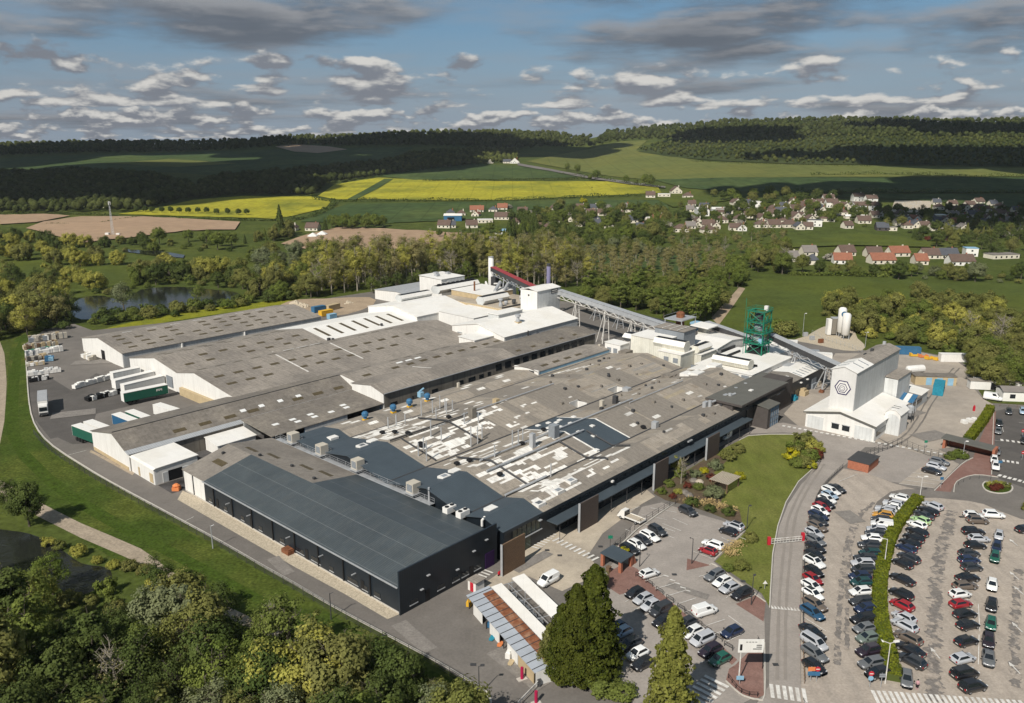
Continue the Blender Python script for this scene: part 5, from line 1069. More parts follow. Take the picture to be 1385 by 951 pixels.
c = P(1317,556);mb = MB();mb.box(-.25,.25,-.25,.25,0,1.5);mb.box(-.15,.15,-.15,.15,1.5,1.8);solo(mb,'fire_hydrant_post',MT['red_paint'],'red hydrant cabinet at the end of the clipped hedge','hydrant',c)
# stacked goods in front of the dark wing
for k,(px,py,s,mt_,lab) in enumerate(((1095,524,3.4,'grey_panel','grey machine crate beside the charcoal wing'),(1085,534,3,'tan_wall','timber pallet heap beside the charcoal wing'),(1104,520,2.4,'gravel','pale bag heap at the corner of the charcoal wing'),(1073,541,2.2,'teal','teal bin outside the charcoal wing'),(1111,531,1.4,'rust','rusty drum standing in the yard by the charcoal wing'))):
 c = P(px,py);mb = MB();mb.box(-s / 2,s / 2,-s / 2,s / 2,0,s * .5);mb.box(-s * .3,s * .3,-s * .3,s * .3,s * .5,s * .75);solo(mb,'goods_crate' if k != 4 else 'steel_drum',MT[mt_],lab,'crate' if k != 4 else 'drum',c,ROT)
# ================================================================ vehicles
ZR = ZG + 0.004
COLS = {'black': (0.012,0.012,0.014),'charcoal': (0.03,0.032,0.036),'grey': (0.12,0.125,0.13),'silver': (0.42,0.43,0.45),'white': (0.74,0.74,0.72),'red': (0.28,0.012,0.018),'navy': (0.014,0.024,0.06),'blue': (0.015,0.06,0.12),
  'teal': (0.01,0.045,0.045),'green': (0.01,0.09,0.06),'lime': (0.34,0.5,0.24),'orange': (0.5,0.25,0.03),'brown': (0.12,0.095,0.075),'sage': (0.12,0.15,0.13),'plum': (0.02,0.012,0.02),'sky': (0.3,0.4,0.5)}
WHEEL = MB();WHEEL.tube((0,-.1,0),(0,.1,0),.32,n=12,mi=0)
for s in (-1,1):
 WHEEL.tube((0,s * .1,0),(0,s * .112,0),.21,.19,n=10,mi=1)
WHEEL_ME = WHEEL.mesh('wheel',[MT['tyre'],MT['hub']])
def car_template(kind):
 L,Wd,H,hood,xr0,xr1,xf1,xf0 = {   # greenhouse: rear foot,rear top,front top,front foot
  'hatchback': (4.1,1.76,1.48,.9,-2.0,-1.35,.22,1.18),'estate': (4.55,1.8,1.49,.92,-2.2,-1.7,.3,1.25),'saloon': (4.6,1.8,1.42,.92,-1.75,-.85,.2,1.2),
  'suv': (4.4,1.86,1.66,1.0,-2.12,-1.6,.3,1.2),'people carrier': (4.5,1.85,1.7,1.0,-2.15,-1.95,.75,1.6),'city car': (3.65,1.65,1.5,.93,-1.78,-1.3,.25,1.1),
  'van': (4.45,1.83,1.85,1.1,-2.2,-2.12,.6,1.4),'large van': (5.3,2.0,2.3,1.25,-2.62,-2.55,1.0,1.85)}[kind]
 hw = Wd / 2;mb = MB();R = []
 xs = [(-L / 2,hood - .22,.80,.34),(-L / 2 + .1,hood - .04,.92,.24),(-L * .36,hood + .03,1.0,.2),(-L * .05,hood + .0,1.0,.2),(xf0 - .05,hood - .02,.99,.2),(L / 2 - .42,hood - .13,.95,.22),(L / 2 - .1,hood - .26,.84,.28),(L / 2,hood - .42,.66,.36)]
 for x,zt,k,zb in xs:
  w = hw * k
  R.append([mb.pt(p) for p in ((x,-w * .9,zb),(x,-w,zb + .18),(x,-w,zt - .22),(x,-w * .93,zt - .05),(x,-w * .72,zt),(x,0,zt + .03),(x,w * .72,zt),(x,w * .93,zt - .05),(x,w,zt - .22),(x,w,zb + .18),(x,w * .9,zb))])
 for a,b in zip(R,R[1:]):
  for k in range(10): mb.ids((a[k],b[k],b[k + 1],a[k + 1]))
  mb.ids((a[10],b[10],b[0],a[0]))
 mb.ids(R[0]);mb.ids(R[-1][::-1])
 nh = len(mb.f)
 wb,wt = hw * .92,hw * .66
 if 'van' in kind: wt = hw * .84
 B = [(xr0,-wb,hood - .06),(xf0,-wb * .96,hood - .06),(xf0,wb * .96,hood - .06),(xr0,wb,hood - .06)];T = [(xr1,-wt,H - .05),(xf1,-wt,H - .05),(xf1,wt,H - .05),(xr1,wt,H - .05)];T2 = [(xr1 + .14,-wt * .8,H),(xf1 - .16,-wt * .8,H),(xf1 - .16,wt * .8,H),(xr1 + .14,wt * .8,H)]
 bi = [mb.pt(p) for p in B];ti = [mb.pt(p) for p in T];t2 = [mb.pt(p) for p in T2]
 for k in range(4):
  j = (k + 1) % 4;mb.ids((bi[k],bi[j],ti[j],ti[k]));mb.ids((ti[k],ti[j],t2[j],t2[k]))
 mb.ids(t2)
 me = mb.mesh('body',MT['paint']);me.polygons.foreach_set('use_smooth',[i < nh for i in range(len(mb.f))])
 parts = [('body',me,(0,0,0))]
 def quad(name,a,b,c,d,m0,m1,n0,n1,off,mat):
  a,b,c,d = map(Vector,(a,b,c,d));f = lambda s,t: a.lerp(b,s).lerp(d.lerp(c,s),t);nrm = (b - a).cross(d - a).normalized() * off
  q = MB();q.poly([f(m0,n0) + nrm,f(m1,n0) + nrm,f(m1,n1) + nrm,f(m0,n1) + nrm]);parts.append((name,q.mesh(name,MT[mat]),(0,0,0)))
 quad('windscreen',B[1],B[2],T[2],T[1],.08,.92,.18,.94,.012,'glass')
 if 'van' not in kind: quad('rear_window',B[3],B[0],T[0],T[3],.1,.9,.28,.92,.012,'glass')
 s0 = .62 if 'van' in kind else .07
 quad('side_window',B[0],B[1],T[1],T[0],s0,.88,.26,.9,.012,'glass');quad('side_window',B[2],B[3],T[3],T[2],.12,1 - s0,.26,.9,.012,'glass')
 for sx in (-1,1):
  for sy in (-1,1): parts.append(('wheel',WHEEL_ME,(sx * L * .3,sy * (hw - .12),.32)))
 for s in (-1,1):
  q = MB();q.box(L / 2 - .32,L / 2 - .12,s * hw * .62 - .17,s * hw * .62 + .17,hood - .36,hood - .2);parts.append(('headlight',q.mesh('headlight',MT['lamp_clear']),(0,0,0)))
  q = MB();q.box(-L / 2 - .015,-L / 2 + .14,s * hw * .7 - .13,s * hw * .7 + .13,hood - .34,hood - .1);parts.append(('tail_light',q.mesh('tail_light',MT['lamp_red']),(0,0,0)))
  q = MB();q.box(xf0 - .45,xf0 - .25,s * (hw + .1) - .09,s * (hw + .1) + .09,hood - .02,hood + .13);parts.append(('wing_mirror',q.mesh('wing_mirror',MT['black']),(0,0,0)))
 q = MB();q.box(-L / 2 - .03,-L / 2 + .05,-.26,.26,hood - .44,hood - .33);parts.append(('number_plate',q.mesh('number_plate',MT['white_paint']),(0,0,0)))
 return parts
TEMPL = {k: car_template(k) for k in ('hatchback','estate','saloon','suv','people carrier','city car','van','large van')}
NAMES = {'hatchback': 'parked_car','estate': 'parked_car','saloon': 'parked_car','suv': 'parked_car','people carrier': 'parked_car','city car': 'parked_car','van': 'small_van','large van': 'delivery_van'}
Rc = random.Random(21)
def car(px,py,dpx,dpy,col,kind,label,group=None,roof=None,dy=2.0):
 c = P(px,py + dy);q = P(px + dpx,py + dy + dpy);d = q - c;a = math.atan2(d.y,d.x) + Rc.uniform(-.035,.035)
 r = thing(NAMES[kind],label,'van' if 'van' in kind else 'car',(c.x,c.y,ZR),a,group);r.scale = (Rc.uniform(.95,1.05),Rc.uniform(.97,1.03),Rc.uniform(.96,1.04))
 k = Rc.uniform(.9,1.1);cc = tuple(min(1,v * k) for v in COLS[col]) + (1,)
 for n,me,loc in TEMPL[kind]: inst(n,me,r,loc,color=cc)
 if roof:
  q = MB();p = TEMPL[kind][0][1];top = max(v.co.z for v in p.vertices);xs_ = [v.co.x for v in p.vertices if v.co.z > top - .02]
  q.box(min(xs_),max(xs_),-.5,.5,top,top + .015);q.build('roof_panel',MT['glass'],r)
 return r
BAYS = MB()
def lerp(a,b,t): return a + (b - a) * t
def row(cars,d0,d1,y0,y1,where,group,ref,mirror=False):
 n = len(cars)
 for i,cdef in enumerate(cars):
  x,y,col,kind = cdef[:4];t = max(0,min(1,(y - y0) / (y1 - y0)))
  dx,dyy = lerp(d0[0],d1[0],t),lerp(d0[1],d1[1],t)
  lab = '%s %s, %s from %s of the row %s' % (col,kind,ORD[i + 1],ref,where)
  r = car(x,y,dx,dyy,col,kind,lab,group,cdef[4] if len(cdef) > 4 else None);p = Vector(r.location);h_ = Vector((math.cos(r.rotation_euler.z),math.sin(r.rotation_euler.z),0))
  if i and (p - last).length < 4.2 and Rc.random() < .75: m_ = (p + last) / 2;ribbon_mb(BAYS,[m_ - h_ * 2.3,m_ + h_ * Rc.uniform(1.6,2.5)],.11,ZG)
  last = p
row([(1131,662.5,'charcoal','saloon'),(1123.5,666,'white','estate'),(1122,672,'sky','hatchback'),(1118.5,677,'white','hatchback'),(1116,683.2,'black','estate'),(1111,688,'red','hatchback'),(1109,693.5,'white','hatchback'),(1106.6,699.5,'navy','estate'),(1107,706.5,'charcoal','hatchback'),
     (1105.5,714.2,'brown','estate'),(1101,723,'silver','hatchback'),(1103,733.5,'grey','estate'),(1102.5,742.8,'black','saloon'),(1101.5,753,'black','hatchback'),(1101,763,'white','suv',1),(1100.5,775.7,'black','hatchback'),(1099,786,'red','hatchback'),(1098,795.5,'white','hatchback'),(1099,806,'white','hatchback',1),
     (1102,820.3,'brown','estate'),(1098.5,831.6,'blue','estate'),(1098.5,857.9,'black','saloon'),(1100.5,872,'silver','people carrier'),(1101.5,887,'grey','estate'),(1101,905,'black','hatchback')],(24,10.5),(31,21),662,880,'along the access road fence','cars parked along the access road fence','its end')
row([(1216,675,'white','hatchback'),(1207.6,683,'silver','estate'),(1205.5,687.5,'white','hatchback'),(1198.5,691,'silver','estate'),(1196.5,695,'silver','hatchback'),(1193.5,699.5,'orange','suv'),(1191.6,705,'charcoal','hatchback'),(1192,712,'white','van'),(1186,718.5,'silver','hatchback'),(1184,724,'charcoal','hatchback'),
     (1178.5,730.5,'white','hatchback'),(1175.7,740.3,'charcoal','suv'),(1176.6,750.6,'teal','estate'),(1170,757.7,'charcoal','estate'),(1166.3,764.5,'silver','estate'),(1167,774,'charcoal','people carrier'),(1162.5,782,'navy','hatchback'),(1164.4,790,'teal','hatchback'),(1163.5,803,'white','hatchback'),
     (1164.4,816,'charcoal','estate'),(1170,826.5,'navy','hatchback'),(1167,840,'black','estate'),(1168,853,'grey','hatchback'),(1172.9,866,'sage','hatchback'),(1174,884,'plum','suv'),(1178,900.5,'grey','estate'),(1187,914,'black','hatchback')],(-17,-4.5),(-22,5),675,880,'west of the long hedge','cars parked on the west side of the hedge','its end')
row([(1261,686,'silver','estate'),(1254.6,693,'black','estate'),(1248,698.5,'charcoal','saloon'),(1244.5,706,'lime','hatchback'),(1239.5,712,'white','hatchback'),(1239.5,721.5,'black','estate'),(1234.8,730,'black','hatchback'),(1229.5,737,'black','hatchback'),(1225,744,'navy','hatchback'),(1228.3,757,'charcoal','estate'),
     (1220,764.5,'black','hatchback'),(1219.8,786,'black','saloon'),(1218,806.5,'black','suv'),(1219,821,'red','hatchback'),(1221.7,838,'silver','hatchback'),(1222.6,849,'silver','estate'),(1227.3,865.5,'brown','estate'),(1230,881.5,'black','saloon'),(1232,897,'charcoal','estate')],(-19,-8),(-22,-12),685,890,'east of the long hedge','cars parked on the east side of the hedge','its end')
car(1225.6,921.8,1,12,'grey','hatchback','grey hatchback parked alone across the end of the long hedge')
row([(1316,699,'white','hatchback'),(1321.7,706,'brown','suv'),(1316,721,'black','estate'),(1323.5,731,'silver','hatchback'),(1318.8,740,'black','hatchback'),(1310.4,751,'charcoal','hatchback'),(1310.4,760,'navy','hatchback'),(1314,770,'charcoal','hatchback'),(1308,784.3,'black','saloon'),(1304.8,795,'brown','estate'),
     (1298.2,806.4,'white','hatchback'),(1299,819.5,'red','hatchback'),(1304.8,833.6,'black','hatchback'),(1308.5,848.2,'black','hatchback'),(1306.6,870.2,'black','hatchback'),(1302,893.7,'silver','hatchback'),(1303.8,914.8,'black','people carrier'),(1315,932,'black','suv')],(17,1),(17,-4),700,860,'between the two tar strips','cars parked between the tar strips','the roundabout')
car(1343.2,698.4,17,1,'white','suv','white suv standing by itself close to the roundabout')
row([(1350.3,727,'silver','city car'),(1347.5,742,'navy','hatchback'),(1345,756,'green','hatchback'),(1341,794,'white','hatchback'),(1340.4,821.4,'black','hatchback'),(1339.5,847,'green','city car'),(1336.2,869.8,'plum','hatchback'),(1336.2,893.7,'grey','saloon')],(-1.2,12),(-.6,12),725,890,'in single file','cars in single file beside the last row','the roundabout')
car(1386,718,16,-2,'black','hatchback','black hatchback apart on its own east of the single file')
for x,y,dx,dy_,col,kind,lab in ((1364,558,0,9,'charcoal','hatchback','charcoal hatchback at the top of the dark asphalt car park'),(1383,557.5,0,9,'sky','estate','pale blue estate at the top of the dark asphalt car park'),(1351,574,0,9,'black','hatchback','black hatchback beside the red path, behind a charcoal one'),(1349.6,584.4,0,9,'grey','hatchback','charcoal grey hatchback beside the red path before the upper crossing'),
      (1385,597.4,0,9,'black','estate','black estate beside the pedestrian signs on dark asphalt'),(1347.5,612.6,0,9,'grey','hatchback','grey hatchback between the two crossings beside the red path'),(1344.2,623.4,0,9,'white','hatchback','white hatchback behind the blue car park sign'),(1346,632.5,0,9,'white','suv','white suv next to the blue car park sign'),
      (1270.2,626.3,16,4,'grey','estate','grey estate, uppermost of three by the planted corner'),(1265.9,632.8,16,4,'silver','estate','silver estate in the middle of three by the planted corner'),(1260,638.8,16,4,'black','saloon','black saloon, lowest of three by the planted corner')):
 car(x,y,dx,dy_,col,kind,lab)
row([(889.2,720.4,'charcoal','suv'),(878.9,727.5,'white','estate'),(869.5,733,'charcoal','hatchback'),(861,739,'white','hatchback'),(851.6,745.5,'black','estate')],(25,13.5),(25,13.5),720,750,'below the wire fence','cars below the wire fence','the empty bays')
car(930.3,694,24,11,'charcoal','suv','charcoal suv alone in the corner bay by the flower garden')
row([(992,714,'silver','suv',1),(984.8,721,'black','hatchback'),(964,739,'white','estate'),(957,747.5,'red','city car',1)],(-25,-9),(-25,-9),712,750,'against the dry grasses','cars against the dry grasses','the garden corner')
car(878,778,18,-6,'white','hatchback','white hatchback reversed into the bay beside the smoking shelter')
row([(858.2,804.5,'black','hatchback'),(869.5,813,'silver','hatchback'),(879.8,822,'silver','hatchback'),(893,829.5,'charcoal','van'),(896.5,843,'black','hatchback'),(927.5,846,'charcoal','hatchback'),(936.2,858,'white','hatchback'),(949.2,868.5,'silver','people carrier'),(960,883,'plum','estate'),(973,895,'green','hatchback')],(-19,8.5),(-20,10),803,893,'by the brick path','cars along the brick path','the smoking shelter')
row([(966,781,'grey','estate'),(976.3,789.5,'white','hatchback'),(985.7,798,'silver','hatchback'),(1003,806.5,'black','suv')],(-19,8.5),(-19,8.5),780,806,'below the lawn kerb','cars below the lawn kerb','the lamp island')
car(952.9,829.5,18,-5,'white','van','white panel van alone in the empty middle bays');car(989.3,858,-18,8,'navy','hatchback','dark blue hatchback alone in the bay by the billboard')
row([(833,852,'blue','hatchback'),(840,859,'sky','hatchback'),(851.6,874.5,'charcoal','estate'),(861.7,887.5,'white','hatchback'),(869,901,'black','hatchback')],(-20,10),(-20,10),850,900,'beside the dark conifers','cars beside the dark conifers','the brick path end')
car(741.2,788,-17,9,'white','van','white passenger van beside the cream roofed bicycle shelter');car(981.7,592,-9,6,'white','van','white van parked under the long canopy of the production hall')
car(1342.4,539.5,20,3,'white','large van','large white van in front of the pale site cabin')
o = BAYS.build('bay_marking',M('worn_line_paint',(0.5,0.46,0.4),var=.25,scale=2,col2=(0.33,0.29,0.25),sc2=.9,amt2=.8));o['kind'] = 'structure'
# flatbed
c = P(852.6,705);q = P(832,697);a = math.atan2(q.y - c.y,q.x - c.x);r = thing('flatbed_truck','white flatbed lorry with an empty bed in the beige front yard','truck',(c.x,c.y,ZR),a)
mb = MB();mb.hexa([(1.0,-.95,.4),(3.0,-.9,.4),(3.0,.9,.4),(1.0,.95,.4),(1.0,-.85,2.1),(2.0,-.8,2.1),(2.0,.8,2.1),(1.0,.85,2.1)]);mb.build('cab',MT['white_wall'],r)
mb = MB();mb.hexa([(2.05,-.75,1.95),(2.85,-.8,1.0),(2.85,.8,1.0),(2.05,.75,1.95),(2.1,-.75,2.0),(2.9,-.8,1.05),(2.9,.8,1.05),(2.1,.75,2.0)]);mb.build('windscreen',MT['glass'],r)
mb = MB();mb.box(.9,.98,-.9,.9,.9,2.0);mb.build('rear_window',MT['glass'],r)
mb = MB();mb.box(-3.2,.85,-1.05,1.05,.78,.95);mb.build('load_bed',MT['concrete'],r)
mb = MB();mb.box(-3.2,.85,-1.1,-1.051,.78,1.12);mb.box(-3.2,.85,1.051,1.1,.78,1.12);mb.box(-3.27,-3.2,-1.1,1.1,.78,1.12);mb.build('side_board',MT['white_wall'],r)
for x,y in ((2.0,.85),(2.0,-.85),(-1.9,.85),(-1.9,-.85)): inst('wheel',WHEEL_ME,r,(x,y,.36),scale=(1.1,1.1,1.1))
# lorry trailers
TW = MB();TW.tube((0,-.2,0),(0,.2,0),.5,n=12);TW_ME = TW.mesh('wheel',[MT['tyre']])
def trailer(c,a,label,side='white_wall',roofm='white_roof',L=13.4,group='lorry trailers in the yard',logo=False,end='white_wall'):
 r = thing('lorry_trailer',label,'trailer',(c.x,c.y,ZR),a,group);h0,h1 = 1.25,4.0
 mb = MB();mb.box(-L / 2,L / 2,-1.25,1.25,h0,h1);mb.build('body',MT[side],r)
 mb = MB();mb.box(-L / 2 - .05,L / 2 + .05,-1.3,1.3,h1,h1 + .12);mb.build('roof',MT[roofm],r)
 mb = MB();mb.box(-L / 2 - .06,-L / 2 - .002,-1.27,1.27,h0,h1);mb.build('rear_door',MT[end],r);mb = MB();mb.box(L / 2 + .002,L / 2 + .05,-1.27,1.27,h0,h1);mb.build('front_wall',MT['white_wall'],r)
 mb = MB();mb.box(-L / 2 + .5,L / 2 - .5,-.5,.5,.85,h0);mb.build('chassis',MT['black'],r)
 for x in (-L / 2 + 1.6,-L / 2 + 2.9,-L / 2 + 4.2):
  for s in (-1,1): inst('wheel',TW_ME,r,(x,s * 1.0,.5))
 for s in (-1,1): mb = MB();mb.box(L / 2 - 3.2,L / 2 - 3.0,s * .9 - .1,s * .9 + .1,0,h0);mb.build('landing_leg',MT['metal_dark'],r)
 if logo: mb = MB();[mb.box(L / 2 - 3.6 + k * .38,L / 2 - 3.36 + k * .38,-1.28,-1.251,2.6 + .16 * (k % 2),3.3) for k in range(5)];mb.build('lettering',MT['white_paint'],r)
 return r
def tr(p0,p1,z,*a,**k):
 A,B = P(*p0,z),P(*p1,z);m = (A + B) / 2;trailer(m,math.atan2(B.y - A.y,B.x - A.x),*a,**k)
MT['tarp_green'] = M('green_tarpaulin',(0.012,0.085,0.055),var=.12);MT['tarp_blue'] = M('blue_tarpaulin',(0.02,0.09,0.18),var=.12)
tr((166,538),(225,526),2.6,'dark green curtain sided trailer with white lettering at the dock','tarp_green',logo=True)
tr((166,527),(220,514),2.6,'long cream trailer docked beside the green curtain sider','white_wall');tr((153.5,521),(207,508),2.6,'cream trailer docked between a longer one and a grey panelled one','white_wall');tr((153,510),(186,503),2.6,'white trailer with grey side panels closest to the white gable','pale_wall',L=9)
for p0,p1,lab,s in (((103,575),(138,588),'green sided trailer at the outer end of the bays under the low warehouse','tarp_green'),((119,570),(150,582),'white roofed trailer beside the outermost green one','white_wall'),((157,560),(187,572),'blue sided trailer in the bays by the low warehouse','tarp_blue'),((175,556),(205,568),'green sided trailer next to the blue one','tarp_green'),((212,547),(240,556),'white trailer closest to the dock in the bays','white_wall')):
 A,B = P(*p0,4),P(*p1,4);d = (B - A).normalized();m_ = A + d * 6.7;trailer(m_,math.atan2(-d.y,-d.x) + math.pi,lab,s)
A,B = P(57,528,4.1),P(57,546,4.1);m_ = (A + B) / 2;d = (B - A).normalized();a = math.atan2(d.y,d.x)
r = trailer(m_ - d * 1.0,a,'grey trailer coupled to the white lorry waiting by the pallet rows','pale_wall','fascia',12)
c = m_ + d * 6.6;r = thing('lorry','white lorry tractor facing down the yard with a grey trailer','lorry',(c.x,c.y,ZR),a)
mb = MB();mb.hexa([(-1.3,-1.2,.6),(1.3,-1.2,.6),(1.3,1.2,.6),(-1.3,1.2,.6),(-1.3,-1.15,3.4),(1.1,-1.1,3.1),(1.1,1.1,3.1),(-1.3,1.15,3.4)]);mb.build('cab',MT['white_wall'],r);mb = MB();mb.hexa([(1.25,-1.05,1.7),(1.33,-1.05,1.7),(1.33,1.05,1.7),(1.25,1.05,1.7),(1.1,-1.0,2.8),(1.18,-1.0,2.8),(1.18,1.0,2.8),(1.1,1.0,2.8)]);mb.build('windscreen',MT['glass'],r)
mb = MB();mb.box(1.31,1.38,-1.1,1.1,.5,1.2);mb.build('bumper',MT['metal_dark'],r)
for x in (.6,-1.6):
 for s in (-1,1): inst('wheel',TW_ME,r,(x,s * 1.0,.5))
# stacked goods in the lorry yard: every pallet stack its own thing
def stackrow(p,q,n,mats,lab,grp,w=1.15,h=(1.2,2.2),name='pallet_stack',cat='pallet stack',rows_=2):
 A,B = P(*p),P(*q);d = (B - A);a = math.atan2(d.y,d.x);nn = Vector((-d.y,d.x,0)).normalized();rs = random.Random(n * 7 + len(lab))
 for i in range(n):
  for j in range(rows_):
   c = A + d * ((i + .5) / n) + nn * (j * 1.35 - .6);hh = rs.uniform(*h);mb = MB();ww = w * rs.uniform(.4,.55)
   k = rs.randint(1,3)
   for z in range(k): e = rs.uniform(.86,1.0);mb.box(-ww * e,ww * e,-ww * e,ww * e,hh * z / k + .04,hh * (z + 1) / k)
   solo(mb,name,MT[rs.choice(mats)],lab,cat,(c.x,c.y,ZR),a + rs.uniform(-.15,.15),grp)
stackrow((40,463),(90,457),16,['white_wall','beige_unit','tan_wall','grey_panel','brown_wall'],'pale mixed pallet stack in the row along the rear grass bank','pallet stacks along the rear bank',1.5,(1.2,2.4),rows_=3)
stackrow((32,474),(78,467),13,['beige_unit','tan_wall','wood'],'brown and beige timber stack in the straight long row','timber stacks in the yard');stackrow((33,478),(79,471),10,['tarp_green','green_paint'],'green crate in the row behind the white wrapped bales','green crates in the yard',1.4,(.8,1.3),rows_=1)
stackrow((36,482),(84,475),13,['white_wall','white_roof','white_wall','grey_panel'],'white wrapped bale in the row beside the green crates','white bales in the yard',1.4,(1.4,2.4));stackrow((36,489),(64,484),9,['tan_wall','brown_wall','rust','beige_unit'],'brown mixed pallet beside the blue crates','brown pallets in the yard',1.2,(.9,1.8));stackrow((62,489),(72,488),4,['blue_paint','light_blue'],'blue plastic crate at the end of the brown pallets','blue crates in the yard',1.3,(1.2,1.8))
stackrow((36,496),(60,493),8,['beige_unit','white_wall','tan_wall'],'beige sack pallet in the short middle row','sack pallets in the yard',1.2,(.8,1.4));stackrow((38,509),(82,503),13,['white_wall','white_roof','pale_wall'],'white drum pallet in the row above the black drums','white drum pallets',1.2,(.9,1.8));stackrow((40,517),(66,513),8,['black','black','black','white_wall'],'black drum pallet at the kerb side of the yard','black drum pallets',1.2,(.9,1.4))
stackrow((100,526),(150,512),17,['white_wall','white_roof'],'white big bag in the long line before the docked trailers','white big bags in a line',1.7,(1.2,1.8),'big_bag','bag',1);stackrow((118,543),(158,533),13,['black','black','white_wall'],'black wrapped bale in the line below the white bags','black bales in a line',1.4,(.9,1.5),'wrapped_bale','bale');stackrow((114,483),(126,488),5,['beige_unit','white_wall'],'pale crate against the white gable of the rear warehouse','crates by the rear gable',1.6,(1.2,1.8))
c = P(239,663);mb = MB();mb.box(-.8,.8,-.8,.8,0,.9);mb.lathe((0,0,.9),[(.7,0),(.9,.3),(.4,.7)],8);solo(mb,'orange_bag',MT['orange_plastic'],'bright orange bulk bag at the white corner of the charcoal hall','bag',c)
c = P(390,748);mb = MB();mb.box(-1.2,1.2,-.8,.8,.1,.9);mb.box(-1.0,1.0,-.6,.6,.9,1.1);solo(mb,'rusty_skip',MT['rust'],'small rusty skip on the gravel beside the charcoal hall','skip',c,ROT + math.pi / 2)

# ================================================================ small buildings and furniture of the front yards
S1 = uthing('bicycle_store','long low store with a half rusted, half zinc roof and white panels','shed',9,-9);ang = 0
def strip4(o_,name,mat,a,b,c,d,t=.12,parent=None):
 """slab over four photographed roof corners"""
 mb = MB();mb.slab([a,b,c,d] if (Vector(b) - Vector(a)).cross(Vector(d) - Vector(a)).z > 0 else [d,c,b,a],t);o = mb.build(name,mat if not isinstance(mat,str) else MT[mat]);return o
def world_child(o,root):
 o.parent = root;o.matrix_parent_inverse = Matrix.LocRotScale(root.location,root.rotation_euler,None).inverted()
 return o
E0 = P(632,804,2.6);E1_ = P(725,909,2.6);C0 = P(660,796,3.1);dv = (E1_ - E0);C1 = C0 + dv;mid0 = E0.lerp(C0,1.0)
ax = dv.normalized();nx = Vector((-ax.y,ax.x,0)) ;
if nx.dot(C0 - E0) < 0: nx = -nx
wR = (C0 - E0).dot(nx);Lr = dv.length
def sp_(l,w,z): return (E0.x + ax.x * l + nx.x * w,E0.y + ax.y * l + nx.y * w,z)
rustm = M('rusted_roof_sheet',(0.19,0.07,0.032),var=0.35,scale=1.2,col2=(0.3,0.2,0.13),sc2=0.6,amt2=.5);zincm = M('zinc_roof_sheet',(0.33,0.355,0.39),var=0.12,scale=.6,rough=.5)
world_child(strip4(None,'roof',zincm,sp_(0,-.2,2.5),sp_(Lr,-.2,2.5),sp_(Lr,wR * .62,2.85),sp_(0,wR * .62,2.85)),S1)
world_child(strip4(None,'roof',rustm,sp_(1.5,wR * .62,2.88),sp_(Lr,wR * .62,2.88),sp_(Lr,wR * 1.15,3.15),sp_(1.5,wR * 1.15,3.15)),S1)
world_child(strip4(None,'roof',zincm,sp_(0,wR * .62,2.86),sp_(1.48,wR * .62,2.86),sp_(1.48,wR * 1.15,3.14),sp_(0,wR * 1.15,3.14)),S1)
for k in range(14): l = Lr * (k + .5) / 14;mb = MB();mb.hexa([sp_(l,-.2,2.5),sp_(l + .1,-.2,2.5),sp_(l + .1,wR * 1.15,3.15),sp_(l,wR * 1.15,3.15),sp_(l,-.2,2.58),sp_(l + .1,-.2,2.58),sp_(l + .1,wR * 1.15,3.23),sp_(l,wR * 1.15,3.23)]);world_child(mb.build('roof_seam',MT['metal_dark']),S1)
def wallseg(name,mat,l0,l1,w0,w1,z0,z1): mb = MB();mb.hexa([sp_(l0,w0,z0),sp_(l1,w0,z0),sp_(l1,w1,z0),sp_(l0,w1,z0),sp_(l0,w0,z1),sp_(l1,w0,z1),sp_(l1,w1,z1),sp_(l0,w1,z1)]);return world_child(mb.build(name,MT[mat]),S1)
wallseg('back_wall','brown_wall',.2,Lr,wR * 1.0,wR * 1.05,0,2.8);wallseg('end_wall','white_wall',Lr - .1,Lr + .02,0,wR,0,2.5)
for i,(a,b) in enumerate(((.1,.24),(.36,.5),(.62,.76))): wallseg('wall_panel','white_wall',Lr * a,Lr * b,0,.12,0,2.45)
wallseg('wall_panel','tan_wall',Lr * .77,Lr * .97,0,.12,0,2.4);wallseg('partition','black',Lr * .05,Lr * .95,wR * .7,wR * .74,0,2.5)
for a in (.02,.3,.56): wallseg('post','metal_dark',Lr * a,Lr * a + .12,0,.12,0,2.45)
# cream roofed cycle shelters
for k,(w0,w1,l1,lab) in enumerate(((1.2,1.85,.95,'cream roofed cycle shelter against the rusty roofed store'),(2.55,3.25,.98,'cream roofed cycle shelter facing the other across a caged lane'))):
 r = thing('cycle_shelter',lab,'shelter',sp_(0,wR * w0,0),0,'cycle shelters')
 lo = -1.2 if k else -.2
 world_child(strip4(None,'roof','white_roof',sp_(lo,wR * w0,2.6),sp_(Lr * l1,wR * w0,2.6),sp_(Lr * l1,wR * w1,2.85),sp_(lo,wR * w1,2.85)),r)
 for j in range(6): l = lo + .2 + (Lr * l1 - .4 - lo) * j / 5;mb = MB();mb.tube(sp_(l,wR * (w1 if k == 0 else w0),0),sp_(l,wR * (w1 if k == 0 else w0),2.7),.07);world_child(mb.build('post',MT['metal']),r)
 mb = MB();mb.hexa([sp_(lo,wR * w0,0),sp_(Lr * l1,wR * w0,0),sp_(Lr * l1,wR * w0 + .06,0),sp_(lo,wR * w0 + .06,0),sp_(lo,wR * w0,2.5),sp_(Lr * l1,wR * w0,2.5),sp_(Lr * l1,wR * w0 + .06,2.5),sp_(lo,wR * w0 + .06,2.5)]) if k == 0 else None
 if k == 0: world_child(mb.build('back_wall',MT['pale_wall']),r)
r = thing('caged_lane','grey mesh cage roof frame between the two cycle shelters','cage',sp_(0,wR * 2.2,0));mb = MB()
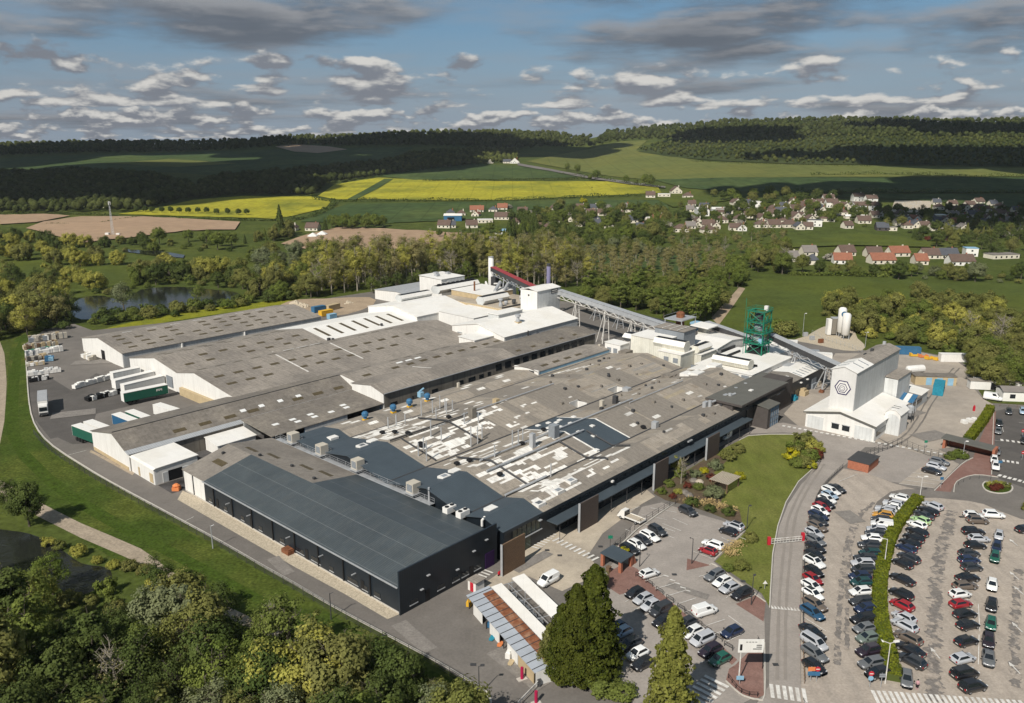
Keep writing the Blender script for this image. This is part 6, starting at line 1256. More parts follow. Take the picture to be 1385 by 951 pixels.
for j in range(8): l = Lr * j / 8;mb.tube(sp_(l,wR * 1.85,2.5),sp_(l,wR * 2.55,2.5),.05);mb.tube(sp_(l,wR * 2.2,0),sp_(l,wR * 2.2,2.5),.05)
mb.tube(sp_(0,wR * 2.2,2.5),sp_(Lr * .9,wR * 2.2,2.5),.05);world_child(mb.build('frame',MT['metal']),r)
for j in range(5): mb = MB();l = 1.2 + j * 2.2;mb.hexa([sp_(l,wR * 1.95,.1),sp_(l + 1.6,wR * 1.95,.1),sp_(l + 1.6,wR * 2.35,.1),sp_(l,wR * 2.35,.1),sp_(l,wR * 1.95,1.3),sp_(l + 1.6,wR * 1.95,1.3),sp_(l + 1.6,wR * 2.35,1.3),sp_(l,wR * 2.35,1.3)]);world_child(mb.build('crate',MT['grey_panel']),r)
for px,py,mt_,nm,lab in ((644,797,'fibre','bin_store','small grey roofed hut with a red door at the head of the rusty store'),(677,778,'red_paint','motor_scooter','red scooter parked by the timber screen')):
 c = P(px,py);r = thing(nm,lab,'hut' if nm == 'bin_store' else 'scooter',c,ROT)
 if nm == 'bin_store': mb = MB();mb.box(-1.1,1.1,-1,1,0,2);mb.build('wall',MT['white_wall'],r);mb = MB();mb.box(-1.3,1.3,-1.2,1.2,2,2.12);mb.build('roof',MT[mt_],r);mb = MB();mb.box(-1.16,-1.1,-.4,.4,.05,1.8);mb.build('door',MT['red_paint'],r)
 else:
  mb = MB();mb.box(-.6,.5,-.18,.18,.35,.75);mb.tube((.5,0,.5),(.65,0,1.1),.08);mb.box(-.5,.1,-.17,.17,.75,.88);mb.build('body',MT['red_paint'],r)
  for x in (-.5,.65): mb = MB();mb.tube((x,-.06,.25),(x,.06,.25),.25,n=10);mb.build('wheel',MT['tyre'],r)
# oddments outside the store
for px,py,mt_,nm,lab,cat in ((691.5,897,'tan_wall','flattened_box','opened brown cardboard box lying in front of the store','cardboard box'),(688,890,'white_wall','rubbish_sack','white sack beside the flattened cardboard box','sack'),(677,872,'orange_plastic','orange_board','orange board lying by the store panels','board'),(666,864,'teal','teal_tray','teal tray lying near the store opening','tray'),(663,848,'blue_paint','blue_drum','blue drum in the store opening','drum'),(635,820,'yellow_paint','yellow_trolley','yellow trolley at the open end of the store','trolley')):
 c = P(px,py);mb = MB();hh = .1 if nm in ('flattened_box','orange_board','teal_tray') else .9;mb.box(-.6,.6,-.4,.4,0,hh);mb.box(-.9 if hh < .2 else -.3,-.6 if hh < .2 else .3,-.3,.3,0 if hh < .2 else hh,hh * .5 if hh < .2 else hh + .2);solo(mb,nm,MT[mt_],lab,cat,(c.x,c.y,ZR),ROT + .4)
# smoking shelter with brick piers
c = P(836,768);r = uthing('smoking_shelter','shelter with a dark flat roof on red brick piers','shelter',*UV(833,765));uu,vv_ = UV(833,765);o_ = (uu,vv_)
mb = MB(o_);mb.slab([(uu - 2.1,vv_ - 2.6,2.5),(uu + 2.1,vv_ - 2.6,2.5),(uu + 2.1,vv_ + 2.3,2.8),(uu - 2.1,vv_ + 2.3,2.8)],.22);mb.build('roof',MT['slate_sheet_u'],r)
for a,b in ((-1.7,-2.2),(1.7,-2.2),(-1.7,1.9)): mb = MB(o_);mb.box(uu + a - .3,uu + a + .3,vv_ + b - .3,vv_ + b + .3,0,2.5);mb.build('brick_pier',MT['brick'],r)
mb = MB(o_);mb.hexa([(uu + 2.15,vv_ - 2.4,0),(uu + 3.6,vv_ - 2.4,0),(uu + 3.6,vv_ - 2.0,0),(uu + 2.15,vv_ - 2.0,0),(uu + 2.15,vv_ - 2.4,2.3),(uu + 2.4,vv_ - 2.4,2.3),(uu + 2.4,vv_ - 2.0,2.3),(uu + 2.15,vv_ - 2.0,2.3)]);mb.build('sloped_wall',MT['brick'],r);mb = MB(o_);mb.box(uu - 1.3,uu + 1.7,vv_ + 1.7,vv_ + 1.9,0,2.4);mb.build('back_wall',MT['metal_dark'],r)
c = P(823,774);mb = MB();mb.box(-.35,.35,-.35,.35,0,1.1);mb.box(-.42,.42,-.42,.42,1.1,1.2);solo(mb,'litter_bin',MT['wood'],'brown litter bin in front of the brick pier shelter','bin',c,ROT)
# pergola in the garden
uu,vv_ = UV(980,660);r = uthing('pergola','pale timber pergola with a slatted roof above the flower garden','pergola',uu,vv_);o_ = (uu,vv_)
mb = MB(o_);[mb.box(uu - 3.2,uu + 3.2,vv_ - 2.4 + k * .45,vv_ - 2.1 + k * .45,2.5,2.62) for k in range(11)];mb.build('slatted_roof',MT['concrete'],r)
for a in (-2.8,2.8):
 for b in (-2.0,2.0): mb = MB(o_);mb.box(uu + a - .12,uu + a + .12,vv_ + b - .12,vv_ + b + .12,0,2.5);mb.build('post',MT['wood'],r)
mb = MB(o_);mb.box(uu - 2.6,uu + 2.6,vv_ + 1.7,vv_ + 1.8,.3,1.2);mb.build('lattice_screen',MT['wood'],r)
# brick gate house and brick roofed shelter east
uu,vv_ = UV(1157,634);r = uthing('gate_house','low red brick gate house with a flat dark roof','gate house',121,-36);o_ = (121,-36);mb = MB(o_);mb.box(116.8,124,-38.2,-33.2,0,2.2);mb.build('wall',MT['brick'],r);mb = MB(o_);mb.box(116.7,124.2,-38.4,-33,2.2,2.4);mb.build('roof',MT['metal_dark'],r)
uu,vv_ = UV(1308,611);r = uthing('turnstile_shelter','dark roofed shelter with a red brick end beside the clipped hedge','shelter',uu,vv_);o_ = (uu,vv_);mb = MB(o_);mb.slab([(uu - 2.2,vv_ - 6,2.6),(uu + 2.2,vv_ - 6,2.6),(uu + 2.2,vv_ + 6,3.0),(uu - 2.2,vv_ + 6,3.0)],.25);mb.build('roof',MT['grey_roof'],r)
mb = MB(o_);mb.box(uu - 1.8,uu + 1.8,vv_ - 6.6,vv_ - 6.0,0,2.6);mb.build('brick_end',MT['brick'],r);mb = MB(o_);mb.box(uu - 1.8,uu + 1.8,vv_ + 5,vv_ + 5.6,0,2.6);mb.build('brick_end',MT['brick'],r);mb = MB(o_);mb.box(uu + 1.6,uu + 1.8,vv_ - 5.9,vv_ + 4.9,0,2.4);mb.build('back_wall',MT['brick'],r)
# lamp posts
def lamp(px,py,h,arms,label,mat='metal_dark',group='lamp posts',name='street_lamp'):
 c = P(px,py);r = thing(name,label,'lamp post',c,0,group);mb = MB();mb.tube((0,0,0),(0,0,h),.1,.06,n=6);mb.build('pole',MT[mat],r)
 for dx,dy in arms:
  mb = MB();mb.tube((0,0,h - .1),(dx,dy,h + .1),.05,n=5);mb.build('arm',MT[mat],r)
  mb = MB();mb.hexa([(dx * .8 - .2,dy * .8 - .2,h),(dx * 1.3 + .2,dy * 1.3 - .2,h),(dx * 1.3 + .2,dy * 1.3 + .2,h),(dx * .8 - .2,dy * .8 + .2,h),(dx * .8 - .15,dy * .8 - .15,h + .18),(dx * 1.3 + .15,dy * 1.3 - .15,h + .18),(dx * 1.3 + .15,dy * 1.3 + .15,h + .18),(dx * .8 - .15,dy * .8 + .15,h + .18)]);mb.build('lamp_head',MT['white_wall' if mat != 'metal_dark' else 'metal_dark'],r)
lamp(648,941,5.0,[(.5,.1)],'dark lamp post beside the kerb wall at the entrance road');lamp(865,767,5.2,[(-.5,.1)],'dark lamp post beside the brick sloped wall of the shelter');lamp(935.5,763,5.4,[(-.5,.2)],'dark lamp post on the small brick island');lamp(1016,818.5,5.6,[(.3,.4)],'dark lamp post on the brick island by the access road');lamp(1010,716,5.2,[(.4,.3)],'dark lamp post at the lawn edge near the car park corner')
lamp(1196,765,5.6,[(-.9,.1)],'white lamp post standing in the long clipped hedge','white_paint');lamp(1197,925,7.0,[(-1,.4),(1,.3)],'white double headed lamp post at the end of the long hedge','white_paint');lamp(1244,674,5.2,[(-.9,.2),(.9,.2)],'white double headed lamp post at the head of the long hedge','white_paint');
lamp(1302,620,4.6,[(.5,0)],'pale lamp post beside the dark roofed turnstile shelter','metal');lamp(1086,449,8,[(.6,0)],'tall lamp mast at the meadow corner of the gravel pad','metal');lamp(1170,470,6,[(.6,.3),(-.6,0)],'lamp mast with two heads at the gravel pad gate','metal')
for k,(px,py) in enumerate(((448,838),(288,742))): c = P(px,py);mb = MB();mb.tube((0,0,0),(0,0,5.0),.12,.08);mb.tube((0,0,4.9),(.6,.2,5.1),.06);solo(mb,'utility_pole',MT['metal_dark' if k == 0 else 'metal'],('thin dark pole in the bank opposite the charcoal hall','thin grey pole in the bank above the stream')[k],'pole',c)
# perimeter fence,post by post
def fence(px,step,h,label,mat='metal_dark',smooth=0,rails=(.3,.95),cap=False,name='wire_fence',off=0.5,panel=None):
 pts = line_world(px,smooth);r = thing(name,label,'fence',pts[0]);o_ = pts[0]
 pm = MB();pm.tube((0,0,0),(0,0,h),.05,n=5);pme = pm.mesh('post',MT[mat]);acc = 0.0;last = None;nposts = 0
 rl = MB()
 for a,b in zip(pts,pts[1:]):
  L = (b - a).length;d = (b - a) / L
  while acc < L and nposts < 98:
   p = a + d * acc;inst('post',pme,r,p - o_);nposts += 1;acc += step
  acc -= L
  for k in rails: rl.tube(a - o_ + Vector((0,0,h * k)),b - o_ + Vector((0,0,h * k)),.03,n=4,caps=False)
  if panel: rl.poly([a - o_ + Vector((0,0,.1)),b - o_ + Vector((0,0,.1)),b - o_ + Vector((0,0,h)),a - o_ + Vector((0,0,h))])
 rl.build('rail',MT[mat],r)
fence([(x - 6,y + 5) for x,y in KERB[4:-2]],3.0,1.6,'dark wire fence along the grass bank beside the perimeter road','metal_dark',2,(.2,.4,.6,.8,.98))
fence([(818,757),(860,716),(905,687),(915,681)],2.4,1.7,'dark post and wire fence between the beige yard and the car bays','metal_dark',0,(.35,.65,.98))
fence([(1086,850),(1086,790),(1090,740),(1097,700),(1108,668),(1126,646),(1141,632)],1.2,1.1,'dark close railing between the access road and the parked row','metal_dark',3,(.3,.6,.97))
fence([(1088,925),(1086,880),(1086,852)],.9,1.0,'rustic low railing beside the access road near the crossing','wood',2,(.5,.95))
fence([(1171,622),(1190,612),(1219,602)],2.2,2.4,'tall dark steel fence beside the small grey car park','metal_dark',0,(.1,.3,.5,.7,.95));fence([(1219,602),(1240,611),(1256,617),(1285,622)],1.8,2.0,'tall dark gate fence between the works yard and the parked trio','metal_dark',0,(.1,.3,.5,.7,.95))
fence([(1296,656),(1306,651),(1320,648),(1340,649)],2.6,1.0,'low barrier hoops along the red path at the roundabout','metal_dark',2,(.97,));fence([(1340,548),(1362,551),(1385,552)],2.4,1.2,'timber rail fence behind the dark asphalt car park','wood',0,(.5,.95));fence([(985,918),(998,935),(1012,942),(1026,943)],1.2,.9,'looped black railing round the tip of the brick island','black',3,(.5,.97));fence([(1031,905),(1031,880),(1024,866)],1.2,.9,'looped black railing beside the billboard','black',2,(.5,.97))
fence([(1098,452),(1120,462),(1150,471),(1166,478)],2.2,1.8,'wire fence round the gravel silo pad','metal',0,(.4,.95))
# hoop rails at the bay heads
hm = MB();hm.tube((-.8,0,0),(-.8,0,.9),.05);hm.tube((.8,0,0),(.8,0,.9),.05);hm.tube((-.8,0,.9),(.8,0,.9),.05);hm.tube((-.8,0,.45),(.8,0,.45),.04);hme = hm.mesh('hoop_rail',MT['black'])
for k,(px,py) in enumerate(((864,783),(878,792),(892,803),(906,814),(921,826),(931,835),(944,846),(957,856),(971,866),(985,878))):
 c = P(px,py);o = inst('hoop_rail',hme,None,(c.x,c.y,ZR),(0,0,math.radians(-52)));tag(o,'black hoop rail at the head of a bay, %s from the smoking shelter' % ORD[k + 1],'rail','hoop rails along the brick path')
# billboard and signs
c = P(999,921);r = thing('billboard','white information board on a tall pale post with a dark block and small print','sign',c);mb = MB();mb.tube((0,0,0),(0,0,6.6),.1);mb.build('post',MT['white_paint'],r)
mb = MB();mb.box(-.5,3.3,-.16,-.04,5.0,7.2);mb.build('board',MT['white_wall'],r);mb = MB();mb.box(-.25,.1,-.2,-.161,5.4,6.4);mb.build('emblem_block',MT['black'],r)
mb = MB();[mb.box(2.2 - (.5 if k == 2 else 0),3.0,-.2,-.161,6.2 - k * .32,6.32 - k * .32) for k in range(3)];[mb.box(.6 + k * .45,.9 + k * .45,-.2,-.161,6.75,6.83) for k in range(4)];mb.build('small_print',MT['metal_dark'],r)
def sign(px,py,h,shape,mats,label,w=.7,pole='metal',r0=.05):
 c = P(px,py);r = thing('road_sign',label,'sign',c,0);mb = MB();mb.tube((0,0,0),(0,0,h),r0);mb.build('pole',MT[pole],r)
 for k,(sh,mt_) in enumerate(zip(shape,mats)):
  z = h - .35 - k * .8;mb = MB()
  if sh == 'disc': mb.tube((0,-.08,z),(0,-.14,z),w / 2,n=16)
  elif sh == 'tri': mb.poly([(-w / 2,-.1,z - .3),(w / 2,-.1,z - .3),(0,-.1,z + .35)])
  else: mb.box(-w / 2,w / 2,-.14,-.08,z - .33,z + .33)
  mb.build('plate',MT[mt_],r)
  if sh == 'disc' and mt_ == 'red_paint': mb = MB();mb.box(-w * .33,w * .33,-.16,-.141,z - .07,z + .07);mb.build('bar',MT['white_paint'],r)
sign(1000,926,1.6,['sq'],['light_blue'],'light blue square sign low on the brick island',1.1);sign(1104,922,2.6,['disc','sq'],['red_paint','blue_paint'],'round red no entry sign with a blue plate by the fence end',.8);sign(1096,921,2.5,['sq','sq'],['orange_plastic','blue_paint'],'orange and blue plates beside the no entry sign',1.1);sign(1176,929,2.7,['disc','disc'],['red_paint','light_blue'],'round red no entry sign above a pale blue disc at the hedge island',.8);sign(1191,930,2.5,['sq'],['grey_panel'],'grey square sign at the hedge island',.9)
sign(1272,660,2.8,['sq'],['blue_paint'],'blue pedestrian sign on the red path corner',.8);sign(1351,636,2.6,['sq'],['blue_paint'],'blue parking sign beside the parked white cars',1.0);sign(1382,592,2.4,['disc'],['red_paint'],'round red sign at the upper pedestrian refuge',.9);sign(1382,622,2.4,['disc'],['red_paint'],'round red sign at the lower pedestrian refuge',.9);sign(1034,797,1.8,['tri'],['white_wall'],'white triangular sign in the grass beside the access road',.9);sign(774,931,2.4,['disc','disc'],['grey_panel','grey_panel'],'round grey signs on a post before the dark conifers',.7);sign(825,745,3.4,['sq'],['green_paint'],'green and white square sign above the wire fence',.9,'metal_dark');sign(1251,607,2.4,['sq'],['green_paint'],'small green sign at the dark steel gate',.8)
# barrier,gate posts
A,B = P(1043,737),P(1084,733)
r = thing('barrier_gate','white latticed lifting barrier across the access road between red posts','barrier',A);mb = MB();d = B - A
for k in range(11): mb.tube(d * (k / 10) + Vector((0,0,.3)),d * (k / 10) + Vector((0,0,1.3)),.04,n=4)
for z in (.3,.8,1.3): mb.tube(Vector((0,0,z)),d + Vector((0,0,z)),.06,n=4)
mb.build('arm',MT['white_paint'],r)
for p in (Vector((-.5,0,0)),d + Vector((.4,.6,0))): mb = MB();mb.box(p.x - .3,p.x + .3,p.y - .3,p.y + .3,0,1.7);mb.build('gate_post',MT['red_paint'],r)
c = P(706,919);mb = MB();mb.tube((0,0,0),(0,0,2.1),.24,n=10);mb.box(-.75,.75,-.45,.45,0,.16,1);solo(mb,'gate_pillar',[MT['magenta'],MT['kerb']],'magenta round pillar on a pale plinth at the entrance barrier','pillar',c,.5)
c = P(725,951);mb = MB();mb.tube((0,0,0),(0,0,2.0),.24,n=10);mb.box(-.7,.7,-.4,.4,0,.14,1);solo(mb,'gate_pillar',[MT['magenta'],MT['kerb']],'second magenta pillar on the near side of the white barrier arm','pillar',c,.5)
A,B = P(729,921,1.0),P(700,951,1.0);r = thing('swing_barrier','white double barrier arm in front of the conifers','barrier',(A.x,A.y,0));mb = MB();d = B - A
for z in (.8,1.15): mb.tube((0,0,z),(d.x,d.y,z),.06)
mb.build('arm',MT['white_paint'],r);mb = MB();mb.box(-.25,.25,-.25,.25,0,1.3);mb.build('housing',MT['metal_dark'],r)
# lone pedestrian at the zebra
c = P(1240,933);r = thing('person','person in a pink top and dark trousers standing by the last crossing','person',c,1.2)
bm = bmesh.new();pts = {'pel': (0,0,.95),'che': (0,0,1.32),'nek': (0,0,1.5),'hed': (0,0,1.66),'lh': (0,.1,.9),'lk': (.04,.11,.5),'lf': (0,.12,.06),'lt': (.16,.12,.03),'rh': (0,-.1,.9),'rk': (.02,-.11,.5),'rf': (-.06,-.12,.06),'rt': (.1,-.12,.03),'ls': (0,.19,1.42),'le': (-.02,.25,1.14),'lw': (.08,.25,.9),'rs': (0,-.19,1.42),'re': (-.02,-.25,1.14),'rw': (.08,-.25,.9)}
vs = {k: bm.verts.new(p) for k,p in pts.items()}
for a,b in (('pel','che'),('che','nek'),('nek','hed'),('pel','lh'),('lh','lk'),('lk','lf'),('lf','lt'),('pel','rh'),('rh','rk'),('rk','rf'),('rf','rt'),('che','ls'),('ls','le'),('le','lw'),('che','rs'),('rs','re'),('re','rw')): bm.edges.new((vs[a],vs[b]))
me = bpy.data.meshes.new('body');bm.to_mesh(me);order = [k for k in pts];bm.free()
o = bpy.data.objects.new('body',me);COL.objects.link(o);o.parent = r;o.color = (0.45,0.25,0.27,1);me.materials.append(MT['any'])
sk = o.modifiers.new('skin','SKIN');RAD = {'pel': .15,'che': .16,'nek': .06,'hed': .105,'lh': .09,'lk': .06,'lf': .045,'lt': .04,'rh': .09,'rk': .06,'rf': .045,'rt': .04,'ls': .07,'le': .045,'lw': .035,'rs': .07,'re': .045,'rw': .035}
for k,sv in zip(order,me.skin_vertices[0].data): sv.radius = (RAD[k],RAD[k])
me.skin_vertices[0].data[0].use_root = True
o.modifiers.new('smooth','SUBSURF').levels = 1
mb = MB();mb.lathe((0,0,1.66),[(.09,0),(.125,.06),(.1,.13),(.02,.16)],8);mb.build('hair',MT['black'],r)
mb = MB();mb.lathe((0,0,.5),[(.2,0),(.21,.3),(.18,.45)],8);mb.build('trousers',MT['black'],r)
# ================================================================ vegetation
def quads_mesh(name,C,N,size,mat,aspect=1.0):
 """many small leaf faces at C facing N"""
 n = len(C);N = N / np.maximum(1e-6,np.linalg.norm(N,axis=1,keepdims=True))
 T = rng.normal(size=(n,3));T -= N * np.sum(T * N,axis=1,keepdims=True);T /= np.maximum(1e-6,np.linalg.norm(T,axis=1,keepdims=True));B = np.cross(N,T)
 s = (size * np.ones(n))[:,None];a = T * s * .5;b = B * s * .5 * aspect
 V = np.stack([C - a - b * .6,C + a * .2 - b,C + a + b * .5,C - a * .3 + b],axis=1).reshape(-1,3)
 me = bpy.data.meshes.new(name);me.vertices.add(4 * n);me.vertices.foreach_set('co',V.astype(np.float32).ravel())
 me.loops.add(4 * n);me.loops.foreach_set('vertex_index',np.arange(4 * n,dtype=np.int32));me.polygons.add(n)
 me.polygons.foreach_set('loop_start',np.arange(0,4 * n,4,dtype=np.int32));me.polygons.foreach_set('loop_total',np.full(n,4,dtype=np.int32))
 me.materials.append(mat);me.update(calc_edges=True);return me
def sph(n): v = rng.normal(size=(n,3));return v / np.linalg.norm(v,axis=1,keepdims=True)
def clumps(nc,centre,rad,rc,per,shell=.55,low=-1.0,drop=0.0):
 """clump centres in an ellipsoid, leaves on each clump"""
 out_c,out_n = [],[];k = 0
 while k < nc:
  d = sph(1)[0]
  if d[2] < low: continue
  r = shell + (1 - shell) * rng.random() ** .6;c = np.array(centre) + d * np.array(rad) * r
  rr = rc * rng.uniform(.6,1.25);m = int(per * rng.uniform(.6,1.3));s = sph(m);s[:,2] *= .8;t = rng.random(m)[:,None] ** .35
  p = c + s * rr * t;p[:,2] -= drop * rng.random(m) * rr
  out_c.append(p);out_n.append(s * .8 + d * .7 + rng.normal(size=(m,3)) * .35 + np.array([0,0,.3]));k += 1
 return np.concatenate(out_c),np.concatenate(out_n)
def trunk_mesh(name,H,r,limbs,mat,spread=3.0,z0=.35,seed=1,twigs=0):
 R_ = random.Random(seed);mb = MB();p = Vector((0,0,-.3));n = 4
 for k in range(n):
  q = Vector((R_.uniform(-.02,.02) * H * k,R_.uniform(-.02,.02) * H * k,H * (k + 1) / n));mb.tube(p,q,r * (1 - k / n) + .03,r * (1 - (k + 1) / n) + .03,n=6,caps=False);p = q
 for k in range(limbs):
  z = H * R_.uniform(z0,.92);a = R_.uniform(0,6.28);L = spread * R_.uniform(.5,1.0) * (1 - .45 * (z / H - z0));s = Vector((0,0,z));e = s + Vector((math.cos(a) * L,math.sin(a) * L,L * R_.uniform(.4,1.1)))
  mb.tube(s,e,r * .35 * (1 - .5 * z / H),.03,n=4,caps=False)
  for j in range(twigs):
   m_ = s.lerp(e,R_.uniform(.3,.95));f = m_ + Vector((R_.uniform(-1,1),R_.uniform(-1,1),R_.uniform(.2,1.2))) * L * .35;mb.tube(m_,f,.05,.015,n=3,caps=False)
 return mb.mesh(name,mat)
PROTO = {}
def proto(kind,var,crown,trunk): PROTO.setdefault(kind,[]).append((crown,trunk))
for i in range(3):
 C,N = clumps(66,(0,0,7.0),(4.6,4.6,4.4),1.45,125,.5,-.75);proto('round',i,quads_mesh('crown',C,N,rng.uniform(.24,.5,len(C)),MT['leaf_mid']),trunk_mesh('trunk',9,.32,12,MT['bark'],3.6,seed=i))
for i in range(3):
 C,N = clumps(70,(0,0,4.6),(4.8,4.8,4.4),1.25,130,.55,-.85,.6);proto('willow',i,quads_mesh('crown',C,N,rng.uniform(.22,.46,len(C)),MT['leaf_yellow']),trunk_mesh('trunk',6,.35,10,MT['bark'],3,seed=10 + i))
for i in range(3):
 C,N = clumps(46,(0,0,6.4),(4.2,4.2,4.6),1.35,85,.35,-.85);proto('olive',i,quads_mesh('crown',C,N,rng.uniform(.18,.4,len(C)),MT['leaf_olive']),trunk_mesh('trunk',10,.25,22,MT['bark'],3.4,.2,20 + i,3))
for i in range(3):
 C,N = clumps(52,(0,0,12.8),(2.9,2.9,7.6),1.1,80,.15,-1);proto('poplar',i,quads_mesh('crown',C,N,rng.uniform(.16,.34,len(C)),MT['leaf_brown']),trunk_mesh('trunk',20,.26,26,MT['bark_pale'],2.0,.2,30 + i,2))
for i in range(2):
 C,N = clumps(54,(0,0,11),(2.9,2.9,8.5),1.25,80,.4,-1);proto('green_poplar',i,quads_mesh('crown',C,N,rng.uniform(.3,.62,len(C)),MT['leaf_mid']),trunk_mesh('trunk',18,.28,16,MT['bark'],2.2,.15,40 + i))
for i in range(3):
 C,N = clumps(34,(0,0,1.6),(2.4,2.4,1.8),.8,66,.5,-.5);proto('bush',i,quads_mesh('crown',C,N,rng.uniform(.2,.42,len(C)),MT['leaf_mid']),trunk_mesh('stem',1.8,.1,6,MT['bark'],1.2,.1,50 + i))
for i in range(2):
 C,N = clumps(26,(0,0,9),(4.0,4.0,5.5),1.3,14,.3,-.8);proto('bare',i,quads_mesh('crown',C,N,rng.uniform(.18,.34,len(C)),MT['leaf_brown']),trunk_mesh('trunk',14,.3,34,MT['bark_pale'],4.4,.18,60 + i,7))
# column poplar and thuja in detail
def cone_crown(H,R0,n,top=.04,fl=1.0,lump=.25,z0=.3,exp=.8):
 z = rng.random(n) ** 1.25;ang = rng.uniform(0,2 * math.pi,n)
 prof = (np.clip((1 - z),0,1) ** exp) * np.minimum(1,(z + .04) / .12) * R0 + top
 ph = rng.uniform(0,6.28,6);lu = sum(np.sin(ang * k + z * H * w + ph[j]) for j,(k,w) in enumerate(((3,.9),(5,-1.3),(7,2.1),(4,3.2),(9,1.0),(2,-2.0)))) / 3.2
 r = prof * (1 + lump * lu) * (rng.random(n) ** .14)
 C = np.stack([r * np.cos(ang),r * np.sin(ang),z0 + z * (H - z0)],axis=1)
 N = np.stack([np.cos(ang),np.sin(ang),np.full(n,.35)],axis=1) + rng.normal(size=(n,3)) * .5
 return C,N
for i in range(2):
 C,N = cone_crown(19.5,4.6,15000,lump=.3,exp=.56,top=.12);proto('thuja',i,quads_mesh('crown',C,N,rng.uniform(.25,.6,len(C)),MT['leaf_conifer'],.8),trunk_mesh('trunk',16,.4,0,MT['bark'],seed=70 + i))
C,N = cone_crown(22,2.9,13000,lump=.46,exp=.58,z0=.8);PROTO['column'] = [(quads_mesh('crown',C,N,rng.uniform(.22,.5,len(C)),leafmat('lombardy_leaves',(0.17,0.18,0.038),(0.24,0.24,0.06),wscale=.5,trans=.4)),trunk_mesh('trunk',20,.35,14,MT['bark'],1.6,.1,80))]
C,N = cone_crown(9,2.0,2600,exp=.8);PROTO['small_conifer'] = [(quads_mesh('crown',C,N,rng.uniform(.25,.5,len(C)),MT['leaf_dark'],.8),trunk_mesh('trunk',8,.2,0,MT['bark'],seed=81))]
VARM = {}
def variant(kind,leaf):
 """the same crown in another leaf colour"""
 k = kind + '_' + leaf
 if k not in PROTO:
  L = []
  for cr,tk in PROTO[kind]:
   c = cr.copy();c.materials.clear();c.materials.append(MT[leaf]);L.append((c,tk))
  PROTO[k] = L
 return k
Rt = random.Random(5)
NKIND = {'round': 'broadleaf_tree','willow': 'willow_tree','olive': 'alder_tree','poplar': 'poplar_tree','green_poplar': 'poplar_tree','bush': 'bush','bare': 'bare_tree','thuja': 'thuja_tree','column': 'lombardy_poplar','small_conifer': 'conifer_tree'}
def tree(kind,p,s,label,group=None,leaf=None,sx=1.0,name=None):
 k = variant(kind,leaf) if leaf else kind
 cr,tk = Rt.choice(PROTO[k]);nm = name or NKIND[kind]
 r = thing(nm,label,'bush' if 'bush' in nm or 'shrub' in nm else 'tree',p,Rt.uniform(0,6.28),group);r.scale = (s * sx,s * sx,s)
 inst('trunk' if kind != 'bush' else 'stem',tk,r);inst('crown',cr,r);return r
def scatter(poly,spacing,mx=400,world=None,flat=True,seed=1):
 R_ = random.Random(seed);w = [(P(*p) if flat else G(*p)) for p in poly];x0,x1 = min(p.x for p in w),max(p.x for p in w);y0,y1 = min(p.y for p in w),max(p.y for p in w);out = [];tries = 0
 def inside(x,y):
  c = False;n = len(w)
  for i in range(n):
   a,b = w[i],w[(i + 1) % n]
   if (a.y > y) != (b.y > y) and x < (b.x - a.x) * (y - a.y) / (b.y - a.y) + a.x: c = not c
  return c
 cell = {}
 while tries < 12000 + mx * 9 and len(out) < mx:
  tries += 1;x,y = R_.uniform(x0,x1),R_.uniform(y0,y1)
  if not inside(x,y): continue
  i,j = int(x / spacing),int(y / spacing)
  if any((x - a) ** 2 + (y - b) ** 2 < spacing ** 2 for di in (-1,0,1) for dj in (-1,0,1) for a,b in cell.get((i + di,j + dj),())): continue
  cell.setdefault((i,j),[]).append((x,y));out.append(Vector((x,y,terrain(x,y))))
 return out
def grove(poly,spacing,kinds,smin,smax,label,group,mx=300,flat=True,seed=1,leafs=None,name=None,sx=1.0):
 for p in scatter(poly,spacing,mx,None,flat,seed):
  k = Rt.choice(kinds);lf = Rt.choice(leafs) if leafs else None
  tree(k,p,Rt.uniform(smin,smax),label,group,lf,sx * Rt.uniform(.9,1.1),name)

# ---- riverside wood in the near corner
grove([(-80,885),(60,888),(140,878),(210,866),(260,866),(330,880),(410,905),(480,930),(560,970),(640,1015),(650,1120),(300,1190),(-150,1190)],4.9,['olive','olive','round','olive','green_poplar'],.66,1.15,'dark green riverside tree in the dense wood below the footpath','trees of the riverside wood',130,True,3,['leaf_dark','leaf_dark','leaf_olive','leaf_mid','leaf_grey','leaf_dark'])
grove([(-80,885),(60,888),(140,878),(210,866),(260,866),(330,880),(410,905),(480,930),(560,970),(640,1015),(650,1120),(300,1190),(-150,1190)],7,['bush'],1.1,2.0,'low dark bush under the riverside trees','bushes of the riverside wood',60,True,4,['leaf_dark','leaf_olive'])
for kind,px,py,s,leaf,lab,sx in (('green_poplar',285,905,.8,'leaf_olive','slender olive birch-like tree rising above the dark riverside wood',1.1),('olive',430,965,1.15,'leaf_yellow','large yellow green feathery tree in the riverside wood by the path',1.2),('olive',365,960,1.0,'leaf_yellow','yellow green tree next to the largest feathery one',1.1),('olive',530,935,.72,'leaf_olive','olive tree casting its shadow across the perimeter road',1.0),('bare',375,885,.72,None,'bare twiggy tree at the footpath edge opposite the charcoal hall',1.0),('round',40,712,.85,'leaf_dark','dark round tree between the footpath and the stream',.9),('olive',12,690,.7,'leaf_dark','dark feathery tree at the stream bend',1.0),
  ('bare',160,960,.75,None,'bare grey tree deep in the riverside wood',1.0),('olive',215,800,.62,'leaf_dark','dark alder leaning over the end of the stream',1.1),('round',250,850,.9,'leaf_olive','olive crowned tree above the footpath bend',1.0),('olive',590,975,.6,'leaf_olive','olive tree at the kerb near the entrance lamp post',1.0),('bare',560,960,.5,None,'small bare tree beside the olive one at the kerb',1.0)):
 tree(kind,P(px,py),s,lab,None,leaf,sx)
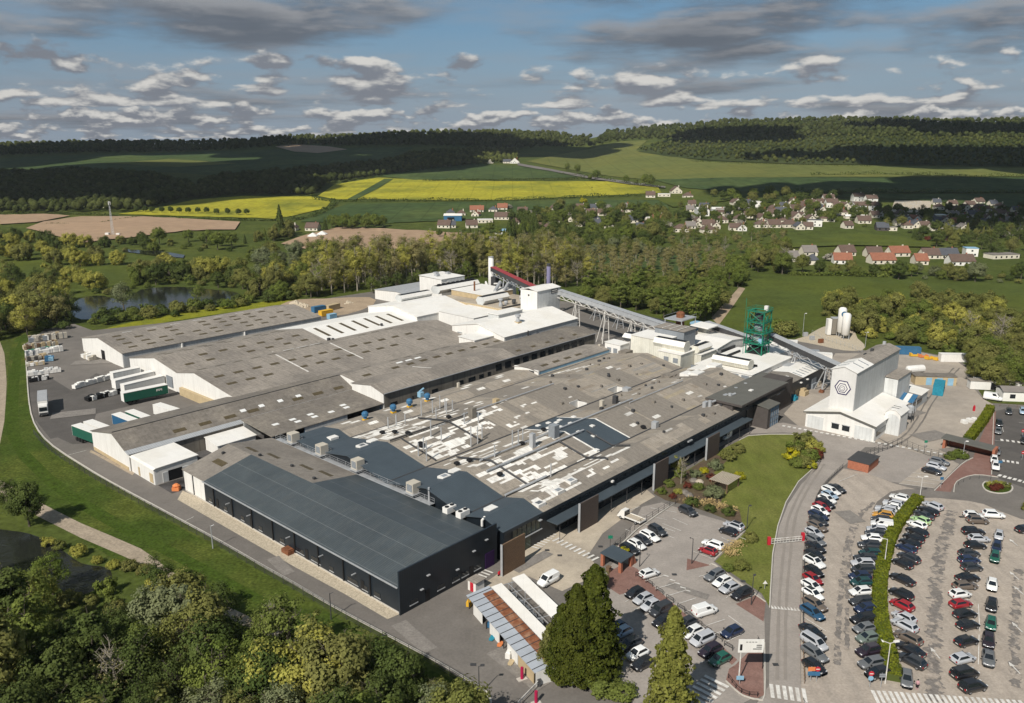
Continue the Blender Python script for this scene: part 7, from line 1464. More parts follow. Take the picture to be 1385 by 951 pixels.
grove([(60,735),(110,752),(160,765),(230,785),(225,800),(150,770),(80,745)],3.2,['bush'],.35,.7,'straw green tuft on the stream bank','tufts on the stream bank',26,True,9,['leaf_olive','leaf_yellow'],'bank_shrub')
grove([(-40,776),(40,790),(95,812),(150,800),(175,830),(60,860),(-40,850)],3.6,['bush','bush','olive'],.45,.9,'yellow green bush on the far side of the stream','bushes on the stream side',40,True,10,['leaf_olive','leaf_yellow','leaf_mid'],'bank_shrub')
# ---- entrance conifers and poplar
for k,(px,py,s,sx,lab) in enumerate(((801,912,.95,1.0,'tallest dark green thuja of the entrance clump'),(778,918,.82,1.0,'broad dark thuja on the store side of the entrance clump'),(744,910,.44,1.1,'short yellowish thuja over the store roof'),(760,916,.64,1.05,'lower thuja between the broad one and the store'),(818,906,.55,1.0,'lower thuja on the car park side of the tallest one'))): tree('thuja',P(px,py),s,lab,None,'leaf_olive' if k == 2 else None,sx)
tree('column',P(903,1002),.93,'tall yellow green lombardy poplar in front of the car bays',None,None,1.2);tree('bush',P(812,932),.62,'spreading green juniper at the foot of the thujas',None,'leaf_mid',2.0);tree('bush',P(840,940),.5,'low juniper on the kerb side of the thujas',None,'leaf_mid',1.9);tree('round',P(808,800),.42,'small green tree beside the smoking shelter',None,'leaf_mid',.9);tree('bush',P(840,752),.6,'small yellow shrub behind the smoking shelter',None,'leaf_bright')
# ---- garden
for kind,px,py,s,leaf,lab in (('bush',895,668,.62,'leaf_mid','round green shrub at the corner of the flower garden'),('bush',905,658,.7,'leaf_mid','green shrub beside the small pale flowering one'),('bush',917,668,.55,'leaf_yellow','pale yellow green shrub in the front bed'),('bush',910,674,.5,'leaf_red','dark red shrub in the front bed'),('bush',930,660,.6,'leaf_red','dark red shrub in the middle of the garden'),('bush',945,662,.7,'leaf_mid','low green shrub by the garden rocks'),('bush',952,640,.62,'leaf_bright','bright yellow flowering shrub in the garden'),('bush',1000,648,.75,'leaf_bright','bright yellow broom behind the pergola'),('bush',962,650,.7,'leaf_red','wine red shrub next to the pergola'),('bush',968,635,1.0,'leaf_grey','grey green shrub up the garden slope'),('bush',985,622,1.1,'leaf_olive','olive shrub at the top of the garden'),('bush',998,612,1.0,'leaf_olive','brownish shrub at the lawn corner by the footway'),('bush',965,673,1.2,'leaf_grey','large grey green shrub below the pergola'),('bush',935,685,.9,'leaf_dark','dark ground cover shrub at the car park corner'),('bush',960,692,.7,'leaf_dark','dark low shrub beneath the dry grasses'),('bush',985,697,.8,'leaf_dark','dark low shrub by the silver suv bay'),('bush',1015,732,.8,'leaf_olive','olive shrub at the slope edge of the lawn'),('bush',1003,770,.8,'leaf_olive','yellowed shrub on the slope below the dry grasses'),('bush',985,772,.6,'leaf_mid','small green shrub on the slope above the brick island'),('bush',920,645,.8,'leaf_mid','green shrub behind the dark garden rocks'),('bush',940,645,.8,'leaf_grey','grey green shrub behind the yellow flowering one')):
 tree(kind,P(px,py),s * .72,lab,None,leaf,1.05,'garden_shrub')
tree('bare',P(921,655),.5,'slender young tree with yellow leaves in front of the canopy',None,'leaf_yellow',.9);tree('olive',P(913,640),.42,'young yellow leaved tree beside the timber screen',None,'leaf_yellow',.8)
for k,(px,py) in enumerate(((945,684),(960,682),(975,688),(988,693),(932,680),(990,752),(980,745),(995,740))):
 c = P(px,py);n = 160;C = np.zeros((n,3));C[:,0] = rng.normal(0,.8,n);C[:,1] = rng.normal(0,.6,n);C[:,2] = rng.uniform(.2,1.3,n);N = rng.normal(size=(n,3));N[:,2] *= .2
 o = bpy.data.objects.new('ornamental_grass',quads_mesh('ornamental_grass',C,N,.5,MT['straw'],.35));COL.objects.link(o);o.location = c;tag(o,'straw coloured clump of tall ornamental grass by the car bays','grass clump','dry ornamental grasses')
for k,(px,py) in enumerate(((938,652),(946,654),(926,668),(932,672))):
 mb = MB();mb.lathe((0,0,0),[(.9,0),(1.1,.4),(.6,.9),(.1,1.0)],7);solo(mb,'garden_rock',MT['concrete' if k == 1 else 'fibre_dark'],('dark rock in the middle of the garden','paler rock beside the dark garden rock','flat rock at the front bed','small rock at the front bed edge')[k],'rock',P(px,py),k)
# ---- island planting at the bend
for k,(px,py,s,leaf) in enumerate(((1075,612,1.0,'leaf_mid'),(1086,604,1.1,'leaf_olive'),(1098,610,1.0,'leaf_yellow'),(1070,622,.9,'leaf_bright'),(1082,622,1.1,'leaf_olive'),(1094,624,1.0,'leaf_mid'),(1102,620,.8,'leaf_red'),(1088,632,.9,'leaf_olive'),(1097,634,.6,'leaf_bright'),(1078,632,.8,'leaf_mid'),(1106,612,.7,'leaf_yellow'),(1090,596,.8,'leaf_olive'))): tree('bush',P(px,py),s,'%s shrub of the oval bed at the road bend, %s from its edge' % ({'leaf_mid': 'green','leaf_olive': 'olive','leaf_yellow': 'yellow green','leaf_bright': 'yellow flowering','leaf_red': 'red leaved'}[leaf],ORD[k + 1]),'shrubs of the oval bed',leaf,1.0,'garden_shrub')
for k,(px,py) in enumerate(((1340,658),(1350,661),(1360,659),(1352,657),(1344,663),(1388,690),(1392,684))): tree('bush',P(px,py),.38,'low mixed shrub on the roundabout island' if k < 5 else 'green shrub at the roundabout exit','roundabout shrubs' if k < 5 else 'exit shrubs',('leaf_yellow','leaf_red','leaf_olive')[k % 3],1.2,'garden_shrub')
for k,(px,py) in enumerate(((1296,616),(1290,619),(1302,620),(1284,621))): tree('bush',P(px,py),.5,'green shrub in the planted corner before the turnstile shelter','shrubs at the turnstile corner','leaf_mid',1.2,'garden_shrub')
# ---- clipped hedges
def hedge(px,w,h,label,leaf='hedge',n=9000,size=.22,name='clipped_hedge'):
 pts = line_world(px,4);seg = [(b - a).length for a,b in zip(pts,pts[1:])];tot = sum(seg);C = np.zeros((n,3));N = np.zeros((n,3));cum = np.cumsum([0] + seg);o0 = pts[0]
 t = rng.uniform(0,tot,n);f = rng.random(n)
 for i in range(n):
  k = min(len(seg) - 1,int(np.searchsorted(cum,t[i]) - 1));k = max(k,0);a,b = pts[k],pts[k + 1];d = (b - a).normalized();q = a + d * (t[i] - cum[k]);nv = Vector((-d.y,d.x,0));ww = w * (1 + .06 * math.sin(t[i] * 1.7))
  if f[i] < .5: s = rng.uniform(-1,1);p = q + nv * (s * ww / 2);z = h * (1 + .03 * math.sin(t[i] * 2.3));nn = Vector((0,0,1))
  else: s = 1 if f[i] < .75 else -1;p = q + nv * (s * ww / 2);z = rng.uniform(.05,h);nn = nv * s
  C[i] = (p.x - o0.x,p.y - o0.y,z);N[i] = (nn.x,nn.y,nn.z)
 N += rng.normal(size=(n,3)) * .35;C += rng.normal(size=(n,3)) * .06
 r = thing(name,label,'hedge',o0);o = bpy.data.objects.new('foliage',quads_mesh('foliage',C,N,rng.uniform(size * .7,size * 1.5,n),MT[leaf]));COL.objects.link(o);o.parent = r
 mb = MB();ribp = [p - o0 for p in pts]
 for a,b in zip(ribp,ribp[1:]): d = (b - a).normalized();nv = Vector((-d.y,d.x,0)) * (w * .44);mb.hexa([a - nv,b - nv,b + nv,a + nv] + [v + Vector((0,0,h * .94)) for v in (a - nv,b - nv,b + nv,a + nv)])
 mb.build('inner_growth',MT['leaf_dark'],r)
hedge([(1242,676),(1230,690),(1217,706),(1205,728),(1198,750),(1191,780),(1189,810),(1191,840),(1197,870),(1204,900),(1208,922)],2.3,1.25,'long clipped bright green hedge between two rows of parked cars',n=16000)
hedge([(1339,556),(1331,570),(1320,585),(1308,600)],2.2,2.0,'tall clipped hedge between the works yard and the red path',n=8000)
# ---- pond side,willows of the left valley
grove([(-30,420),(60,405),(95,420),(90,438),(60,452),(-30,465)],8,['olive','willow','round'],.9,1.35,'olive valley tree at the west end of the pond','trees west of the pond',26,True,12,['leaf_olive','leaf_yellow','leaf_dark','leaf_brown'])
grove([(115,438),(180,424),(260,418),(330,406),(400,398),(405,404),(330,414),(240,428),(150,440)],6,['bush'],.8,1.7,'dark bush on the bank between pond and warehouse','bushes on the pond bank',34,True,13,['leaf_dark','leaf_mid','leaf_olive'])
grove([(120,398),(190,385),(260,380),(330,388),(330,394),(250,385),(190,390),(140,400)],7,['bush','round','bush'],.7,1.1,'green thicket bush on the far shore of the pond','thicket beyond the pond',28,True,14,['leaf_mid','leaf_dark','leaf_olive'])
for px,py,s,leaf,kind,lab in ((93,353,.95,'leaf_yellow','willow','yellow green round willow alone on the green meadow'),(160,358,1.05,'leaf_yellow','willow','broad yellow green willow in mid meadow'),(226,364,1.15,'leaf_yellow','willow','broad yellow willow near the meadow stream'),(278,376,1.45,'leaf_yellow','willow','largest yellow willow on the far pond shore'),(298,374,1.4,'leaf_yellow','willow','yellow willow joined to the largest one'),(322,374,1.3,'leaf_olive','willow','shaded dark willow beside the yellow pair'),(32,352,1.4,'leaf_olive','willow','dark olive round tree at the meadow edge'),(130,392,1.2,'leaf_yellow','willow','yellow green tree at the near end of the pond'),(168,420,1.25,'leaf_grey','olive','grey green tree overhanging the pond'),(60,440,1.7,'leaf_olive','olive','tall olive tree beside the pallet yard bank'),(25,438,1.45,'leaf_yellow','willow','bright yellow green tree near the dirt track'),(88,398,.85,'leaf_yellow','olive','slim yellow tree before the pond reeds'),(268,408,.8,'leaf_mid','olive','slim green tree on the pond dam'),(365,380,1.1,'leaf_mid','round','green round tree beyond the yellow willows'),(382,390,1.0,'leaf_yellow','olive','pale green tree by the meadow ditch'),(352,400,1.1,'leaf_olive','willow','olive bush-like tree by the pond dam end')): tree(kind,P(px,py),s,lab,None,leaf,1.05)
grove([(-40,340),(40,326),(95,335),(70,345),(-40,360)],12,['willow','round'],.9,1.4,'mixed valley tree at the field corner','trees at the field corner',20,True,15,['leaf_olive','leaf_yellow','leaf_dark'])
grove([(110,334),(170,328),(230,326),(300,328),(330,340),(240,340),(150,342)],12,['round','willow','bush'],.75,1.2,'green tree on the meadow edge below the ploughed field','trees below the ploughed field',26,True,16,['leaf_dark','leaf_mid','leaf_olive','leaf_yellow'])
grove([(0,380),(60,372),(120,376),(110,386),(40,396),(0,404)],11,['willow','bush','olive'],.8,1.3,'olive tree in the wet corner of the meadow','trees in the wet meadow',18,True,17,['leaf_olive','leaf_yellow','leaf_dark'])
grove([(330,352),(420,340),(470,345),(500,355),(480,385),(420,398),(380,402),(350,385)],9,['willow','olive','bush'],.9,1.4,'yellow green tree between the willows and the poplar wood','trees west of the poplar wood',34,True,18,['leaf_yellow','leaf_olive','leaf_grey','leaf_mid'])
grove([(490,396),(560,385),(570,378),(640,368),(660,376),(600,384),(560,390),(520,400)],7,['bush','olive'],.7,1.0,'green undergrowth bush behind the raw material store','bushes behind the store',24,True,19,['leaf_mid','leaf_dark','leaf_olive'])
# ---- poplar plantation
grove([(415,385),(470,370),(560,362),(640,358),(700,360),(780,366),(800,385),(740,392),(680,382),(640,374),(570,380),(500,394),(430,402)],5.8,['poplar','poplar','poplar','bare','olive'],.85,1.3,'pale trunked brownish poplar in the dense plantation behind the works','poplars of the plantation',270,True,20,['leaf_brown','leaf_olive','leaf_brown','leaf_yellow'],'poplar_tree',1.15)
grove([(740,352),(850,348),(960,352),(985,362),(960,384),(790,384)],8,['poplar'],.42,.62,'young brownish poplar in the open end of the plantation','young poplars',120,True,21,['leaf_brown'],'young_poplar',1.5)
grove([(785,420),(800,400),(850,395),(940,392),(985,400),(975,422),(945,440),(900,432),(850,420)],6.6,['green_poplar','round'],.62,.9,'leafy green tree in the dense belt behind the conveyor bridge','green belt behind the conveyor',70,True,22,['leaf_mid','leaf_olive','leaf_mid'],'belt_tree',1.2)
grove([(960,382),(1000,368),(1010,376),(1000,388),(975,400)],8,['round','willow'],.7,1.0,'green tree at the meadow end of the belt','trees at the meadow end',12,True,23,['leaf_mid','leaf_olive'])
C,N = clumps(10,(0,0,0),(.5,.5,.5),.35,26,.2);MISTLE = quads_mesh('mistletoe',C,N,.22,MT['leaf_dark'])
# ---- thicket east of the works
grove([(1165,455),(1110,428),(1150,408),(1200,412),(1280,418),(1400,430),(1400,470),(1330,500),(1300,484),(1240,470)],6.2,['bush','willow','bush','bush'],.8,1.35,'olive green thicket bush between the back yard and the meadow','bushes of the east thicket',140,True,24,['leaf_olive','leaf_mid','leaf_yellow','leaf_olive','leaf_olive'],'thicket_tree')  # bushes of the thicket, some with a willow crown
grove([(1310,500),(1340,478),(1420,470),(1440,540),(1385,540),(1335,530),(1315,518)],5.2,['olive','round','willow'],.7,1.05,'dark thicket tree behind the site cabins','trees behind the cabins',46,True,25,['leaf_olive','leaf_mid','leaf_olive','leaf_olive'])
for kind,px,py,s,leaf,lab in (('willow',1272,468,1.1,'leaf_yellow','yellow green round tree carrying mistletoe balls'),('bare',1350,480,1.15,None,'tall bare grey tree standing over the east thicket'),('bare',1308,470,1.0,None,'bare tree with dark mistletoe balls beside the yellow one'),('willow',1215,458,.85,'leaf_yellow','yellow green bush behind the logo tower'),('willow',1240,448,.9,'leaf_yellow','paler yellow bush in the middle of the thicket'),('bush',1063,455,2.0,'leaf_olive','broad olive bush behind the green tower'),('bush',1052,450,1.7,'leaf_mid','green bush at the meadow edge by the green tower'),('willow',1242,402,1.0,'leaf_olive','olive round bush alone on the far meadow'),('round',1215,378,.9,'leaf_dark','very dark dense tree before the red roofed houses')):
 r = tree(kind,P(px,py),s,lab,None,leaf)
 if 'mistletoe' in lab:
  for k in range(6): inst('mistletoe',MISTLE,r,(Rt.uniform(-3,3),Rt.uniform(-3,3),Rt.uniform(7,11)),scale=(Rt.uniform(.7,1.2),) * 3)
# ---- hedgerows and garden trees of the village side
def hedgerow(px,w,h,label,leaf='leaf_dark',n=1200,size=1.0,flat=False):
 pts = [(P(*p) if flat else G(*p)) for p in smooth_poly(px,4,False)];seg = [(b - a).length for a,b in zip(pts,pts[1:])];cum = np.cumsum([0] + seg);o0 = pts[0];C = np.zeros((n,3));t = rng.uniform(0,cum[-1],n);ph = rng.uniform(0,6)
 for i in range(n):
  k = max(0,min(len(seg) - 1,int(np.searchsorted(cum,t[i]) - 1)));q = pts[k].lerp(pts[k + 1],(t[i] - cum[k]) / max(.01,seg[k]));hh = h * (.65 + .35 * math.sin(t[i] * .11 + ph) * math.sin(t[i] * .043)) * rng.uniform(.15,1.1)
  C[i] = (q.x - o0.x + rng.uniform(-w,w) / 2,q.y - o0.y + rng.uniform(-w,w) / 2,q.z - o0.z + hh)
 N = rng.normal(size=(n,3)) + np.array([0,0,.5])
 o = bpy.data.objects.new('hedgerow',quads_mesh('hedgerow',C,N,rng.uniform(size * .6,size * 1.5,n),MT[leaf]));COL.objects.link(o);o.location = o0;tag(o,label,'hedgerow')
hedgerow([(455,274),(520,273),(600,273),(700,272),(790,268),(870,266)],5,5,'dark hedgerow below the long yellow field',n=3000);hedgerow([(572,246),(640,245),(720,245),(790,243)],5,5,'dark hedgerow between the green field and the yellow one',n=2000);hedgerow([(385,300),(420,295),(440,287),(452,275),(425,271)],6,6,'hedgerow curving round the end of the western yellow field',n=1800);hedgerow([(380,299),(340,300),(300,298),(240,297)],3,2.5,'low hedge along the road below the western yellow field',n=900)
hedgerow([(755,236),(800,241),(850,250),(900,256)],4,5,'roadside hedge along the country road',n=1200);hedgerow([(935,219),(1000,222),(1080,224),(1180,226)],4,3,'thin hedge across the light hillside field',n=1200);hedgerow([(1040,263),(1120,262),(1200,261),(1300,262),(1400,262)],6,6,'broken dark hedge above the village crops',n=2600);hedgerow([(1095,238),(1200,237),(1290,240),(1385,240)],6,6,'dark hedge at the foot of the wooded hill',n=2200);hedgerow([(630,326),(680,328),(720,330)],2.5,2,'clipped hedge round a village garden',n=600);hedgerow([(1070,372),(1130,373),(1200,375)],4,3,'ditch side hedge along the large meadow','leaf_mid',900)
hedgerow([(0,291),(60,290),(100,291),(160,293)],4,3,'dark field hedge at the foot of the western wood',n=900);hedgerow([(60,304),(130,303),(190,294),(240,295)],2,1.5,'low hedge round the ploughed field',n=500)
k = 0
for px,py in ((185,288),(197,288),(206,289),(219,289),(231,289),(243,290),(255,290),(268,290),(280,290),(293,291),(308,291),(323,292),(334,292)): tree('round',G(px,py),.62,'small round orchard tree in the single line along the yellow field','line of round trees by the yellow field','leaf_dark')
for px,py,s,lab in ((805,244,1.0,'tree pair on the country road crossing'),(798,245,.7,'shorter tree left beside the tall roadside pair'),(808,243,.95,'taller of the roadside tree group'),(781,236,1.1,'lone slim tree up the country road'),(767,232,.9,'tree on the bend of the country road'),(847,249,.85,'small round tree at the end of the roadside line'),(860,251,.6,'smallest round tree of the roadside line'),(872,253,1.15,'two stemmed tall tree beside the country road'),(880,254,1.1,'tall tree beside the two stemmed one')): tree('round',G(px,py),s * 1.25,lab.replace(' left',''),None,'leaf_mid',.8)
grove([(440,306),(480,303),(520,306),(518,311),(460,312)],8,['round'],.8,1.05,'bright green tree in the clump above the ploughed field','clump above the ploughed field',16,False,30,['leaf_mid']);grove([(330,330),(365,318),(395,312),(392,322),(360,332)],9,['round','small_conifer','willow'],.7,1.1,'garden tree round the hamlet houses','hamlet garden trees',18,False,31,['leaf_dark','leaf_mid','leaf_olive']);tree('small_conifer',G(380,322),3.0,'tall dark pointed conifer beside the hamlet roof',None,None,.8);tree('small_conifer',G(440,313),1.3,'small dark conifer behind the hamlet house')
VG = 'village garden trees'
grove([(690,330),(690,296),(740,290),(800,288),(870,288),(905,290),(900,330),(830,332),(740,336)],15,['round','round','olive','small_conifer'],.8,1.35,'leafy garden tree among the western village houses',VG,70,False,32,['leaf_dark','leaf_mid','leaf_olive','leaf_dark']);grove([(680,336),(690,318),(725,316),(730,332)],8,['small_conifer'],1.4,2.2,'very dark conifer in the block east of the blue roofed pool house','dark conifer block',22,False,33)
grove([(905,310),(940,300),(1000,305),(1060,306),(1100,306),(1240,318),(1385,318),(1385,290),(1250,292),(1100,282),(1000,290),(920,290)],21,['round','olive','round','bush','small_conifer'],.6,1.0,'leafy garden tree among the eastern village houses',VG,80,False,34,['leaf_dark','leaf_mid','leaf_olive'])
grove([(1250,330),(1385,318),(1400,345),(1385,350),(1300,345)],13,['round','olive','bush'],.8,1.15,'shaded tree on the slope above the red roofed houses','shaded slope trees',40,False,35,['leaf_dark','leaf_dark','leaf_olive']);grove([(900,345),(1000,342),(1060,350),(1060,372),(990,366),(900,350)],12,['olive','willow','bush','bare'],.7,1.1,'brown green scrub tree below the village','scrub below the village',56,True,36,['leaf_olive','leaf_brown','leaf_mid'])
grove([(1010,360),(1055,340),(1066,345),(1060,372),(1030,374)],8,['round','willow'],.9,1.2,'pale green tree in the clump beside the village meadow','clump beside the village meadow',18,True,37,['leaf_mid','leaf_olive']);grove([(1070,368),(1140,366),(1200,370),(1330,374),(1385,372),(1385,384),(1300,380),(1160,374)],9,['round','willow','bush'],.65,1.0,'garden edge tree between red roofs and meadow','garden edge trees',44,True,38,['leaf_mid','leaf_olive','leaf_grey','leaf_dark'])
grove([(780,332),(860,332),(905,338),(890,345),(800,342)],11,['round','small_conifer'],.8,1.1,'dark tree on the meadow side of the western village','dark meadow side trees',22,False,39,['leaf_dark','leaf_mid']);grove([(960,268),(1040,266),(1140,270),(1130,276),(1000,278)],14,['round'],.8,1.2,'tree on the upper edge of the village','upper village edge trees',24,False,40,['leaf_dark','leaf_mid','leaf_olive'])
for px,py,lab in ((1000,305,'pale blossom tree among the eastern houses'),(935,298,'white blossom tree by the hipped brown roof'),(984,297,'blossom tree in front of a white house'),(905,308,'greyish blossom bush by the red roofed house'),(1121,353,'white blossom tree at the red roofed row'),(1265,327,'white blossom bush below the barn'),(688,283,'white blossom tree behind a brown roof'),(822,283,'pale blossom tree in the western village'),(1362,322,'pale blossom shrub on the shaded slope')): tree('bush',G(px,py),1.5,lab,None,'blossom',1.1,'blossom_tree')
tree('bush',G(1255,326),1.2,'pink blossom bush below the red shed',None,'leaf_red',1,'blossom_tree');tree('bush',G(789,275),1.8,'bright yellow flowering shrub in a village garden',None,'leaf_bright',1,'garden_shrub')


grove([(330,400),(345,380),(410,372),(440,384),(420,404),(370,408)],7,['willow','olive','bush','round'],.8,1.2,'olive tree in the scrub west of the bare earth','scrub west of the bare earth',26,True,60,['leaf_olive','leaf_yellow','leaf_mid'])
grove([(100,345),(150,340),(160,352),(110,366),(60,372),(50,350)],10,['bush','willow'],.8,1.3,'meadow willow bush in the damp grass','meadow willow bushes',14,True,61,['leaf_yellow','leaf_olive'])
grove([(180,372),(300,366),(330,372),(330,384),(240,380),(180,386)],6.5,['bush','bush','willow'],.8,1.3,'dense green bush between meadow and pond','bush belt between meadow and pond',40,True,62,['leaf_mid','leaf_dark','leaf_olive'])
grove([(60,452),(0,450),(-20,430),(40,415),(100,425),(108,440)],7,['bush','olive'],.9,1.4,'dark undergrowth tree at the pallet yard corner','undergrowth at the yard corner',24,True,63,['leaf_dark','leaf_olive'])
grove([(905,318),(1000,316),(1062,318),(1062,338),(1000,342),(905,338)],9,['bush','olive','poplar','bush'],.5,.85,'brownish scrub tree on the slope under the eastern houses','scrub under the eastern houses',60,False,64,['leaf_brown','leaf_olive','leaf_mid'],'scrub_tree')
grove([(905,304),(960,296),(1020,296),(1060,300),(1110,298),(1180,300),(1260,302),(1385,306),(1385,286),(1260,286),(1180,284),(1100,274),(1000,284),(920,284)],15,['round','bush','olive','small_conifer','bush'],.55,.9,'small tree squeezed between the eastern village houses','small trees between the houses',95,False,65,['leaf_dark','leaf_mid','leaf_olive'])
grove([(640,310),(700,318),(720,332),(640,336),(590,322)],11,['round','bush','small_conifer'],.6,.9,'garden tree by the hamlet pool house','pool house garden trees',20,False,66,['leaf_dark','leaf_mid'])
grove([(760,340),(830,336),(905,340),(895,350),(820,346),(760,348)],9,['olive','bush','round'],.6,1.0,'grey green scrub tree at the far edge of the plantation','scrub at the plantation edge',34,True,67,['leaf_olive','leaf_grey','leaf_mid'])
grove([(1230,318),(1290,312),(1385,310),(1400,325),(1300,330),(1240,330)],12,['round','olive','small_conifer'],.8,1.1,'dark tree behind the lower row in the shade','dark trees behind the lower row',36,False,68,['leaf_dark','leaf_olive'])
grove([(905,312),(985,306),(1060,306),(1110,304),(1180,304),(1260,306),(1385,312),(1385,288),(1260,286),(1180,282),(1100,274),(1000,282),(920,286)],9.5,['bush','bush','round'],.5,1.0,'dark garden bush among the packed eastern houses','garden bushes of the eastern village',150,False,70,['leaf_dark','leaf_mid','leaf_dark'],'garden_bush')
grove([(690,334),(700,292),(800,284),(905,286),(900,332),(800,336)],12,['bush','round','olive'],.6,1.1,'dark garden bush among the western houses','garden bushes of the western village',90,False,71,['leaf_dark','leaf_mid','leaf_olive'],'garden_bush')
# ---- woods too far to count
CUBE = []
for ax in range(3):
 for sg in (-1,1):
  for i in range(2):
   for j in range(2):
    q = []
    for di,dj in ((0,0),(1,0),(1,1),(0,1)):
     p = [0,0,0];p[ax] = sg;p[(ax + 1) % 3] = -1 + i + di;p[(ax + 2) % 3] = -1 + j + dj;q.append(tuple(p))
    CUBE.append(q if sg > 0 else q[::-1])
CV = sorted({p for q in CUBE for p in q});CI = {p: i for i,p in enumerate(CV)}
CVN = np.array(CV,float);CVN /= np.linalg.norm(CVN,axis=1,keepdims=True);CF = np.array([[CI[p] for p in q] for q in CUBE])
def lowtree(nl):
 core = CVN * np.array([3.6,3.6,4.0]) * rng.uniform(.8,1.15,(len(CVN),1)) + np.array([0,0,5.6])
 d = sph(nl);d[:,2] = np.abs(d[:,2]) * 1.2 - .35;C = d * np.array([3.9,3.9,4.4]) * rng.uniform(.85,1.12,(nl,1)) + np.array([0,0,5.6]);N = d + rng.normal(size=(nl,3)) * .35 + np.array([0,0,.3])
 return core,C,N
LT = [lowtree(34) for i in range(7)]
def woods(name,polys,spacing,smin,smax,mat,mx=3000,seed=1,leaf=1.5):
 """a far-off wood that reads as one mass: many low crowns with leaf tufts in one mesh"""
 V,F,SM,off = [],[],[],0;R_ = random.Random(seed)
 for poly in polys:
  for p in scatter(poly,spacing,mx,None,False,seed):
   core,C,N = R_.choice(LT);s = R_.uniform(smin,smax);a = R_.uniform(0,6.28);ca,sa = math.cos(a),math.sin(a);M_ = np.array([[ca,sa,0],[-sa,ca,0],[0,0,1]]) * s;P0 = np.array(p)
   V.append((core @ M_) + P0);F.append(CF + off);SM.append(np.ones(len(CF),bool));off += len(core)
   n = len(C);N = N / np.linalg.norm(N,axis=1,keepdims=True);T = rng.normal(size=(n,3));T -= N * np.sum(T * N,axis=1,keepdims=True);T /= np.linalg.norm(T,axis=1,keepdims=True);B = np.cross(N,T);z = rng.uniform(.6,1.3,(n,1)) * leaf * .5
   C,T,B = C @ M_ + P0,T * z,B * z;Q = np.stack([C - T - B * .6,C + T * .2 - B,C + T + B * .5,C - T * .3 + B],1).reshape(-1,3)
   V.append(Q);F.append(np.arange(4 * n).reshape(n,4) + off);SM.append(np.zeros(n,bool));off += 4 * n
 V = np.concatenate(V).astype(np.float32);F = np.concatenate(F).astype(np.int32);SM = np.concatenate(SM);nf = len(F);me = bpy.data.meshes.new(name)
 me.vertices.add(len(V));me.vertices.foreach_set('co',V.ravel());me.loops.add(4 * nf);me.loops.foreach_set('vertex_index',F.ravel());me.polygons.add(nf);me.polygons.foreach_set('loop_start',np.arange(0,4 * nf,4,dtype=np.int32));me.polygons.foreach_set('loop_total',np.full(nf,4,dtype=np.int32))
 me.polygons.foreach_set('use_smooth',SM);me.materials.append(MT[mat]);me.update(calc_edges=True);o = bpy.data.objects.new(name,me);COL.objects.link(o);tag(o,kind='stuff')
woods('western_wood',[[(-80,290),(0,290),(100,288),(180,287),(262,268),(268,262),(250,250),(200,238),(100,234),(-80,238)],[(262,270),(330,264),(425,266),(440,250),(520,238),(560,226),(600,216),(540,220),(480,226),(400,234),(300,242),(270,252)]],8,.75,1.4,'leaf_wood',3000,41)
woods('valley_wood',[[(520,238),(600,228),(660,222),(700,220),(700,206),(640,204),(560,210),(500,228)]],10,.9,1.2,'leaf_wood_light',900,42)
woods('skyline_wood',[[(-120,212),(0,211),(200,207),(330,202),(420,197),(560,198),(700,203),(790,199),(800,184),(700,180),(500,181),(300,190),(0,193),(-120,194)]],13,.8,1.6,'leaf_wood',5200,43,1.8)
woods('hilltop_wood',[[(795,200),(850,190),(900,190),(960,188),(1100,186),(1250,186),(1440,190),(1440,164),(1270,164),(1100,163),(1000,166),(900,172),(820,180)]],13,.7,1.6,'leaf_wood',5200,44,1.8)
woods('hillside_scrub',[[(862,203),(905,194),(1000,184),(1100,180),(1440,184),(1440,226),(1385,226),(1200,222),(1080,222),(960,216),(900,210)]],12.5,.35,1.0,'leaf_wood_light',2600,45,1.4)
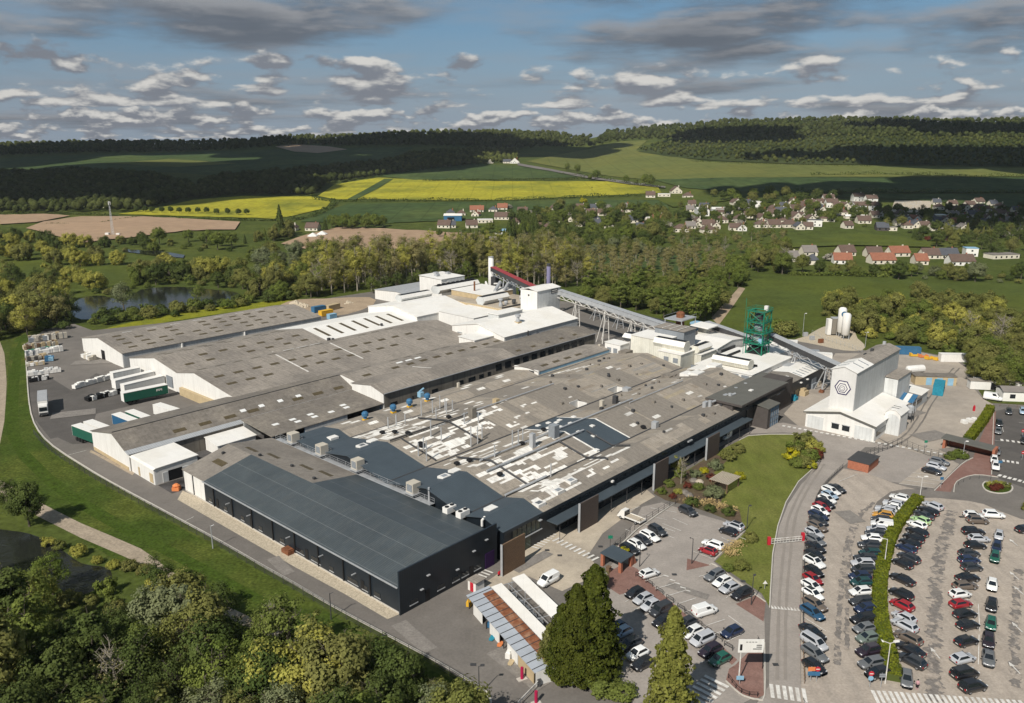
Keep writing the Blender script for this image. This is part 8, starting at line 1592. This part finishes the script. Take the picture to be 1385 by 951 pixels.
# ================================================================ village
Rv = random.Random(9)
def house(px,py,wpx,roof,kind,label,wall='house_cream',depth=9.5,storeys=1,group=None,name='house'):
 """kind l: the long side with its roof slope faces the valley; g: the gable does; h: hipped; f: flat"""
 c = G(px,py);dist = c.y;Lm = wpx * dist / 1090.0;a = Rv.uniform(-.2,.2)
 eave = 3.1 if storeys == 1 else 5.8;r = thing(name,label,'house' if name == 'house' else name.replace('_',' '),(c.x,c.y,c.z - .2),a,group)
 if kind == 'g': L,D = max(7.5,Lm),11.0
 else: L,D = max(8.0,Lm),depth
 mb = MB();hl,hd = L / 2,D / 2;rise = (hl if kind == 'g' else hd) * (.85 if kind != 'h' else .8);e = .4
 if kind == 'f':
  mb.box(-hl,hl,-hd,hd,0,eave);mb.build('wall',MT[wall],r);mb = MB();mb.box(-hl - .2,hl + .2,-hd - .2,hd + .2,eave,eave + .3);mb.build('roof',MT[roof],r)
 elif kind == 'g':
  A = [(-hl,-hd,0),(hl,-hd,0),(hl,-hd,eave),(0,-hd,eave + rise),(-hl,-hd,eave)];B = [(x,hd,z) for x,y,z in A]
  mb.poly(A);mb.poly(B[::-1])
  for k in range(5): mb.poly((A[k],B[k],B[(k + 1) % 5],A[(k + 1) % 5]))
  mb.build('wall',MT[wall],r);mb = MB();s = rise / hl
  mb.slab([(-hl - e,-hd - e,eave - e * s + .2),(0,-hd - e,eave + rise + .2),(0,hd + e,eave + rise + .2),(-hl - e,hd + e,eave - e * s + .2)],.25);mb.slab([(0,-hd - e,eave + rise + .2),(hl + e,-hd - e,eave - e * s + .2),(hl + e,hd + e,eave - e * s + .2),(0,hd + e,eave + rise + .2)],.25);ro = mb.build('roof',MT[roof],r)
 else:
  if kind == 'l':
   A = [(-hl,-hd,0),(-hl,hd,0),(-hl,hd,eave),(-hl,0,eave + rise),(-hl,-hd,eave)];B = [(hl,y,z) for x,y,z in A]
   mb.poly(A[::-1]);mb.poly(B)
   for k in range(5): mb.poly((A[k],B[k],B[(k + 1) % 5],A[(k + 1) % 5])[::-1])
   mb.build('wall',MT[wall],r);mb = MB();s = rise / hd
   mb.slab([(-hl - e,-hd - e,eave - e * s + .2),(hl + e,-hd - e,eave - e * s + .2),(hl + e,0,eave + rise + .2),(-hl - e,0,eave + rise + .2)],.25);mb.slab([(-hl - e,0,eave + rise + .2),(hl + e,0,eave + rise + .2),(hl + e,hd + e,eave - e * s + .2),(-hl - e,hd + e,eave - e * s + .2)],.25)
  else:
   mb.box(-hl,hl,-hd,hd,0,eave);mb.build('wall',MT[wall],r);mb = MB();q = max(.5,hl - hd);Z = eave + rise
   b = [(-hl - e,-hd - e,eave),(hl + e,-hd - e,eave),(hl + e,hd + e,eave),(-hl - e,hd + e,eave)];t1,t2 = (-q,0,Z),(q,0,Z)
   mb.poly((b[0],b[1],t2,t1));mb.poly((b[1],b[2],t2));mb.poly((b[2],b[3],t1,t2));mb.poly((b[3],b[0],t1));mb.poly(b[::-1])
  ro = mb.build('roof',MT[roof],r)
 if kind != 'f':
  mb = MB();mb.box(hl * .5 - .4,hl * .5 + .4,-.1,.7,eave + rise * .3,eave + rise + .9);mb.build('chimney',MT['house_cream' if Rv.random() < .5 else 'brick'],ro)
 n = max(2,int(L / 3.6))
 for k in range(n):
  x = -hl + L * (k + .5) / n;mb = MB();mb.box(x - .6,x + .6,-hd - .06,-hd - .005,.9,2.2);mb.build('window' if k != n // 2 else 'door',MT['glass'],r)
 if kind == 'g' or storeys == 2: mb = MB();mb.box(-.6,.6,-hd - .06,-hd - .005,eave + .1 if kind == 'g' else 3.6,eave + 1.3 if kind == 'g' else 4.8);mb.build('window',MT['glass'],r)
 return r
B_,R_,S_,G_r = 'tile_brown','tile_red','tile_slate','tile_grey'
CN = {B_: 'brown',R_: 'red',S_: 'slate',G_r: 'grey','white_roof': 'white','light_blue': 'pale blue'}
HOUSES = [(396.6,312,9,B_,'g','small brown roofed hamlet house behind the dark conifer'),(423.6,312,17,B_,'l','wide pinkish roofed hamlet house above the ploughed field'),(601.7,308,17,B_,'l','long brown roofed house by the blue and white workshop'),(637.8,308,15,B_,'l','brown roofed house with a white gable end of the lane'),(645,287,18,R_,'l','red roofed house at the upper lane of the hamlet'),(644,293,9,R_,'g','little red roofed house with a cream gable'),
 (656,301,20,'white_roof','f','cream flat fronted house with white upper floor'),(679.6,284,13,R_,'l','red roofed house behind the large brown roof'),(679.6,297,20,B_,'l','large steep brown roofed house beside the lawn'),(707,290,13,B_,'l','dark roofed house half hidden by trees'),(749,303,13,B_,'h','brown hipped house among the western gardens'),(740,312,10,B_,'h','low brown house below the hipped one'),(770.6,291,14,B_,'h','brown hipped house with a white dormer in the trees'),
 (803.8,299,15,S_,'h','slate grey hipped house in the western trees'),(858,301,17,S_,'l','long slate roofed house with white walls'),(873,299,11,'white_roof','f','low white garage by the slate roofed house'),(890.5,300,15,R_,'l','bright red roofed house near the western end'),(920.8,314,20,B_,'h','white house with a large brown hipped roof on the meadow edge'),(957.6,308,16,B_,'l','brown roofed house touching a lower one on the meadow edge'),(957,315,19,B_,'h','white garage house with brown hipped roof on the meadow edge'),
 (942,309,10,B_,'g','small house with grey gable between two brown roofs'),(953.3,292,11,B_,'g','tall white gabled house with two dark windows','house_white',8,2),(975,301,15,B_,'h','brown hipped house by the blossom tree'),(914,262,14,B_,'g','cream gabled farmhouse at the country road'),(930,268,12,B_,'h','white bungalow below the cream farmhouse'),(879.6,267,12,B_,'l','brown house at the end of the yellow field'),(898,266,16,'white_roof','f','long white wall-like outbuilding by the farmhouse'),
 (966.5,310,8,B_,'g','cream gable beside the white garage house'),(974,302,12,B_,'h','brown bungalow behind the cream gable'),(999,300,14,B_,'h','brown bungalow beside a dark conifer'),(1002,312,12,B_,'g','sharp white gabled house with one high window','house_white'),(1022.8,280,11,'white_roof','f','white cube house on the upper edge of the village','house_white',8,2),(1016,286,16,G_r,'f','grey flat roofed hall under the white cube house'),(1030.4,292,13,B_,'g','first cream gable of the stepped terrace'),(1029.3,299,12,B_,'g','cream gable in front of the stepped terrace'),
 (1043.4,292,12,B_,'l','second brown roof of the stepped terrace'),(1055.3,290,14,S_,'l','slate roof at the east end of the stepped terrace'),(1074.8,286,14,B_,'l','brown roof behind the tall cream gable'),(1071.6,277,12,B_,'g','cream gabled house on the upper street'),(1074.8,297,14,B_,'g','tall wide cream gable in the middle of the village'),(1084,296,10,B_,'g','smaller cream gable joined to the wide one'),(1028,308,16,B_,'h','brown hipped house in front of the stepped terrace'),(1045.6,308,16,B_,'l','white house with brown roof and cream side gable'),
 (1057.5,302,12,B_,'h','small brown roof tucked behind the dark red one'),(1067,308,20,B_,'h','dark red brown villa with a wide hipped roof'),(1094.3,279,13,B_,'l','brown roofed house at the upper street corner'),(1097.5,294,11,B_,'g','cream gable beside a pointed conifer'),(1101,306,18,S_,'f','white block house with dark upper floor on the meadow','house_white',8,2),(1107,283,12,S_,'h','dark roofed house with white front on the upper street'),(1119.5,275,14,B_,'l','long brown roofed white house on the top street','house_white',8,2),
 (1123.8,281,15,B_,'l','brown roofed white house below the top street','house_white',8,2),(1111,288,10,S_,'g','pale blue gabled house between brown roofs'),(1135.7,291,18,B_,'h','wide brown chalet roof with white trim'),(1118,300,18,B_,'h','brown bungalow facing the meadow bushes'),(1159.6,273,15,B_,'l','brown roof at the back of the white pair','house_white',8,2),(1161.7,285,16,B_,'l','tall brown roofed white house of the pair','house_white',8,2),(1177,276,15,B_,'l','brown roof behind the eastern white house','house_white',8,2),(1178,285,16,B_,'l','eastern white house of the pair with brown roof','house_white',8,2),
 (1167,302,17,B_,'l','cream bungalow beside the blue spruce'),(1190,292,11,B_,'g','small brown house below the cemetery'),(1224.6,301,12,S_,'g','white gable with slate roof east of the spruce','house_white'),(1235.4,302,13,R_,'g','white gable with red roof next to the slate one','house_white'),(1192,312,15,S_,'l','dark barn with a black roof on the meadow edge','dark_render'),(1204,312,13,G_r,'f','grey flat roofed shed beside the dark barn'),(1257.7,299,16,S_,'h','slate villa with white dormers'),(1293.5,305,18,R_,'l','cream house with a bright orange roof'),(1289,288,16,B_,'l','brown roofed house in the cloud shadow'),
 (1304.3,286,12,B_,'g','white gable peeping over dark trees'),(1325,286,12,B_,'g','grey white gable further along the shaded street'),(1270.7,295,14,'white_roof','f','pale low wall house behind the slate villa'),(1349,293,18,B_,'l','white roughcast house in the shaded trees','house_white'),(1337,306,22,S_,'l','long white house with a black roof and four dark windows','house_white'),(1378,305,18,S_,'h','dark slate villa at the east edge'),(1381,314,14,S_,'g','white dormered house below the dark villa'),(1288,327,11,'rust','g','dark red timber shed among shaded trees','red_sheet'),
 (1069,353,17,G_r,'l','grey roofed house at the west end of the lower row'),(1092.7,345,19,G_r,'l','cream house with a grey roof behind the lower row'),(1142.5,345,21,B_,'l','tall dark brown roof behind the red one','house_cream',10),(1138,356,23,R_,'l','red roofed cottage beside white blossom','house_white'),(1180,347,20,B_,'l','dark brown roof behind the long red roof'),(1191,356,32,R_,'l','long low red roofed cottage before the dark tree'),(1213.3,346,26,R_,'l','red orange roof between brown roof and brown barn'),(1098,357,14,S_,'h','small dark bungalow in the lower gardens'),(1256,349,22,B_,'l','reddish brown roofed house with white gable'),(1243,357,14,R_,'l','short red roofed annex beside the dark tree'),
 (1280,349,24,S_,'l','slate barn roof with an arched dark opening'),(1297.5,358,32,B_,'l','long brown roofed white house by the meadow','house_white'),(1311.5,346,11,'light_blue','f','narrow tower house with a pale blue roof','house_white',8,2),(1354,349,40,G_r,'f','long grey sheet roofed store at the east end of the lower row'),(177,280,34,G_r,'l','grey barn at the foot of the western wood','pale_wall'),(144,281,10,'white_roof','f','white shed next to the grey barn under the wood'),(696,221,12,B_,'g','white gabled hilltop house by the wood edge','house_white'),(686,221,10,S_,'l','dark roofed hilltop house behind hedges'),(663,221,8,B_,'g','small white hilltop gable in the shade')]
for h in HOUSES:
 px,py,w,roof,kind,lab = h[:6];house(px,py,w,roof,kind,lab,*h[6:])
# the packed rows between them
Rv2 = random.Random(33);HP = [(h[0],h[1]) for h in HOUSES]
for k in range(1600):
 if len(HP) > len(HOUSES) + 84: break
 west = Rv2.random() < .2;px = Rv2.uniform(600,905) if west else Rv2.uniform(930,1400);py = Rv2.uniform(282,312) if west else Rv2.uniform(276,312)
 if any(abs(px - a) < 7 and abs(py - b) < 5.5 for a,b in HP): continue
 if 1195 < px < 1262 and py < 292: continue
 HP.append((px,py));dk = px > 1270 or py < 284
 rf = Rv2.choice([B_,B_,B_,G_r,S_]);kd = Rv2.choice('lghl');house(px,py,Rv2.uniform(8,13),rf,kd,'small cream %s roofed house %s' % (CN[rf],'half hidden among the western gardens' if west else 'in the packed middle of the eastern village'),'house_cream',8.0,1,'packed %s houses under %s roofs' % ('western' if west else 'eastern',CN[rf]))
# workshops and odd buildings
for px,py,w,d,h,wm,rm,lab in ((613,299,24,14,5,'blue_paint','white_roof','blue and white village workshop'),(676.8,316,15,8,2.6,'house_white','light_blue','pool house with a flat blue roof'),(962,289,42,16,5,'pale_wall','white_roof','long pale blue and white village works shed'),(668,327,12,5,2.4,'tan_wall','tile_grey','orange timber kiosk among clipped cypresses'),(1155,296,26,6,2.2,'house_cream','white_roof','long cream garden wall building behind the bungalow')):
 c = G(px,py);L = w * c.y / 1115;r = thing('workshop',lab,'workshop',c,0);mb = MB();mb.box(-L / 2,L / 2,-d / 2,d / 2,-.3,h);mb.build('wall',MT[wm],r)
 mb = MB();mb.slab([(-L / 2 - .3,-d / 2 - .3,h + .2),(L / 2 + .3,-d / 2 - .3,h + .2),(L / 2 + .3,0,h + 1.6),(-L / 2 - .3,0,h + 1.6)],.2);mb.slab([(-L / 2 - .3,0,h + 1.6),(L / 2 + .3,0,h + 1.6),(L / 2 + .3,d / 2 + .3,h + .2),(-L / 2 - .3,d / 2 + .3,h + .2)],.2);mb.build('roof',MT[rm],r)
 mb = MB();mb.box(-L * .3,L * .1,-d / 2 - .08,-d / 2 - .005,.3,h * .7);mb.build('door',MT['glass'],r)
for px,py,lab in ((423.6,322,'larger white tent on the hamlet paddock'),(436,319,'smaller white tent on the hamlet paddock')): c = G(px,py);mb = MB();mb.lathe((0,0,0),[(5,0),(4.6,1.5),(.2,4)],6);solo(mb,'tent',MT['white_wall'],lab,'tent',c,.3)
# cemetery
mb = MB();pts = scatter([(1207,286),(1212,274),(1258,274),(1254,288)],2.0,420,None,False,51)
for p in pts: w = Rv.uniform(.5,1.0);mb.box(p.x - w,p.x + w,p.y - .5,p.y + .5,p.z,p.z + Rv.uniform(.5,1.4))
o = mb.build('cemetery_stones',MT['stone']);o['kind'] = 'stuff'
hill_sheet('cemetery_ground',[(1204,289),(1210,273),(1260,273),(1257,290)],MT['gravel'],lift=.3)
# lattice mast
c = G(153,320);r = thing('lattice_mast','grey lattice telecom mast with white panels beside the ploughed field','mast',c);H = 29.0;mb = MB()
for k in range(3): a = k * 2.094;mb.tube((1.3 * math.cos(a),1.3 * math.sin(a),0),(.35 * math.cos(a),.35 * math.sin(a),H),.12,n=4)
for j in range(14):
 z0,z1 = H * j / 14,H * (j + 1) / 14;r0,r1 = 1.3 - .95 * j / 14,1.3 - .95 * (j + 1) / 14
 for k in range(3): a,b = k * 2.094,(k + 1) * 2.094;mb.tube((r0 * math.cos(a),r0 * math.sin(a),z0),(r1 * math.cos(b),r1 * math.sin(b),z1),.07,n=4)
mb.build('lattice',MT['metal'],r)
for k in range(3): a = k * 2.094 + .4;mb = MB();mb.box(.8 * math.cos(a) - .25,.8 * math.cos(a) + .25,.8 * math.sin(a) - .25,.8 * math.sin(a) + .25,H - 3,H - .4);mb.build('antenna_panel',MT['white_wall'],r)
mb = MB();mb.box(-6,-3,-1.5,1.5,0,2.5);mb.box(3,6,-1,1,0,2.2);mb.build('equipment_cabinet',MT['white_wall'],r)
# ================================================================ sky,sun,clouds,camera
EL,SAZ = math.radians(42.8),math.radians(210.0)     # the sun stands behind the camera,to the west
sd = Vector((math.sin(SAZ) * math.cos(EL),math.cos(SAZ) * math.cos(EL),math.sin(EL)))
sun = bpy.data.lights.new('sun','SUN');sun.energy = 4.4;sun.angle = math.radians(0.53);sun.color = (1.0,0.95,0.87)
so = bpy.data.objects.new('sun',sun);COL.objects.link(so);so.rotation_euler = (-sd).to_track_quat('-Z','Y').to_euler();so.location = (0,0,300)
w = bpy.data.worlds.new('World');S.world = w;w.use_nodes = True;nt = w.node_tree;L = nt.links
bg = nt.nodes['Background'];bg.inputs['Strength'].default_value = 0.14
sky = nd(nt,'ShaderNodeTexSky');sky.sky_type = 'NISHITA';sky.sun_disc = False;sky.sun_elevation = EL;sky.sun_rotation = SAZ;sky.altitude = 80;sky.air_density = 1.0;sky.dust_density = 0.6;sky.ozone_density = 1.2
tc = nd(nt,'ShaderNodeTexCoord');sx = nd(nt,'ShaderNodeSeparateXYZ');L.new(tc.outputs['Generated'],sx.inputs[0])
def mth(op,a,b=None,c=None,clamp=False):
 n = nd(nt,'ShaderNodeMath',operation=op);n.use_clamp = clamp
 for i,v in enumerate((a,b,c)):
  if v is None: continue
  if hasattr(v,'links'): L.new(v,n.inputs[i])
  else: n.inputs[i].default_value = v
 return n.outputs[0]
X,Y,Z = sx.outputs
Zp = mth('MAXIMUM',Z,0.0)
az = mth('DIVIDE',X,mth('MAXIMUM',Y,.05))
py_ = mth('MULTIPLY',mth('LOGARITHM',mth('ADD',Zp,.035),math.e),2.4)
def noise(kx,ox,oy,scale,detail,rough):
 cb = nd(nt,'ShaderNodeCombineXYZ');L.new(mth('MULTIPLY_ADD',az,kx,ox),cb.inputs[0]);L.new(mth('ADD',py_,oy),cb.inputs[1])
 n = nd(nt,'ShaderNodeTexNoise',Scale=scale,Detail=detail,Roughness=rough);L.new(cb.outputs[0],n.inputs['Vector']);return n.outputs[0]
def smooth(v,a,b):
 n = nd(nt,'ShaderNodeMapRange');n.interpolation_type = 'SMOOTHSTEP';L.new(v,n.inputs[0]);n.inputs[1].default_value = a;n.inputs[2].default_value = b;return n.outputs[0]
skyc = mixc(nt,.8,sky.outputs[0],(.22,.86,1.6));skyc = mixc(nt,mth('MULTIPLY',smooth(Zp,.15,.0),.8),skyc,(1.55,1.85,2.25))
# broad grey banks,drawn out sideways
b0 = noise(3.0,4.2,1.3,1.15,9.0,.55);b1 = noise(3.0,4.2,1.42,1.15,9.0,.55)
bias = mth('ADD',mth('MULTIPLY',smooth(Zp,.03,.15),.07),mth('MULTIPLY',smooth(mth('ABSOLUTE',mth('SUBTRACT',az,.1)),.3,.0),-.05))
bm_ = smooth(mth('ADD',b0,bias),.47,.66)
bcol = mixc(nt,smooth(mth('SUBTRACT',b0,b1),-.02,.09),(.72,.8,.95),(1.75,1.75,1.8));bcol = mixc(nt,mth('MULTIPLY',smooth(b0,.56,.74),.7),bcol,(.62,.68,.8))
allc = mixc(nt,mth('MULTIPLY',bm_,.92),skyc,bcol)
# thin veil
allc = mixc(nt,mth('MULTIPLY',smooth(noise(2.2,9.0,5.0,1.6,7.0,.6),.42,.7),.5),allc,(1.7,1.85,2.05))
# small bright cumulus low over the land
def puffs(kx,ox,sc,lo,hi,zr,left):
 global allc
 c0 = noise(kx,ox,0.0,sc,9.0,.52);c1 = noise(kx,ox,.2,sc,9.0,.52);win = mth('MULTIPLY',smooth(Zp,zr[0],zr[1]),smooth(Zp,zr[3],zr[2]))
 cv = mth('ADD',c0,mth('SUBTRACT',mth('MULTIPLY',smooth(az,.35,-.5),left),mth('MULTIPLY',mth('SUBTRACT',1.0,win),.3)))
 m_ = smooth(cv,lo,hi);lt = smooth(mth('SUBTRACT',c0,c1),-.02,.13)
 cc = mixc(nt,lt,(1.15,1.25,1.45),(3.9,3.8,3.6));allc = mixc(nt,mth('MULTIPLY',m_,.95),allc,cc)
puffs(15.0,2.0,1.25,.485,.575,(-.01,.004,.03,.055),.05)
puffs(8.5,7.0,1.35,.51,.60,(.025,.04,.08,.115),.05)
L.new(allc,bg.inputs['Color'])
# unseen clouds added above the view so their shadows darken hills and village
MT['cloud'] = M('cloud_vapour',(0.85,0.86,0.88),var=.03,rough=1,spec=0)
def shade_cloud(gx,gy,rx,ry,alt=760.0,seed=1,th=70):
 """a lumpy cumulus whose shadow centre falls on ground point gx, gy"""
 R_ = random.Random(seed);k = alt / math.tan(EL);cx,cy = gx + math.sin(SAZ) * k,gy + math.cos(SAZ) * k
 bm = bmesh.new()
 for i in range(26):
  a = R_.uniform(0,6.28);q = math.sqrt(R_.random()) * .8;s = R_.uniform(.22,.42) * min(rx,ry)
  m_ = Matrix.Translation((cx + math.cos(a) * q * rx,cy + math.sin(a) * q * ry,alt + R_.uniform(0,th * .6))) @ Matrix.Diagonal((s * R_.uniform(.9,1.7),s * R_.uniform(.9,1.5),th * R_.uniform(.4,.9),1))
  bmesh.ops.create_icosphere(bm,subdivisions=2,radius=1.0,matrix=m_)
 for v in bm.verts: v.co += Vector((R_.uniform(-1,1),R_.uniform(-1,1),R_.uniform(-1,1))) * 6
 me = bpy.data.meshes.new('cloud');bm.to_mesh(me);bm.free();me.materials.append(MT['cloud']);me.polygons.foreach_set('use_smooth',[True] * len(me.polygons))
 o = bpy.data.objects.new('cloud',me);COL.objects.link(o);o['kind'] = 'stuff'
def shade_px(px,py,rx,ry,seed,alt=760.0): p = G(px,py);shade_cloud(p.x,p.y,rx,ry,alt,seed)
shade_px(60,262,330,260,1);shade_px(250,236,340,260,2);shade_px(430,222,330,230,3);shade_px(-120,215,500,300,4);shade_px(250,200,480,260,5);shade_px(520,195,420,240,6);shade_px(700,200,260,200,7)
shade_px(1380,215,420,260,9);shade_px(1400,262,300,140,11);shade_px(1140,256,230,45,12);shade_px(1330,300,110,60,13);shade_px(1120,208,170,60,14);shade_px(1010,180,150,160,15);shade_px(1290,172,200,200,16)
# the air: one even body of pale haze round everything
hm_ = bpy.data.materials.new('haze_air');hm_.use_nodes = True;hn = hm_.node_tree;hn.nodes.remove(hn.nodes['Principled BSDF'])
pv = nd(hn,'ShaderNodeVolumePrincipled');pv.inputs['Color'].default_value = (.8,.86,.93,1);pv.inputs['Density'].default_value = .000035;hn.links.new(pv.outputs[0],hn.nodes['Material Output'].inputs['Volume'])
mb = MB();mb.box(-3120,3120,-360,3120,-2.5,205);o = mb.build('haze',hm_);o['kind'] = 'stuff'
cam = bpy.data.cameras.new('camera');co_ = bpy.data.objects.new('camera',cam);COL.objects.link(co_);S.camera = co_
co_.location = (0,0,CAMH);co_.rotation_euler = (math.pi / 2 - PIT,0,0)
cam.sensor_fit = 'HORIZONTAL';cam.sensor_width = 36.0;cam.lens = 36.0 * FOC / 1385.0;cam.clip_start = 1.0;cam.clip_end = 12000.0
vs_ = S.view_settings;vs_.view_transform = 'Standard';vs_.look = 'None';vs_.exposure = 0.3;vs_.gamma = 1.0;vs_.use_curve_mapping = False
S.cycles.max_bounces = 5;S.cycles.diffuse_bounces = 4;S.cycles.glossy_bounces = 2;S.cycles.transmission_bounces = 2;S.cycles.use_denoising = True
